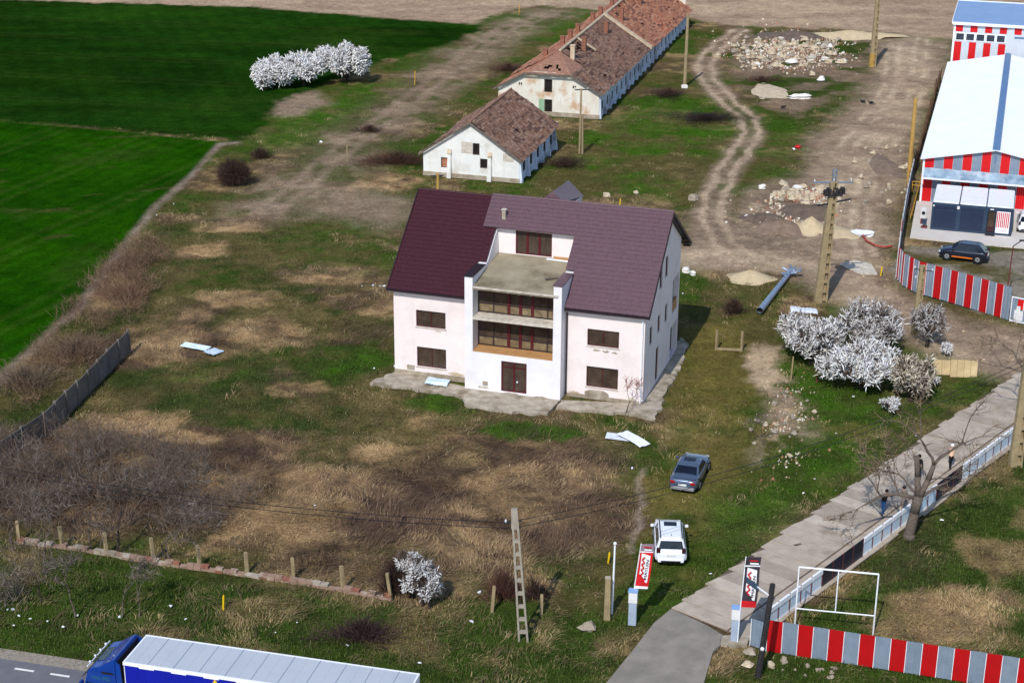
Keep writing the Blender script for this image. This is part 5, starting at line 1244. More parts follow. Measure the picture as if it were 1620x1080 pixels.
    # banners
    def banner(u, v, h0, W_, H_, lean, label, edge, bottom, top, twist):
        p = G(u, v); o = thing('banner_flag', label, 'banner', p, R(twist))
        obj('mast', MB().tube((-.02,0,-.1),(lean*.3-.02,0,h0),.03).tube((lean*.3-.02,0,h0),(lean-.02,0,h0+H_),.03), MT['white_metal'], o)
        X = lambda s, z: lean*.3+lean*.7*z+s*W_+.02*math.sin(6*z)
        def cloth(name, s0, s1, z0, z1, m, y=0.0, t=.012, par=o, skew=0.0):
            mb = MB(); n = 8; rows = []
            for i in range(n+1):
                z = z0+(z1-z0)*i/n
                for s in (s0, s1):
                    zz = z+skew*(s-.5); yy = y+.05*math.sin(5*z+3*s); rows.append((X(s, z), yy, h0+zz*H_)); rows.append((X(s, z), yy+t, h0+zz*H_))
            fs = []
            for i in range(n):
                k = i*4; fs += [(k,k+2,k+6,k+4),(k+1,k+5,k+7,k+3),(k,k+4,k+5,k+1),(k+2,k+3,k+7,k+6)]
            fs += [(0,1,3,2),(n*4,n*4+2,n*4+3,n*4+1)]
            mb.add(rows, fs); return obj(name, mb, MT[m], par)
        c = cloth('cloth', 0, 1, 0, .80, edge)
        cloth('bottom_band', 0, 1, -.06, -.001, bottom); cloth('top_band', 0, 1, .831, 1.0, top); cloth('white_band', 0, 1, .801, .83, 'flag_white')
        if edge == 'flag_dark': cloth('red_band', 0, 1, .0, .075, 'flag_red', -.015, par=c)
        cloth('white_field', .17, .83, .1, .76, 'flag_white', -.016, par=c, skew=-.09)
        # red zigzag mark up the left of the field
        zz = MB(); pts = [(.25 if i % 2 else .44, .2+.064*i) for i in range(9)]
        for a, b in zip(pts[:-1], pts[1:]):
            pa = Vector((X(a[0],a[1]), -.06+.05*math.sin(5*a[1]+3*a[0])-.0, h0+a[1]*H_)); pb = Vector((X(b[0],b[1]), -.06+.05*math.sin(5*b[1]+3*b[0]), h0+b[1]*H_))
            zz.bar(pa, pb, .012, .075, up=(0,0,1))
        obj('zigzag_mark', zz, MT['ink_red'], c)
        ang = math.atan2(lean*.7, H_)
        mw = Matrix.Translation((X(.66,.42), -.09, h0+.42*H_)) @ Matrix.Rotation(ang, 4, 'Y') @ Matrix.Rotation(R(90), 4, 'X') @ Matrix.Rotation(R(90), 4, 'Z') @ Matrix.Scale(1.55, 4, (1,0,0))
        text_mesh('lettering', 'MAYLEN', .2, MT['ink'], c, mw)
        mw = Matrix.Translation((X(.5,.93), -.075, h0+.93*H_)) @ Matrix.Rotation(R(90), 4, 'X')
        obj('printed_line', MB().box(X(.25,.92), X(.8,.92), -.08, -.07, h0+.925*H_, h0+.95*H_), MT['ink_red'], c); obj('printed_line', MB().box(X(.3,.87), X(.88,.87), -.08, -.07, h0+.865*H_, h0+.895*H_), MT['flag_white'], c)
        return o
    banner(999,985, 2.25, .68, 2.5, .38, 'red edged banner flag with white panel, red zigzag and dark lettering left of the gateway', 'flag_red', 'flag_white', 'flag_grey', -8)
    banner(1167,1018, 2.35, .76, 2.75, .17, 'dark edged banner flag with white panel, red zigzag and red foot right of the gateway', 'flag_dark', 'flag_red', 'flag_dark', -6)
    # white tube frame of an empty billboard
    f = thing('billboard_frame', 'empty white tubular sign frame standing behind the roadside striped fence', 'sign frame')
    a, b = G(1257,992), G(1381,1004); h_ = 3.6
    up = lambda p, z: Vector((p.x, p.y, z)); m = a.lerp(b, .5)
    for p in (a, b): obj('post', MB().tube(up(p,-.1), up(p,h_), .042), MT['white_metal'], f)
    obj('rail', MB().tube(up(a,h_), up(b,h_), .05), MT['white_metal'], f); obj('rail', MB().tube(up(a,1.15), up(b,1.15), .038), MT['white_metal'], f); obj('strut', MB().tube(up(m,1.15), up(m,h_), .035), MT['white_metal'], f)
    # small wooden goal-like frame
    f = thing('wooden_frame', 'small low goal shaped frame of pale posts on the grass right of the house', 'frame')
    a, b = G(1133,553), G(1173,555)
    for p in (a, b): obj('post', MB().bar(up(p,-.1), up(p,1.55), .14, .14), MT['pole_conc'], f)
    obj('rail', MB().bar(up(a,.08), up(b,.08), .16, .16), MT['pole_conc'], f)
    # wires between the roadside pole and the one at right, and on to the left
    P0 = G(828,1012); P1 = G(1606,735)
    dirL = (G(70,737,6.6)-Vector((P0.x-.8,P0.y,6.75))); dirL.z = 0; dirL = dirL.normalized()
    for k, (z0, dz, off, lab) in enumerate(((6.82,0,-.45,'upper overhead wire crossing the scrub and the lane'),(6.48,-.35,-.2,'lower overhead wire crossing the scrub and the lane'))):
        t = thing('overhead_wire', lab, 'wire', (0,0,0), 0, 'overhead wires')
        a = Vector((P0.x-.5+off, P0.y, z0)); b = Vector((P1.x, P1.y, 7.3+dz)); pts = []; c = a+dirL*38; c.z = 6.9+dz
        for q0, q1, nm in ((a, b, 1.2), (a, c, .9)):
            pts = [q0.lerp(q1, i/24)-Vector((0,0,nm*4*(i/24)*(1-i/24))) for i in range(25)]
            obj('span', MB().path(pts, [.018]*25, 5), MT['black_trim'], t)
poles()

# ------------------------------------------------------------------ fallen mast, heaps, stones, sheets
def lump(c, r, seed, sq=.6, n=9, m=6, rough=.28):
    rr = random.Random(seed); mb = MB().ball((0,0,0), 1, n, m); out = []
    ph = [rr.uniform(0,6) for _ in range(4)]
    for p in mb.v:
        p = Vector(p); k = 1+rough*(math.sin(3*p.x+ph[0])*math.sin(2.5*p.y+ph[1])+.5*math.sin(6*p.z+ph[2]))+rr.uniform(-rough,rough)*.4
        out.append((c[0]+p.x*r[0]*k, c[1]+p.y*r[1]*k, c[2]+p.z*r[2]*k))
    mb.v = out; return mb
def heap(name, label, u, v, rx, ry, h, m, seed, cat='heap', peaks=((0,0,1),), rough=.12):
    p = G(u, v); rr = np.random.default_rng(seed); n = 40; mb = MB(); rings = 16
    o = thing(name, label, cat, p)
    vs = [(0,0,0)]
    def hh(x, y):
        z = 0
        for (px, py, k) in peaks:
            d = math.hypot((x-px), (y-py)); z = max(z, k*max(0, 1-d**1.15))
        return z
    grid = []
    for j in range(rings+1):
        for i in range(n):
            t = 2*math.pi*i/n; rad = j/rings*(1+.12*math.sin(3*t+seed)+.08*math.sin(5*t+2*seed))*1.1
            x, y = rad*math.cos(t), rad*math.sin(t); z = hh(x, y)
            z = z*h*(1+rr.normal(0, rough*.35))-(.12 if j == rings else 0)
            grid.append((x*rx, y*ry, z-.03))
    fs = []
    for j in range(rings):
        for i in range(n): fs.append((j*n+i, (j+1)*n+i, (j+1)*n+(i+1)%n, j*n+(i+1)%n))
    mb.add(grid, fs); obj('mound', mb, MT[m], o, smooth=True)
    return o
def debris():
    a, b = G(1202,492,.25), G(1250,430,.3); d = (b-a).normalized()
    t = thing('fallen_mast', 'galvanised steel mast lying on the ground with a tangled bracket head', 'mast', (a.x,a.y,0))
    q = b-a; q.z = .02; L = q.length
    obj('tube', MB().tube((0,0,.27), Vector((0,0,.27))+q, .27, .19, 12, cap=False).tube(Vector((0,0,.27)), Vector((0,0,.27))+q, .24, .17, 12, cap=False), MT['steel'], t)
    obj('bore', MB().tube(Vector((0,0,.27))+q*.03, Vector((0,0,.27))+q*.035, .24, .24, 12), MT['void'], t)
    for k in range(7): c = Vector((0,0,.46))+q*(.45+.07*k); obj('bolt', MB().ball(c, .06, 6, 4), MT['steel_dark'], t)
    r = random.Random(9)
    for k in range(12):
        e = Vector((0,0,.3))+q*1.0; f_ = e+Vector((r.uniform(-.9,1.1), r.uniform(-.5,.9), r.uniform(-.15,.7)))
        obj('bracket', MB().bar(e+Vector((r.uniform(-.3,.3),r.uniform(-.3,.3),r.uniform(-.1,.2))), f_, .11, .09), MT['steel'], t)
    obj('mounting_plate', MB().bar(Vector((-.75,-.3,.2))+q, Vector((.45,-.25,.35))+q, .5, .06), MT['steel'], t)
    heap('sand_heap', 'low smooth heap of pale sand left of the fallen mast', 1187,440, 1.9,1.5,.75, 'sand', 1)
    heap('sand_heap', 'bright sand heap behind the tall lattice pole', 1283,362, 1.6,1.8,1.15, 'sand', 2)
    heap('sand_heap', 'flat spread of pale sand to the right of the tall lattice pole', 1330,368, 1.5,1.7,.35, 'sand', 3)
    heap('dirt_mound', 'brown earth mound among debris left of the bright sand heap', 1238,362, 2.1,2.0,.95, 'soil', 4, peaks=((0,0,1),(-.4,.2,.7)))
    heap('dirt_mound', 'dark earth mound behind the bright sand heap', 1272,336, 2.6,2.6,.8, 'dark_soil', 5, peaks=((0,0,1),(.5,0,.8)))
    heap('dirt_mound', 'small dark mound at the left end of the debris', 1210,345, 2.0,1.6,.5, 'dark_soil', 6)
    heap('dirt_mound', 'long beige spoil bank at the right end of the rubble tip', 1345,58, 6.5,2.2,.9, 'sand', 7, peaks=((0,0,1),(.5,0,.7),(-.5,.1,.6)))
    heap('dirt_mound', 'dark earth bank behind the rubble tip', 1255,58, 5.5,3.0,.8, 'dark_soil', 8, peaks=((0,0,1),(-.5,0,.5)))
    heap('dirt_mound', 'pale gravel patch heap beside the split of the tracks', 1218,145, 2.2,4.0,.25, 'mortar', 9)
    heap('dirt_mound', 'low beige spoil ridge along the hall track', 1400,262, 1.4,4.2,.4, 'soil', 10)
    # boulders and rubble
    r = random.Random(12)
    def stone(u, v, s, m, lab, grp, sq=.7, n=8):
        p = G(u, v); o = obj('stone', lump((0,0,s*.25), (s*r.uniform(.8,1.2), s*r.uniform(.7,1.1), s*sq), r.randint(0,9999), n=n), MT[m]); o.location = p; o.rotation_euler = (0,0,r.uniform(0,6)); tag(o, lab, 'stone', grp); return o
    singles = [(930,994,.42,'stone_grey','grey boulder in the verge grass in front of the left banner'),(1175,992-0,.0,'',''),(1186,1033,.34,'stone_grey','squarish boulder below the footing of the right cabinet'),(1183,1052,.26,'stone','narrow pale stone on edge near the street lamp foot'),(1220,1053,.24,'stone','pale flat stone left of the street lamp base near the striped fence'),(1240,1047,.26,'stone_grey','grey rubble stone at the foot of the second fence sheet'),
               (1085,430,.42,'stone_white','white block just right of the house on the grass edge'),(1096,434,.36,'stone_white','smaller white block right beside another white block'),(960,310,.36,'stone','pale stone on the grass behind the mauve roof'),(1006,306,.3,'stone','beige stone beyond the yellow stake behind the house'),(1098,315,.5,'stone_grey','flat stone at the left edge of the twin ruts'),
               (1240,60,.0,'',''),(1195,105,.6,'stone_white','white upright block at the lower left of the rubble tip'),(1252,100,.65,'stone_white','large white block at the lower middle of the rubble tip'),(1306,95,.5,'stone_white','white block lower right in the rubble tip'),(1332,100,.6,'stone_white','square white block set apart right of the rubble tip'),(1313,75,.5,'stone_white','bright white block in the upper right of the rubble tip'),(1299,128,.55,'stone_white','white stone alone between rubble tip and green tuft'),(1285,118,.4,'stone','beige stone just left of the lone white stone'),(1226,106,.7,'stone','broad beige slab stone at the lower edge of the rubble tip'),(1135,90,.45,'stone','beige stone inside the bend of the twin ruts'),(1205,298,.4,'stone_white','white stone left of the debris mounds'),(1262,300,.5,'stone_white','white lump on top of the debris mounds'),(1203,680-345,.0,'','')]
    for u, v, s, m, lab in singles:
        if s: stone(u, v, s, m, lab, None)
    for k in range(170):
        t = r.random(); u = r.gauss(1245, 46); v = r.gauss(80, 15)
        if not (1160 < u < 1335 and 55 < v < 112): continue
        s = r.choice((.16,.2,.25,.3,.35,.45,.6)); stone(u, v, s, r.choice(('stone','stone','stone_grey','stone_grey','mortar','slab_edge')), 'pale broken stone heaped among grass in the far rubble tip', 'rubble tip stones', sq=.6, n=7)
    for k in range(36):
        stone(r.gauss(1268,28), r.gauss(312,9), r.choice((.25,.35,.5)), r.choice(('stone','mortar','stone_grey')), 'beige broken stone on the debris mounds behind the tall pole', 'debris mound stones', n=7)
    for k in range(26):
        stone(r.uniform(1345,1440), r.uniform(225,330), r.choice((.18,.25,.35)), r.choice(('stone','stone_grey')), 'pale loose stone on the rutted ground along the hall track', 'hall track stones', n=7)
    for k in range(24):
        stone(r.gauss(1245,25), r.uniform(620,730), r.choice((.12,.18,.25)), r.choice(('stone','stone_grey')), 'small stone on the worn earth patch left of the blossom trees', 'worn path stones', n=7)
    for k in range(10):
        stone(r.uniform(1225,1330), r.uniform(1050,1074), r.choice((.08,.12,.16)), 'stone_grey', 'small stone lying along the foot of the roadside striped fence', 'fence foot stones', n=7)
    # crumpled white thing on the grass near the tracks
    p = G(1264,156); o = obj('white_wreck', lump((0,0,.2), (1.45,.55,.35), 5, n=14, m=8, rough=.35), MT['stone_white']); o.location = p; tag(o, 'long crumpled whitish hulk lying on the grass below the rubble tip', 'debris')
    # corrugated roofing sheets lying about
    def roofing(u, v, L, Wd, rz, m, lab, tilt=0, z=.12, bend=.0):
        mb = MB(); n = 14; a = []
        for i in range(n+1):
            x = -Wd/2+Wd*i/n
            for j in range(5):
                yy = -L/2+L*j/4; a.append((x, yy, (.035 if i % 2 else 0)+bend*math.sin(j*1.2)+.02*math.sin(i*.7)))
        fs = [(i*5+j, (i+1)*5+j, (i+1)*5+j+1, i*5+j+1) for i in range(n) for j in range(4)]
        k = len(a); a += [(x,y,zz-.02) for x,y,zz in a]; fs += [tuple(q+k for q in f[::-1]) for f in fs]
        mb.add(a, fs); o = obj('roofing_sheet', mb, MT[m]); p = G(u, v, z if z > 1 else 0); o.location = (p.x,p.y,z); o.rotation_euler = (R(tilt),R(4),R(rz)); tag(o, lab, 'metal sheet')
    roofing(310,550,2.1,1.0,75,'poly_panel','ribbed pale sheet lying on dry grass, left one of a pair',4)
    roofing(338,559,1.3,.95,-30,'poly_panel','short pale sheet lying on dry grass, right one of a pair',-6,.16)
    roofing(978,693,1.6,1.1,80,'pale_sheet','pale metal sheet under another one below the house corner',3)
    roofing(1003,699,2.2,1.0,40,'white_roof','white corrugated sheet lying across another one below the house corner',6,.25,.04)
    roofing(692,609,1.0,1.6,-12,'poly_panel','bent bluish metal sheet lying on the concrete apron by the house',8,.28,.05)
    roofing(1272,490,1.0,2.0,-5,'white_roof','white sheet caught in the top of the left blossom tree',5,2.6,.05)
    # plastic sheet and red hose on the dirt
    p = G(1363,370); o = obj('plastic_sheet', lump((0,0,.08), (1.0,.75,.2), 17, n=14, m=8, rough=.4), MT['litter']); o.location = p; tag(o, 'crumpled white plastic sheet on the dirt by the red hose', 'plastic sheet')
    pts = [G(*q, .12) for q in ((1364,370),(1370,380),(1384,388),(1400,391),(1411,389))]
    tag(obj('red_hose', MB().path(pts, [.08]*5, 6), MT['hose']), 'dull red hose running over the dirt to the yard fence', 'hose')
    # beige boards
    for (u0,u1,v,h_,lab) in ((1476,1503,592,.95,'beige board panel leaning upright, half hidden by the pale blossom tree'),(1503,1546,596,1.15,'wide beige board panel standing on the grass by the dirt lane')):
        a, b = G(u0,v-1), G(u1,v); o = thing('board_panel', lab, 'board', a); d = b-a; d.z = 0; ang = math.atan2(d.y,d.x); o.rotation_euler = (0,0,ang)
        n = max(2, round(d.length/.55))
        for k in range(n): obj('board', MB().hexa([(d.length*k/n+.01,0,-.05),(d.length*(k+1)/n-.01,0,-.05),(d.length*(k+1)/n-.01,.08,-.05),(d.length*k/n+.01,.08,-.05),(d.length*k/n+.01,.3,h_),(d.length*(k+1)/n-.01,.3,h_),(d.length*(k+1)/n-.01,.38,h_),(d.length*k/n+.01,.38,h_)]), MT['beige_panel'], o)
    # birds
    for (u, v, rz, lab) in ((1240,172,.6,'small black bird on the grass below the crumpled white hulk'),(1364,163,2.2,'left one of two small black birds beside the hall track'),(1377,165,2.6,'right one of two small black birds beside the hall track')):
        p = G(u, v); o = thing('bird', lab, 'bird', p, rz, 'black birds')
        obj('body', MB().ball((0,0,.2), .2, 10, 6, (1.25,.55,.55)).ball((.25,0,.3), .085, 8, 5).tube((.31,0,.3),(.43,0,.28),.03,.008,6).hexa([(-.5,-.1,.16),(-.2,-.07,.14),(-.2,.07,.14),(-.5,.1,.16),(-.5,-.1,.19),(-.2,-.07,.24),(-.2,.07,.24),(-.5,.1,.19)]).tube((.02,-.05,0),(.02,-.05,.12),.014,n=5).tube((.02,.05,0),(.02,.05,.12),.014,n=5), MT['black_trim'], o, smooth=True)
        for s in (-1, 1): obj('wing', MB().hexa([(-.25,s*.10,.2),(.12,s*.09,.22),(.05,s*.26,.3),(-.3,s*.24,.28),(-.25,s*.10,.23),(.12,s*.09,.26),(.05,s*.26,.32),(-.3,s*.24,.3)]), MT['black_trim'], o)
    # litter
    L_ = [(12,965),(20,964),(30,974),(48,979),(22,990),(75,983),(100,992),(123,974),(189,976),(270,959),(294,980),(436,1001),(470,985),(550,1021),(664,1049),(746,983),(758,937),(498,800),(1000,741),(1124,908),(590,452),(601,453),(608,453),(573,453),(592,583),(625,580),(1350,628),(1440,620),(275,323),(248,341),(508,225),(880,195),(1256,236),(1062,413),(1080,465),(1450,690),(1490,823)]
    for u, v in L_:
        p = G(u, v); s = r.uniform(.06,.14) if v > 300 else .22
        big = (u, v) in ((1000,741),(746,983),(550,1021),(1124,908))
        o = obj('litter', lump((0,0,.05), (s*(1.5 if big else 1), s*.7, s*.45), r.randint(0,999), n=6, m=4, rough=.4), MT['litter']); o.location = p; o.rotation_euler = (0,0,r.uniform(0,3))
        lab = 'small white scrap of litter lying on the ground'
        if (u, v) == (1000,741): lab = 'white plastic bag on the scrub edge left of the grey sedan'
        if (u, v) == (1124,908): lab = 'white torn bag on the grass between white car and concrete lane'
        tag(o, lab, 'litter', 'scattered white litter' if lab.startswith('small') else None)
    p = G(1262,234); o = obj('litter', lump((0,0,.1),(.3,.25,.2),3,n=6,m=4), MT['flag_red']); o.location = p; tag(o, 'small pinkish red rag on the grass by the twin ruts', 'rag')
debris()
# ------------------------------------------------------------------ vehicles
def wheel(parent, x, y, r, w_=.22):
    s = 1 if x > 0 else -1
    t = obj('wheel', MB().tube((x-s*w_, y, r), (x, y, r), r, n=18), MT['rubber'], parent)
    obj('rim', MB().tube((x-s*.02, y, r), (x+s*.012, y, r), r*.64, r*.6, 14), MT['rim'], t)
    obj('hub', MB().tube((x, y, r), (x+s*.02, y, r), r*.16, n=8), MT['steel_dark'], t)
    return t
def make_car(name, label, cat, loc, heading, L=4.7, Wd=1.82, H=1.45, hood=.92, belt=.95, deck=1.0, ws0=1.0, ws1=.25, rw1=-1.05, rw0=-1.75, wb=2.75, r=.33, paint='car_grey', rear_low=None, rails=False, sunroof=True, group=None, suv=False, stripe=None):
    c = thing(name, label, cat, loc, math.atan2(heading[1], heading[0])-math.pi/2, group)
    w = Wd/2; h2 = L/2; P = MT[paint]
    st = [(-h2, .80, deck-.28, .34), (-h2+.07, .90, deck-.10, .28), (-h2+.28, .965, deck-.01, .25), (rw0-.05, 1.0, max(deck, belt-.02), .23), ((rw0+ws0)/2, 1.0, belt, .22), (ws0+.05, .99, belt, .23), (h2-.75, .965, hood, .24), (h2-.28, .90, hood-.10, .26), (h2-.06, .78, hood-.24, .30), (h2, .66, hood-.36, .36)]
    mb = MB(); R_ = []
    for (y, k, zt, zb) in st:
        hw = w*k; ring = [(hw*.86, zb), (hw*.985, zb+.14), (hw, zb+(zt-zb)*.55), (hw*.965, zt-.09), (hw*.86, zt-.01), (hw*.45, zt+.03)]
        ring = [(x, y, z) for x, z in ring]+[(-x, y, z) for x, z in ring[::-1]]; R_.append(ring)
    n = 12
    for rg in R_: mb.v += rg
    for i in range(len(st)-1):
        for j in range(n): mb.f.append((i*n+j, i*n+(j+1) % n, (i+1)*n+(j+1) % n, (i+1)*n+j))
    mb.f.append(tuple(range(n-1, -1, -1))); mb.f.append(tuple((len(st)-1)*n+j for j in range(n)))
    obj('body', mb, P, c, smooth=True, subsurf=1, fix=True)
    # cabin
    def ring(y0, y1, hw, z, ch=.12): return [(-hw+ch*.6,y0,z),(hw-ch*.6,y0,z),(hw,y0+ch,z),(hw,y1-ch,z),(hw-ch*.6,y1,z),(-hw+ch*.6,y1,z),(-hw,y1-ch,z),(-hw,y0+ch,z)]
    b0 = ring(rw0, ws0, w*.90, belt-.05); b1 = ring(rw1-.06, ws1+.10, w*.745, H-.085); b2 = ring(rw1+.14, ws1-.16, w*.62, H)
    cb = MB(); cb.v = b0+b1+b2
    for k in (0, 8): cb.f += [(k+j, k+(j+1) % 8, k+8+(j+1) % 8, k+8+j) for j in range(8)]
    cb.f.append(tuple(range(16, 24))); obj('cabin', cb, P, c, smooth=False, bevel=.02)
    def lerp(a, b, t): return Vector(a).lerp(Vector(b), t)
    def pane(nm, a0, a1, t1, t0, s0=.04, s1=.96, v0=.1, v1=.95, off=.022, m='carglass'):
        bl, br, tr, tl = Vector(a0), Vector(a1), Vector(t1), Vector(t0)
        q = [lerp(lerp(bl, br, s), lerp(tl, tr, s), v) for s, v in ((s0,v0),(s1,v0),(s1,v1),(s0,v1))]
        nr = (q[1]-q[0]).cross(q[3]-q[0]).normalized(); m_ = MB(); lo = [p+nr*(off-.02) for p in q]; hi = [p+nr*off for p in q]
        m_.hexa(lo+hi); return obj(nm, m_, MT[m], c)
    pane('windscreen', b0[4], b0[5], b1[5], b1[4], .02, .98, .12)
    pane('rear_window', b0[0], b0[1], b1[1], b1[0], .02, .98, .1 if not suv else .12, .92)
    for (f0, f1, g1, g0) in ((b0[2], b0[3], b1[3], b1[2]), (b0[6], b0[7], b1[7], b1[6])):
        pane('side_window', f0, f1, g1, g0, .05, .46, .14, .9); pane('side_window', f0, f1, g1, g0, .50, .93, .14, .9)
    for sx in (-1, 1):
        for y in (-wb/2, wb/2):
            obj('wheel_arch', MB().tube((sx*(w-.16), y-.02, r+.01), (sx*(w+.004), y-.02, r+.01), r+.07, n=18), MT['black_trim'], c)
            wheel(c, sx*(w+.012), y-.02, r)
        mr = obj('mirror', MB().box(min(sx*(w-.02),sx*(w+.17)), max(sx*(w-.02),sx*(w+.17)), ws0-.32, ws0-.18, belt, belt+.15), P, c, bevel=.025)
        z0 = deck-.33 if not suv else deck-.22
        tl = obj('tail_light', MB().box(min(sx*w*.52,sx*w*.84), max(sx*w*.52,sx*w*.84), -h2+.0, -h2+.16, z0, z0+.17) if not suv else MB().box(min(sx*w*.66,sx*w*.9), max(sx*w*.66,sx*w*.9), -h2-.01, -h2+.16, z0-.02, z0+.26), MT['tail' if not suv else 'tail_dark'], c, bevel=.02)
        obj('headlight', MB().box(min(sx*w*.48,sx*w*.82), max(sx*w*.48,sx*w*.82), h2-.22, h2-.06, hood-.36, hood-.2), MT['lamp_clear'], c, bevel=.02)
        if rails: obj('roof_rail', MB().bar((sx*w*.66, rw1, H+.03), (sx*w*.68, ws1-.05, H+.02), .05, .06), MT['black_trim'], c)
    obj('number_plate', MB().box(-.26,.26,-h2-.035,-h2+.1,deck-.42,deck-.31), MT['plate'], c)
    obj('rear_bumper', MB().box(-w*.8,w*.8,-h2-.05,-h2+.2,.30,.52), MT['car_silver' if paint == 'car_grey' else 'black_trim'] if not suv else P, c, bevel=.04)
    if suv: obj('bumper_insert', MB().box(-w*.6,w*.6,-h2-.065,-h2-.04,.33,.43), MT['black_trim'], c); obj('window_wiper', MB().bar((-.05,rw0-.02,belt+.08),(.35,rw0+.06,belt+.16),.03,.03), MT['black_trim'], c)
    else: obj('boot_lip', MB().box(-w*.62,w*.62,-h2+.16,-h2+.24,deck+.0,deck+.035), P, c)
    obj('grille', MB().box(-.35,.35,h2-.14,h2-.03,.5,.66), MT['black_trim'], c)
    if sunroof: obj('sunroof', MB().box(-w*.4,w*.4,ws1-.72,ws1-.22,H-.01,H+.012), MT['carglass'], c)
    obj('aerial', MB().tube((0,rw1+.3,H),(0,rw1+.22,H+.16),.015), MT['black_trim'], c)
    if stripe:
        for sx in (-1, 1): obj('side_stripe', MB().box(min(sx*(w-.02),sx*(w+.008)), max(sx*(w-.02),sx*(w+.008)), -wb/2+.42, wb/2-.42, .33, .44), MT[stripe], c)
    return c
def vehicles():
    a, b = G(1079,775,.3), G(1104,716,.75); d = (b-a); d.z = 0; d.normalize(); m = a+d*2.35; 
    make_car('parked_car', 'dark grey blue sedan parked on mown grass beyond the white car', 'car', (m.x,m.y,0), d, L=4.7, Wd=1.83, H=1.43, hood=.9, belt=.94, deck=1.02, ws0=.98, ws1=.25, rw1=-.85, rw0=-1.62, paint='car_grey')
    a, b = G(1061,889,.3), G(1058,825,.95); d = (b-a); d.z = 0; d.normalize(); m = a+d*2.15
    make_car('parked_car', 'white off-road style car parked on grass facing away near the gateway', 'car', (m.x,m.y,0), d, L=4.35, Wd=1.82, H=1.64, hood=1.0, belt=1.06, deck=1.12, ws0=.95, ws1=.4, rw1=-1.82, rw0=-2.06, wb=2.6, r=.36, paint='car_white', rails=True, suv=True)
    a, b = Vector(g2(1497,411)), Vector(g2(1545,417)); d = (a-b).normalized(); n = Vector((d.y,-d.x)); m = (a+b)/2+n*.9 if n.y > 0 else (a+b)/2-n*.9
    make_car('parked_car', 'black hatchback with orange side stripe parked in the fenced hall yard', 'car', (m.x,m.y,0), d, L=4.15, Wd=1.78, H=1.52, hood=.92, belt=.96, deck=1.02, ws0=1.05, ws1=.35, rw1=-1.35, rw0=-1.92, wb=2.58, r=.34, paint='car_black', suv=True, stripe='orange', sunroof=False)
    p = G(1622,366); make_car('parked_car', 'white car half cut by the right edge beside the container office', 'car', (p.x+.35,p.y+.8,.14), (HVV.x,HVV.y), L=4.2, Wd=1.78, H=1.5, paint='car_white', sunroof=False, suv=True, belt=1.0, rw1=-1.35, rw0=-1.92)
    # lorry
    A, B = G(232,1003,4.0), G(667,1065,4.0); hd = (B-A); hd.z = 0; hd.normalize()
    t = thing('lorry', 'blue articulated lorry with white roofed blue curtain trailer on the highway', 'lorry', (A.x,A.y,0), math.atan2(hd.y,hd.x))
    L, Wd = 13.55, 2.52
    obj('trailer_roof', MB().box(.0,L,-Wd+.08,-.08,3.9,3.985), MT['trailer_roof'], t)
    for k in range(21):
        x = .55+k*.635; obj('roof_bow', MB().box(x-.012,x+.012,-Wd+.081,-.081,3.9,3.992+.006*(k % 2)), MT['steel'] if k % 2 else MT['trailer_roof'], t)
    obj('roof_rail', MB().box(-.02,L+.02,-Wd,-Wd+.079,3.84,4.0), MT['white_metal'], t); obj('roof_rail', MB().box(-.02,L+.02,-.079,0,3.84,4.0), MT['white_metal'], t)
    obj('headboard', MB().box(-.02,.06,-Wd+.08,-.08,1.2,4.0), MT['white_metal'], t); obj('rear_doors', MB().box(L-.06,L+.02,-Wd+.08,-.08,1.2,4.0), MT['white_metal'], t)
    for y0, y1 in ((-Wd,-Wd+.05),(-.05,0)):
        for k in range(13): obj('curtain', MB().box(.06+k*1.035,.06+(k+1)*1.035-.006,y0+(.004 if k % 2 else 0),y1,1.2,3.839), MT['curtain'], t)
    obj('trailer_frame', MB().box(0,L,-Wd+.3,-.3,1.0,1.199).box(8,L,-1.9,-.6,.55,.999), MT['steel_dark'], t)
    d = MB().ext([(4.1,-Wd-.012,3.1),(4.55,-Wd-.012,2.4),(5.0,-Wd-.012,3.1),(4.55,-Wd-.012,3.8)], None, (0,.01,0)); obj('yellow_mark', d, MT['yellow_paint'], t)
    for k in range(8): obj('roof_clip', MB().box(.8+1.6*k,1.55+1.6*k,-Wd-.03,-Wd-.001,3.8,3.9), MT['white_metal'], t)
    def lw(x, y): 
        q = obj('wheel', MB().tube((x,y,.5),(x,y+.3 if y < -1.2 else y-.3,.5),.5,n=20), MT['rubber'], t); obj('rim', MB().tube((x,y-.01 if y < -1.2 else y+.01,.5),(x,y+.02,.5),.28,n=14), MT['rim'], q)
    for x in (-1.4,.9,9.2,10.5,11.8):
        for y in (-Wd+.02,-.02): lw(x,y)
    prof = [(-3.15,.55),(-3.22,1.5),(-3.08,2.55),(-2.85,3.2),(-2.62,3.36),(-2.0,3.52),(-1.15,3.96),(-.95,4.0),(-.9,3.9),(-.9,.55)]
    n_cab = len(bpy.data.objects)
    known = set(o.name for o in t.children)
    m = MB().ext([(x,-Wd+.02,z) for x,z in prof], None, (0,Wd-.04,0)); obj('cab', m, MT['truck_blue'], t, bevel=.09, fix=True, smooth=False)
    for y0, y1 in ((-Wd+.02,-Wd+.09),(-.09,-.02)):
        obj('side_fairing', MB().hexa([(-.899,y0,.6),(-.35,y0,.6),(-.35,y1,.6),(-.899,y1,.6),(-.899,y0,3.9),(-.62,y0,3.75),(-.62,y1,3.75),(-.899,y1,3.9)]), MT['truck_blue'], t)
    obj('cab_back', MB().box(-.898,-.86,-Wd+.1,-.1,.8,3.86), MT['black_trim'], t)
    sl = Vector((-2.0+2.62,0,3.52-3.36)).normalized(); nn = Vector((-sl.z,0,sl.x)); o_ = Vector((-2.62,0,3.36))
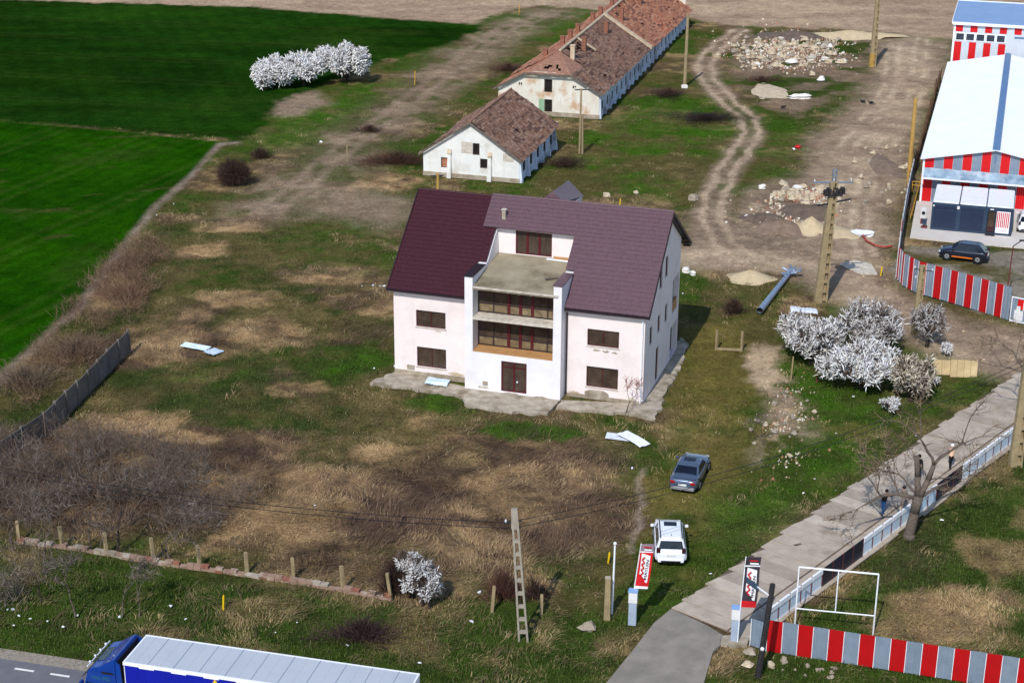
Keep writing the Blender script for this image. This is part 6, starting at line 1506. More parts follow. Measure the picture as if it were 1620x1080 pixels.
    q = [o_+sl*.06+Vector((0,-1.85,0)), o_+sl*.60+Vector((0,-1.85,0)), o_+sl*.60+Vector((0,-.65,0)), o_+sl*.06+Vector((0,-.65,0))]
    obj('roof_window', MB().hexa([p-nn*.02 for p in q]+[p+nn*.025 for p in q]), MT['carglass'], t)
    obj('sun_visor', MB().hexa([(-3.05,-Wd+.15,2.95),(-3.35,-Wd+.15,2.75),(-3.35,-.15,2.75),(-3.05,-.15,2.95),(-3.03,-Wd+.15,3.0),(-3.33,-Wd+.15,2.8),(-3.33,-.15,2.8),(-3.03,-.15,3.0)]), MT['black_trim'], t)
    obj('windscreen', MB().hexa([(-3.235,-Wd+.25,1.6),(-3.2,-Wd+.25,1.6),(-3.2,-.25,1.6),(-3.235,-.25,1.6),(-3.1,-Wd+.25,2.6),(-3.05,-Wd+.25,2.6),(-3.05,-.25,2.6),(-3.1,-.25,2.6)]), MT['carglass'], t)
    lb = obj('lamp_bar', MB().tube((-2.85,-Wd+.1,3.42),(-2.85,-.1,3.42),.035), MT['white_metal'], t)
    for k in range(4):
        y = -Wd+.45+k*.54; obj('spot_lamp', MB().tube((-2.95,y,3.46),(-2.82,y,3.46),.06,.05,10), MT['lamp_clear'], lb)
    for y in (-Wd+.02,-.02):
        s = -1 if y < -1 else 1
        mi = obj('mirror', MB().box(-3.28,-3.1,min(y,y+s*.32),max(y,y+s*.32),2.1,2.75), MT['truck_blue'], t, bevel=.03)
        yy = y+s*.004
        obj('side_window', MB().box(-2.95,-2.0,min(yy,yy-s*.03),max(yy,yy-s*.03),1.75,2.62), MT['carglass'], t); obj('side_window', MB().box(-1.75,-1.25,min(yy,yy-s*.03),max(yy,yy-s*.03),1.75,2.55), MT['carglass'], t)
        obj('air_intake', MB().box(-1.9,-1.1,min(yy,yy-s*.03),max(yy,yy-s*.03),3.18,3.3), MT['black_trim'], t)
    mw = Matrix.Translation((-1.95,-Wd+.012,2.92)) @ Matrix.Rotation(R(90),4,'X')
    text_mesh('lettering', 'TRAL SPED', .26, MT['green_paint'], t, mw)
    sq = Matrix.Translation((-.42,0,0)) @ Matrix.Scale(.76, 4, (1,0,0)) @ Matrix.Translation((.9,0,0))
    def squeeze(o, top=True):
        if top and o.type == 'MESH' and not o.modifiers: o.data.transform(sq @ o.matrix_basis); o.matrix_basis = Matrix()
        for c in o.children: squeeze(c)
    for o in list(t.children):
        if o.name not in known: squeeze(o)
vehicles()

# ------------------------------------------------------------------ people on the lane
def person(label, loc, face, top, legs, hair, pose, scale=1.0):
    """one continuous skinned body; pose gives lean and limb swings"""
    o = thing('person', label, 'person', loc, face)
    ln = pose.get('lean', 0); sw = pose.get('stride', .15); arm = pose.get('arms', 'down')
    J = {}; fw = lambda h: ln*max(0, h-.95)
    J['pelvis'] = (0, 0, .96); J['waist'] = (0, fw(1.1), 1.12); J['chest'] = (0, fw(1.35), 1.34); J['neck'] = (0, fw(1.5)+.01, 1.50); J['jaw'] = (0, fw(1.6)+.03, 1.58); J['skull'] = (0, fw(1.68)+.025, 1.69)
    E_ = [('pelvis','waist'),('waist','chest'),('chest','neck'),('neck','jaw'),('jaw','skull')]
    Rr = dict(pelvis=.155, waist=.14, chest=.165, neck=.06, jaw=.085, skull=.10)
    for s, nm in ((-1,'l'),(1,'r')):
        k = s*sw
        J['hip'+nm] = (s*.10, 0, .90); J['knee'+nm] = (s*.11, k*.55+.04, .50); J['ankle'+nm] = (s*.12, k-.02, .09); J['toe'+nm] = (s*.14, k+.15, .045)
        E_ += [('pelvis','hip'+nm),('hip'+nm,'knee'+nm),('knee'+nm,'ankle'+nm),('ankle'+nm,'toe'+nm)]
        Rr.update({'hip'+nm:.105,'knee'+nm:.068,'ankle'+nm:.048,'toe'+nm:.04})
        J['sh'+nm] = (s*.19, fw(1.44), 1.44)
        if arm == 'up': J['el'+nm] = (s*.27, fw(1.44)+.20, 1.33); J['wr'+nm] = (s*.15, fw(1.5)+.33, 1.50)
        elif arm == 'folded': J['el'+nm] = (s*.28, fw(1.2)+.02, 1.17); J['wr'+nm] = (s*.06, fw(1.2)+.24, 1.16)
        else: J['el'+nm] = (s*.27, fw(1.2)-.03-k*.2, 1.17); J['wr'+nm] = (s*.28, fw(1.0)+.08-k*.4, .93)
        E_ += [('chest','sh'+nm),('sh'+nm,'el'+nm),('el'+nm,'wr'+nm)]; Rr.update({'sh'+nm:.07,'el'+nm:.05,'wr'+nm:.034})
        a = Vector(J['wr'+nm]); d = (a-Vector(J['el'+nm])).normalized(); J['palm'+nm] = tuple(a+d*.08); E_.append(('wr'+nm,'palm'+nm)); Rr['palm'+nm] = .04
    names = list(J); me = bpy.data.meshes.new('body'); me.from_pydata([J[n] for n in names], [(names.index(a), names.index(b)) for a, b in E_], [])
    t = bpy.data.objects.new('body', me); C.objects.link(t)
    sk_ = t.modifiers.new('s', 'SKIN'); sk_.use_smooth_shade = True; t.modifiers.new('u', 'SUBSURF').levels = 1
    for i, n in enumerate(names):
        v = me.skin_vertices[0].data[i]; v.radius = (Rr[n]*(1.15 if n in ('chest','waist','pelvis') else 1), Rr[n]*(.8 if n in ('chest','waist','pelvis') else 1)); v.use_root = (n == 'pelvis')
    bpy.context.view_layer.update()
    bm_ = bpy.data.meshes.new_from_object(t.evaluated_get(bpy.context.evaluated_depsgraph_get())); bpy.data.objects.remove(t)
    vs = [tuple(v.co) for v in bm_.vertices]; fs = [tuple(p.vertices) for p in bm_.polygons]; mb = MB().add(vs, fs); nb = len(fs)
    # fingers rooted in the palms, thumb at the side; nose
    for nm, s in (('l',-1),('r',1)):
        p = Vector(J['palm'+nm]); d = (p-Vector(J['wr'+nm])).normalized(); sd = d.cross(Vector((0,0,1))).normalized() if abs(d.z) < .9 else Vector((0,1,0)); up = d.cross(sd)
        for k, l in enumerate((.075,.085,.08,.062)):
            b = p+sd*(-.03+.02*k); m1 = b+d*l*.55+up*.008; mb.path([b, m1, m1+d*l*.4+up*.02], [.0095,.0085,.007], 6)
        b = p-d*.03-sd*.03; mb.path([b, b-sd*.03+d*.03, b-sd*.035+d*.06+up*.01], [.011,.0095,.008], 6)
    hc = Vector(J['skull']); mb.hexa([(-.014,hc.y+.085,hc.z-.06),(.014,hc.y+.085,hc.z-.06),(.012,hc.y+.12,hc.z-.05),(-.012,hc.y+.12,hc.z-.05),(-.008,hc.y+.085,hc.z+.0),(.008,hc.y+.085,hc.z+.0),(.006,hc.y+.1,hc.z+.0),(-.006,hc.y+.1,hc.z+.0)])
    seg = [(Vector(J[a]), Vector(J[b]), a, b) for a, b in E_]; fm = []
    for i, f in enumerate(mb.f):
        c = sum((Vector(mb.v[q]) for q in f), Vector())/len(f); best = None; bd = 9
        for a, b, na, nb_ in seg:
            ab = b-a; tt = max(0, min(1, (c-a).dot(ab)/ab.length_squared)); dd = (c-a-ab*tt).length-.5*(Rr[na]*(1-tt)+Rr[nb_]*tt)
            if dd < bd: bd = dd; best = (na, nb_)
        k = 0
        if best[1].startswith(('knee','ankle','hip')): k = 1
        elif best[1].startswith('toe'): k = 3
        elif best[1].startswith('palm') or best[1] in ('jaw','skull') or i >= nb: k = 2
        if best[0] == 'pelvis' and c.z < 1.0: k = 1
        fm.append(k)
    obj('body', mb, None, o, smooth=True, mats=[MT[top], MT[legs], MT['skin'], MT['black_trim']], fm=fm)
    hy, hz = hc.y, hc.z
    if hair == 'cap_white':
        obj('cap', MB().ball((0,hy-.005,hz+.03),.118,12,8,(1,1.05,.85)).hexa([(-.08,hy+.08,hz+.03),(.08,hy+.08,hz+.03),(.06,hy+.2,hz+.02),(-.06,hy+.2,hz+.02),(-.08,hy+.08,hz+.05),(.08,hy+.08,hz+.05),(.06,hy+.2,hz+.035),(-.06,hy+.2,hz+.035)]), MT['cap_white'], o, smooth=False)
    else: obj('hair', MB().ball((0,hy-.025,hz+.025),.115,12,8,(1,1,.95)), MT[hair], o, smooth=True)
    for s in (-1,1): obj('eye', MB().ball((s*.035,hy+.092,hz-.005),.012,6,4), MT['ink'], o)
    for s in (-1,1): obj('ear', MB().ball((s*.1,hy,hz-.02),.03,6,4,(.4,.7,1)), MT['skin'], o)
    return o
person('person in black top and blue jeans standing on the lane with arms raised', G(1396,815), R(-150), 'cloth_dark', 'denim', 'hair', dict(lean=.25, stride=.1, arms='up'))
person('person with dark hair in grey clothes on the lane behind the low bough', G(1428,812), R(35), 'cloth_grey', 'cloth_grey', 'hair', dict(lean=.1, stride=.12, arms='folded'))
person('person in peach top, dark trousers and white cap on the lane by the navy panel', G(1503,743), R(30), 'cloth_peach', 'cloth_dark', 'cap_white', dict(stride=.12, arms='folded'))
person('person in black seen behind the forked trunk of the bare tree', G(1451,760), R(-40), 'cloth_dark', 'cloth_dark', 'hair', dict(stride=.08))
# ------------------------------------------------------------------ trees and bushes
def spindles(name, cen, dirs, length, rad, colr, seed, parent=None, mat_='blossom', sides=4, kind=None):
    """blossom covered shoots: short knobbly spindles"""
    r = np.random.default_rng(seed); n = len(cen)
    d = dirs/np.linalg.norm(dirs, axis=1, keepdims=True)
    a = np.cross(d, np.array([0.3,.2,1.0])); a /= np.linalg.norm(a, axis=1, keepdims=True)+1e-9; b = np.cross(d, a)
    bend = r.normal(0, .22, (n, 3))
    ts = np.array([0, .45, 1.0]); rs = np.array([.5, 1.0, .2]); co = []
    for t, q in zip(ts, rs):
        c = cen+d*(length*t)[:, None]+bend*(length*t*t)[:, None]
        for k in range(sides):
            th = 2*np.pi*k/sides; jr = rad*q*(.5+1.0*r.random(n))
            co.append(c+a*(jr*np.cos(th))[:, None]+b*(jr*np.sin(th))[:, None])
    co = np.stack(co, 1).reshape(-1, 3); base = np.arange(n)[:, None]*(3*sides); idx = []
    for s in range(2):
        for k in range(sides):
            p, q = s*sides+k, s*sides+(k+1) % sides
            idx.append(np.concatenate([base+p, base+q, base+q+sides], 1)); idx.append(np.concatenate([base+p, base+q+sides, base+p+sides], 1))
    cc = np.repeat(colr, 3*sides, 0)*(.9+.25*r.random((n*3*sides, 1)))
    return mesh_tris(name, co, np.concatenate(idx), np.clip(cc, 0, .88), MT[mat_], kind=kind, parent=parent)
def twigs(name, p0, p1, r0, colr, seed, parent=None, kind=None, kink=.12):
    """thin three sided twigs in two segments"""
    r = np.random.default_rng(seed); n = len(p0); d = p1-p0; L = np.linalg.norm(d, axis=1, keepdims=True)+1e-6; d = d/L
    a = np.cross(d, np.array([.31,.17,.93])); a /= np.linalg.norm(a, axis=1, keepdims=True)+1e-9; b = np.cross(d, a)
    mid = (p0+p1)/2+r.normal(0, kink, (n, 3))*L; co = []
    for c, q in ((p0, 1.0), (mid, .7), (p1, .25)):
        for k in range(3):
            th = 2*np.pi*k/3; co.append(c+a*(r0*q*np.cos(th))[:, None]+b*(r0*q*np.sin(th))[:, None])
    co = np.stack(co, 1).reshape(-1, 3); base = np.arange(n)[:, None]*9; idx = []
    for s in range(2):
        for k in range(3):
            p, q = s*3+k, s*3+(k+1) % 3
            idx.append(np.concatenate([base+p, base+q, base+q+3], 1)); idx.append(np.concatenate([base+p, base+q+3, base+p+3], 1))
    return mesh_tris(name, co, np.concatenate(idx), np.repeat(colr, 9, 0), MT['twigs'], kind=kind, parent=parent)
def pick(cols, n, r, var=.2):
    c = np.array([col(*q) for q in cols])[r.integers(0, len(cols), n)]; return c*(1-var+2*var*r.random((n, 1)))
WHITE = [(238,237,236),(230,230,231),(222,221,220),(210,212,217),(236,232,222)]
GREYW = [(228,227,226),(212,211,212),(194,192,192),(230,228,222),(170,162,156)]
BEIGE = [(224,216,196),(206,196,172),(190,178,154),(214,208,196),(150,136,116)]
def blossom_tree(label, u, v, rx, ry, H, seed, n, cols=WHITE, lobes=7, z0=.35, rad=.075, ln=.62, group=None, name='blossom_tree', trunk=True, dark=.25, off=(0,0), stems=1):
    n = int(n*3.3); ln *= .5; rad *= .7; lobes += 4
    p = G(u, v); o = thing(name, label, 'tree' if H > 2.4 else 'bush', p, 0, group); r = np.random.default_rng(seed); rr = random.Random(seed)
    L_ = []
    for k in range(lobes):
        t = 2*math.pi*(k/lobes)+rr.uniform(-.4,.4); q = rr.uniform(.3,.78) if k else 0
        L_.append((off[0]+rx*q*math.cos(t), off[1]+ry*q*math.sin(t), H*(z0+(1-z0)*(rr.uniform(.28,.55) if k else .58)), rx*rr.uniform(.30,.52), ry*rr.uniform(.30,.52), H*(1-z0)*rr.uniform(.24,.40)))
    tr = MB()
    for s in range(stems):
        sx, sy = rr.uniform(-.3,.3)*(stems > 1), rr.uniform(-.3,.3)*(stems > 1); top = Vector((off[0]*.4+sx*1.5, off[1]*.4+sy*1.5, H*z0+.2)); b0 = .045*H/stems**.5
        tr.path([(sx,sy,-.15),(sx*1.2+.05,sy*1.2,H*z0*.5), tuple(top)], [b0, b0*.8, b0*.65], 7)
        for (x, y, z, a, b, c) in L_:
            m = top.lerp(Vector((x,y,z)), .5)+Vector((rr.uniform(-.2,.2),rr.uniform(-.2,.2),rr.uniform(0,.2))); tr.path([tuple(top), tuple(m), (x,y,z+.1)], [b0*.5, b0*.36, b0*.2], 5)
            for q in range(5):
                e = Vector((x+a*rr.uniform(-.8,.8), y+b*rr.uniform(-.8,.8), z+c*rr.uniform(-.3,.8))); tr.path([tuple(m), tuple(m.lerp(e,.6)), tuple(e)], [b0*.25,b0*.17,b0*.08], 4)
    obj('trunk', tr, MT['bark_dark'], o, smooth=True)
    li = r.integers(0, len(L_), n); Lb = np.array(L_)[li]
    d = r.normal(0, 1, (n, 3)); d /= np.linalg.norm(d, axis=1, keepdims=True); d[:, 2] = np.where(d[:, 2] < -.75, -d[:, 2]*.6, d[:, 2])
    rad_ = (.35+.65*r.random(n)**.6)[:, None]; cen = Lb[:, :3]+d*Lb[:, 3:]*rad_*.8
    clump = np.sin(cen[:, 0]*3.1+seed)*np.sin(cen[:, 1]*3.7+1.3*seed)*np.sin(cen[:, 2]*3.3+.7*seed)
    keep = ((clump+r.normal(0, .15, n)) > -.20) & (cen[:, 2] > .08); cen = cen[keep]; d = d[keep]; m = len(cen)
    dirs = d*.55+np.array([0,0,.4])+r.normal(0, .7, (m, 3))
    isd = r.random(m) < dark*.85
    cc = pick(cols, m, r, .06); cc[isd] = pick([(150,136,128),(170,158,150),(124,110,102)], int(isd.sum()), r, .15)
    spindles('crown', cen, dirs, ln*(.5+.9*r.random(m)), np.where(isd, rad*.3, rad*(.6+.6*r.random(m))), cc, seed, parent=o)
    k = n//4; li = r.integers(0, len(L_), k); Lb = np.array(L_)[li]; d = r.normal(0, 1, (k, 3)); d /= np.linalg.norm(d, axis=1, keepdims=True)
    p0 = Lb[:, :3]+d*Lb[:, 3:]*.3; p1 = Lb[:, :3]+d*Lb[:, 3:]*(.7+.35*r.random((k, 1)))+np.array([0,0,.15])
    twigs('twig', p0, p1, .014+.012*r.random(k), pick([(92,78,70),(120,106,98),(74,62,58)], k, r), seed+1, parent=o)
    return o
def blossoms():
    g = 'blossoming trees at the field edge'
    blossom_tree('white blossoming tree at the left end of the field edge group', 432,138, 3.3,2.9,4.5, 1, 2600, group=g, ln=.75, rad=.11, z0=.0, dark=.12)
    blossom_tree('white blossoming tree in the middle of the field edge group', 480,135, 2.9,2.6,5.0, 2, 2300, group=g, ln=.75, rad=.11, z0=.06, dark=.14)
    blossom_tree('tallest white blossoming tree at the right end of the field edge group', 549,129, 3.5,2.9,5.7, 3, 2900, group=g, ln=.75, rad=.11, z0=.02, dark=.12)
    g = 'blossoming trees by the concrete lane'
    blossom_tree('white blossoming tree at the left of the lane cluster below the tall lattice pole', 1282,574, 2.9,2.4,4.3, 4, 1500, cols=WHITE+GREYW, group=g, z0=.08, rad=.075)
    blossom_tree('greyish sparse blossoming tree at the back of the lane cluster', 1376,556, 3.1,2.4,4.6, 5, 1300, cols=GREYW, group=g, z0=.08, rad=.06, ln=.75, dark=.4)
    blossom_tree('fullest white blossoming tree at the front of the lane cluster', 1360,614, 3.2,2.3,4.1, 6, 1900, cols=WHITE, group=g, z0=.02, rad=.075, ln=.66, dark=.22)
    blossom_tree('cream coloured blossoming tree at the right front of the lane cluster', 1440,633, 1.9,1.7,4.4, 7, 1300, cols=BEIGE, group=g, z0=.0, rad=.05, ln=.6, dark=.3)
    blossom_tree('thin grey nearly bare tree behind the slim pole by the dirt lane', 1466,548, 1.6,1.4,3.9, 8, 600, cols=GREYW, group=g, z0=.2, rad=.035, ln=.6, dark=.6)
    blossom_tree('small round white blossom bush in front of the lane cluster', 1408,653, .75,.65,1.25, 9, 300, name='blossom_bush', z0=.12, rad=.05, ln=.42, dark=.1)
    blossom_tree('little white blossom sprig beside the dirt lane above the beige boards', 1497,563, .5,.45,1.1, 10, 130, name='blossom_bush', z0=.15, rad=.05, ln=.4, dark=.1)
    blossom_tree('little white blossom sprig just left of the narrower beige board', 1478,612, .4,.35,.9, 11, 90, name='blossom_bush', z0=.15, rad=.05, ln=.36, dark=.1)
    blossom_tree('white blossom bush on the verge beside the brick footing', 674,958, 1.15,.95,3.5, 12, 1500, cols=WHITE[:3]+GREYW[:3], name='blossom_bush', z0=.05, rad=.045, ln=.4, dark=.3, off=(-.1,.2), stems=3, lobes=8)
    blossom_tree('wispy white blossom bough arching behind the roadside blossom bush', 652,942, .95,.7,2.9, 13, 420, cols=GREYW, name='blossom_bush', z0=.5, rad=.04, ln=.4, dark=.4)
blossoms()
def bramble(label, u, v, rx, ry, H, n, seed, cols, name='bare_bush', thick=.012, group=None, ball=False):
    p = G(u, v); o = thing(name, label, 'bush', p, 0, group); r = np.random.default_rng(seed)
    n = int(n*(.75 if H > 1.5 else .55)); q = np.abs(r.normal(0, .52, n)); q = np.where(q > 1.25, r.random(n), q); th = r.random(n)*2*np.pi; q = q*(1+.3*np.sin(3*th+seed)+.2*np.sin(7*th+2*seed)); x, y = rx*q*np.cos(th), ry*q*np.sin(th)
    hh = H*np.sqrt(np.clip(1-.6*q*q, .12, 1))*(.45+.75*r.random(n)**1.5)*(.7+.6*fbm((x+seed*9.7).astype(np.float32), y.astype(np.float32), .9, 3, seed))
    z0 = hh*r.random(n)*.7
    p0 = np.stack([x*.75, y*.75, z0-.05], 1); p1 = np.stack([x+r.normal(0,.22,n), y+r.normal(0,.22,n), np.minimum(z0+hh*.5, hh)], 1)
    twigs('twig', p0, p1, thick*(.6+.9*r.random(n)), pick(cols, n, r), seed, parent=o)
    if ball:
        d = r.normal(0, 1, (n*2, 3)); d /= np.linalg.norm(d, axis=1, keepdims=True); rad_ = r.random((n*2, 1))**.5
        q0 = d*rad_*np.array([rx*.8, ry*.8, H*.42])+np.array([0,0,H*.46]); q1 = q0+d*.35+r.normal(0,.2,(n*2,3)); q1[:, 2] = np.maximum(q1[:, 2], .02); q0[:, 2] = np.maximum(q0[:, 2], .02)
        twigs('spray', q0, q1, thick*(.6+.9*r.random(n*2)), pick(cols, n*2, r), seed+50, parent=o)
    mb = MB(); rr = random.Random(seed)
    for k in range(9):
        t = rr.uniform(0, 6.28); a = rr.uniform(.2,.7); mb.path([(rx*a*.3*math.cos(t),ry*a*.3*math.sin(t),-.05),(rx*a*.7*math.cos(t),ry*a*.7*math.sin(t),H*.45),(rx*a*math.cos(t+.3),ry*a*math.sin(t+.3),H*.8)], [.03,.022,.01], 5)
    obj('stem', mb, MT['bark_dark'], o); return o
DK = [(64,48,42),(82,62,54),(52,40,38),(96,76,66)]; RB = [(96,66,56),(112,78,66),(80,56,50)]; GY = [(120,110,102),(98,88,82),(140,128,118),(84,74,68)]
def bushes():
    for a in (('dense round dark brown bush at the edge of the light green field', 371,291, 1.9,1.6,2.5, 2600, 1, DK, 'bare_bush', .012, None, True), ('smaller dark brown bush right of the dense round bush', 412,250, 1.5,1.1,1.2, 1800, 2, DK),
        ('dark brown bramble thicket left of the small barn', 628,258, 4.6,2.4,1.2, 5200, 3, DK+RB), ('low dark bramble patch on the dirt track above the thicket', 585,208, 2.2,1.4,.7, 1300, 4, DK), ('dark bramble patch on the grass right of the twin pole', 893,262, 2.6,2.4,.9, 2600, 5, DK), 
        ('dark bramble strip along the blue wall of the long barn', 1057,152, 2.6,3.0,1.0, 2800, 6, DK), ('wide flat dark bramble patch on the grass left of the twin ruts', 1115,189, 4.2,3.2,.8, 4200, 7, [(52,46,44),(66,58,54),(44,40,40)]), ('dark brown bush between sand heap and house', 1160,494, 1.1,1.1,1.2, 1500, 8, DK),
        ('tall dark brown bush behind the roadside blossom bush', 628,935, 1.15,.9,2.1, 2800, 9, DK), ('reddish brown bush behind the leaning lattice pole', 797,945, 1.0,.9,1.7, 1500, 10, RB), ('tangled pile of dark purple brown cut branches on the verge', 570,1008, 2.3,1.1,.95, 2600, 11, [(70,54,54),(88,70,68),(56,44,46)]),
        ('dark bramble behind the long barn gable on the track side', 805,112, 3.5,3.0,1.0, 2600, 13, RB+DK), ('low dark bush below the rubble tip', 1205,128, 2.6,2.0,.6, 1500, 14, DK+RB), ('dark bush at the right foot of the lattice pole on the verge', 845,945, .9,.7,1.2, 900, 15, DK), ('grey dead brush along the concrete panel fence', 120,560, 3.4,3.2,1.3, 3200, 16, [(120,100,84),(98,82,70),(140,118,98)]), ('brown dead brush on the bank beside the light green field', 205,470, 2.8,3.0,1.0, 2400, 17, [(128,98,80),(110,84,70),(150,120,98)]), ('second grey brush clump above the concrete panel fence', 40,610, 3.4,3.2,1.4, 3000, 18, [(120,104,88),(100,86,74),(144,124,104)]),
        ('loose dry brush between pole bushes and the slim pole', 1330,520, 1.6,1.2,.8, 800, 19, DK)):
        bramble(*a)
bushes()
def branch_tree(name, label, p, H, seed, m, spread=.75, r0=.3, levels=5, forks=None, droop=.0, cat='tree', group=None, twig_cols=GY, thin=1.0, dens=1.0, trunk_frac=.3, tl=.02, stub=None, limbs=()):
    """bare tree: trunk, limbs as one branching surface, and fine twigs"""
    o = thing(name, label, cat, p, 0, group); rr = random.Random(seed); mb = MB(); tw0 = []; tw1 = []
    def grow(b, d, L, r, lev):
        pts = [b]; rad = [r]; n = 4; q = b.copy()
        for i in range(n):
            d = (d+Vector((rr.gauss(0,.16),rr.gauss(0,.16),rr.gauss(0,.10)-droop*lev*.05))).normalized(); q = q+d*(L/n); pts.append(q.copy()); rad.append(r*(1-.45*(i+1)/n))
        mb.path([tuple(x) for x in pts], rad, 7 if lev < 2 else 5 if lev < 4 else 4)
        if lev >= levels:
            for k in range(int(7*dens)):
                s = pts[rr.randint(1, n)]; e = s+(d*.6+Vector((rr.gauss(0,.55),rr.gauss(0,.55),rr.gauss(.1,.4)))).normalized()*L*rr.uniform(.4,.95); tw0.append(tuple(s)); tw1.append(tuple(e))
            return
        kids = 2 if lev == 0 and forks is None else rr.choice((2,3,3))
        for k in range(kids):
            i = n if k < 2 else rr.randint(2, n); t = rr.uniform(0, 6.28); a = spread*rr.uniform(.6,1.25)
            u = d.orthogonal().normalized(); u.rotate(Matrix.Rotation(t+3.14*k, 3, d)); nd = (d*math.cos(a)+u*math.sin(a)).normalized(); nd.z = max(nd.z, -.15)
            grow(pts[i], nd, L*rr.uniform(.62,.85), rad[i]*(.78 if k < 2 else .6), lev+1)
        if lev > 1:
            for k in range(int(3*dens)):
                s = pts[rr.randint(1, n)]; e = s+Vector((rr.gauss(0,.6),rr.gauss(0,.6),rr.gauss(.2,.4))).normalized()*L*rr.uniform(.4,.8); tw0.append(tuple(s)); tw1.append(tuple(e))
    if forks:
        top = Vector((tl, .1*(tl > .1), forks[0])); mb.path([(0,0,-.2),(0,0,.25),tuple(top*.6),tuple(top)], [r0*1.25,r0,r0*.92,r0*.95], 10)
        for pts_, r_, sprouts in limbs:
            ps = [top+Vector(q) for q in pts_]; mb.path([tuple(q) for q in ps], r_, 8)
            for (i, dd, L, rr_) in sprouts: grow(ps[i], Vector(dd).normalized(), L, rr_, 2)
        if stub: mb.path([tuple(top*.95), tuple(top+Vector(stub)*.5), tuple(top+Vector(stub))], [.19,.165,.14], 9)
        for (dx, dy, dz, L, r) in forks[1:]: grow(top, Vector((dx,dy,dz)).normalized(), L, r, 1)
    else: grow(Vector((0,0,-.15)), Vector((rr.uniform(-.08,.08),rr.uniform(-.08,.08),1)), H*trunk_frac, r0, 0)
    obj('trunk', mb, MT[m], o, smooth=True)
    r = np.random.default_rng(seed); a, b = np.array(tw0), np.array(tw1)
    twigs('twig', a, b, (.011+.012*r.random(len(a)))*thin, pick(twig_cols, len(a), r), seed, parent=o, kink=.14); return o
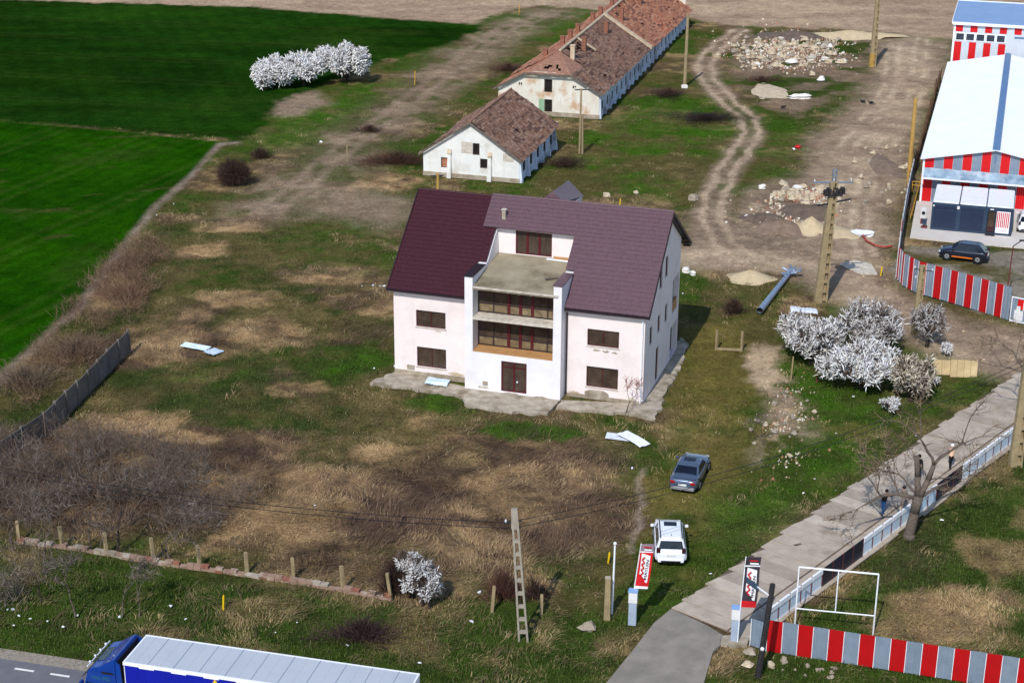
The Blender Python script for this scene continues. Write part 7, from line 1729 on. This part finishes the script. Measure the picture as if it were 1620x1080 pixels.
def bare_trees():
    BR = [(112,96,78),(132,114,92),(92,80,70),(150,128,100)]
    branch_tree('bare_tree', 'big bare grey tree with forked trunk rising beside the lane fence', G(1438,849), 7, 5, 'bark', forks=(2.6,(-.7,.8,.5,1.7,.08)), limbs=(([(.05,0,-.1),(.5,.1,1.0),(.75,.2,1.9)],[.2,.17,.14],[(2,(-.1,.1,1),2.0,.10),(2,(.75,.3,.6),2.3,.11),(1,(-.3,.5,.8),1.4,.05),(1,(.8,-.2,.3),1.3,.05)]),([(-.1,0,-.15),(-1.2,-.1,.2),(-2.2,-.2,.1),(-3.0,-.3,-.35)],[.13,.11,.085,.05],[(1,(-.5,.3,.8),1.5,.06),(2,(-.7,.4,.6),1.5,.055),(3,(-.6,-.1,-.3),1.2,.04),(2,(-.3,-.4,.8),1.3,.05),(1,(-.1,.6,.7),1.3,.05)]),([(.1,0,-.1),(.9,.1,.45),(1.6,.2,.8)],[.11,.09,.06],[(2,(.7,.2,.5),1.3,.045),(1,(.5,-.4,.3),1.3,.045)])), r0=.31, levels=4, spread=.62, twig_cols=BR, dens=1.2, tl=.33, stub=(-.28,.2,2.45))
    branch_tree('bare_tree', 'bare tree at the right edge leaning over the concrete lane', G(1660,672), 7, 11, 'bark', forks=(2.2,(-.8,.3,.8,2.3,.16),(-.5,-.4,.9,2.0,.15),(.5,.2,1,2.0,.16),(-.9,.7,.4,1.8,.1)), r0=.3, levels=4, spread=.62, twig_cols=BR, dens=1.2)
    branch_tree('bare_sapling', 'thin reddish sapling at the right corner of the house front', G(990,654), 3.0, 61, 'bark', r0=.05, levels=3, spread=.42, twig_cols=[(150,96,84),(128,82,74),(168,116,100)], dens=.9, trunk_frac=.36)
    g = 'bare saplings on the roadside verge'
    S_ = [(193,975,3.3,'slender grey sapling on the verge behind the lorry cab'),(219,975,3.0,'thin grey sapling right beside another one behind the lorry cab'),(119,975,3.6,'tall thin sapling on the verge left of the lorry cab'),(64,950,3.0,'dark leaning sapling on the verge near the left edge'),(70,905,4.8,'tall pale sapling rising through the brick footing'),(186,876,4.6,'darkest tree trunk in the scrub behind the brick footing'),(262,882,4.2,'pair stem tree in the scrub behind the brick footing'),(268,883,3.4,'paler leaning stem beside the pair stem tree'),(22,870,4.4,'grey tree at the far left behind the brick footing'),(108,800,3.6,'thin straight tree in the grey scrub above the footing'),(145,866,4.0,'bushy grey tree just above the brick footing'),(205,830,3.8,'grey tree in the scrub right of the darkest trunk'),(60,790,3.4,'grey shrub tree in the middle of the left scrub'),(320,800,2.6,'low grey bush tree at the right of the left scrub'),(1208,705,2.0,'thin lone sapling on the grass right of the grey sedan'),(8,960,2.6,'grey sapling at the very left of the verge')]
    for i, (u, v, H, lab) in enumerate(S_):
        branch_tree('bare_sapling', lab, G(u, v), H, 40+i, 'bark_dark' if 'dark' in lab else 'bark', r0=.03+.008*H*(1.8 if 'darkest' in lab else 1), levels=3, spread=.5, group=g, twig_cols=GY, dens=1.1, trunk_frac=.42)
bare_trees()
# ------------------------------------------------------------------ vegetation nobody could count
def ground_cover():
    STR = [(196,168,124),(176,146,108),(152,124,94),(208,182,140),(130,104,80)]
    BRN = [(112,88,72),(94,74,62),(130,106,86),(82,66,58)]
    GRN = [(60,84,28),(70,96,34),(50,72,24),(84,102,46),(96,100,56)]
    blades('dry_grass', 60000, 'straw', 1, 13, .40, .032, 1.3, STR, .28, .5, .58, flow=.85, power=1.2)
    blades('dead_stems', 34000, 'stem', 2, 9, .62, .026, 1.1, BRN, .32, .65, .35, flow=.8)
    blades('green_grass', 52000, 'green', 3, 9, .22, .035, .7, GRN, .24, .9, .6)
    clods(); fragments()
    # thickets of bare twigs: grey scrub at lower left, brown brush along the light green field
    for nm, poly, n, cols, hh, sd in (('thicket', W((-60,690),(90,690),(180,700),(330,740),(420,800),(330,850),(120,850),(-60,850)), 42000, GY+[(110,92,78),(126,104,86)], 1.5, 5),
                                  ('brush', W((20,600),(90,500),(170,420),(225,375),(275,385),(262,440),(200,520),(120,600),(40,660)), 16000, [(134,106,86),(112,88,72),(156,128,104),(96,76,64)], .7, 6),
                                  ('brush', W((-80,850),(40,845),(110,880),(100,960),(-80,980)), 7000, GY, 1.2, 7)):
        r = np.random.default_rng(sd); xs = [p[0] for p in poly]; ys = [p[1] for p in poly]
        x = r.uniform(min(xs), max(xs), n).astype(np.float32); y = r.uniform(min(ys), max(ys), n).astype(np.float32)
        k = (sd_poly(x, y, poly)+r.normal(0, .5, n) < -.1) & (fbm(x, y, 3, 4, 3)+r.normal(0, .06, n) > .47); x, y = x[k], y[k]; n = len(x)
        z0 = r.random(n)*hh; p0 = np.stack([x, y, z0], 1); d = r.normal(0, 1, (n, 3)); d[:, 2] = np.abs(d[:, 2])*.9+.4; d /= np.linalg.norm(d, axis=1, keepdims=True)
        p1 = p0+d*(.35+.6*r.random((n, 1)))
        twigs(nm, p0, p1, .008+.008*r.random(n), pick(cols, n, r), sd, kind='stuff')
ground_cover()
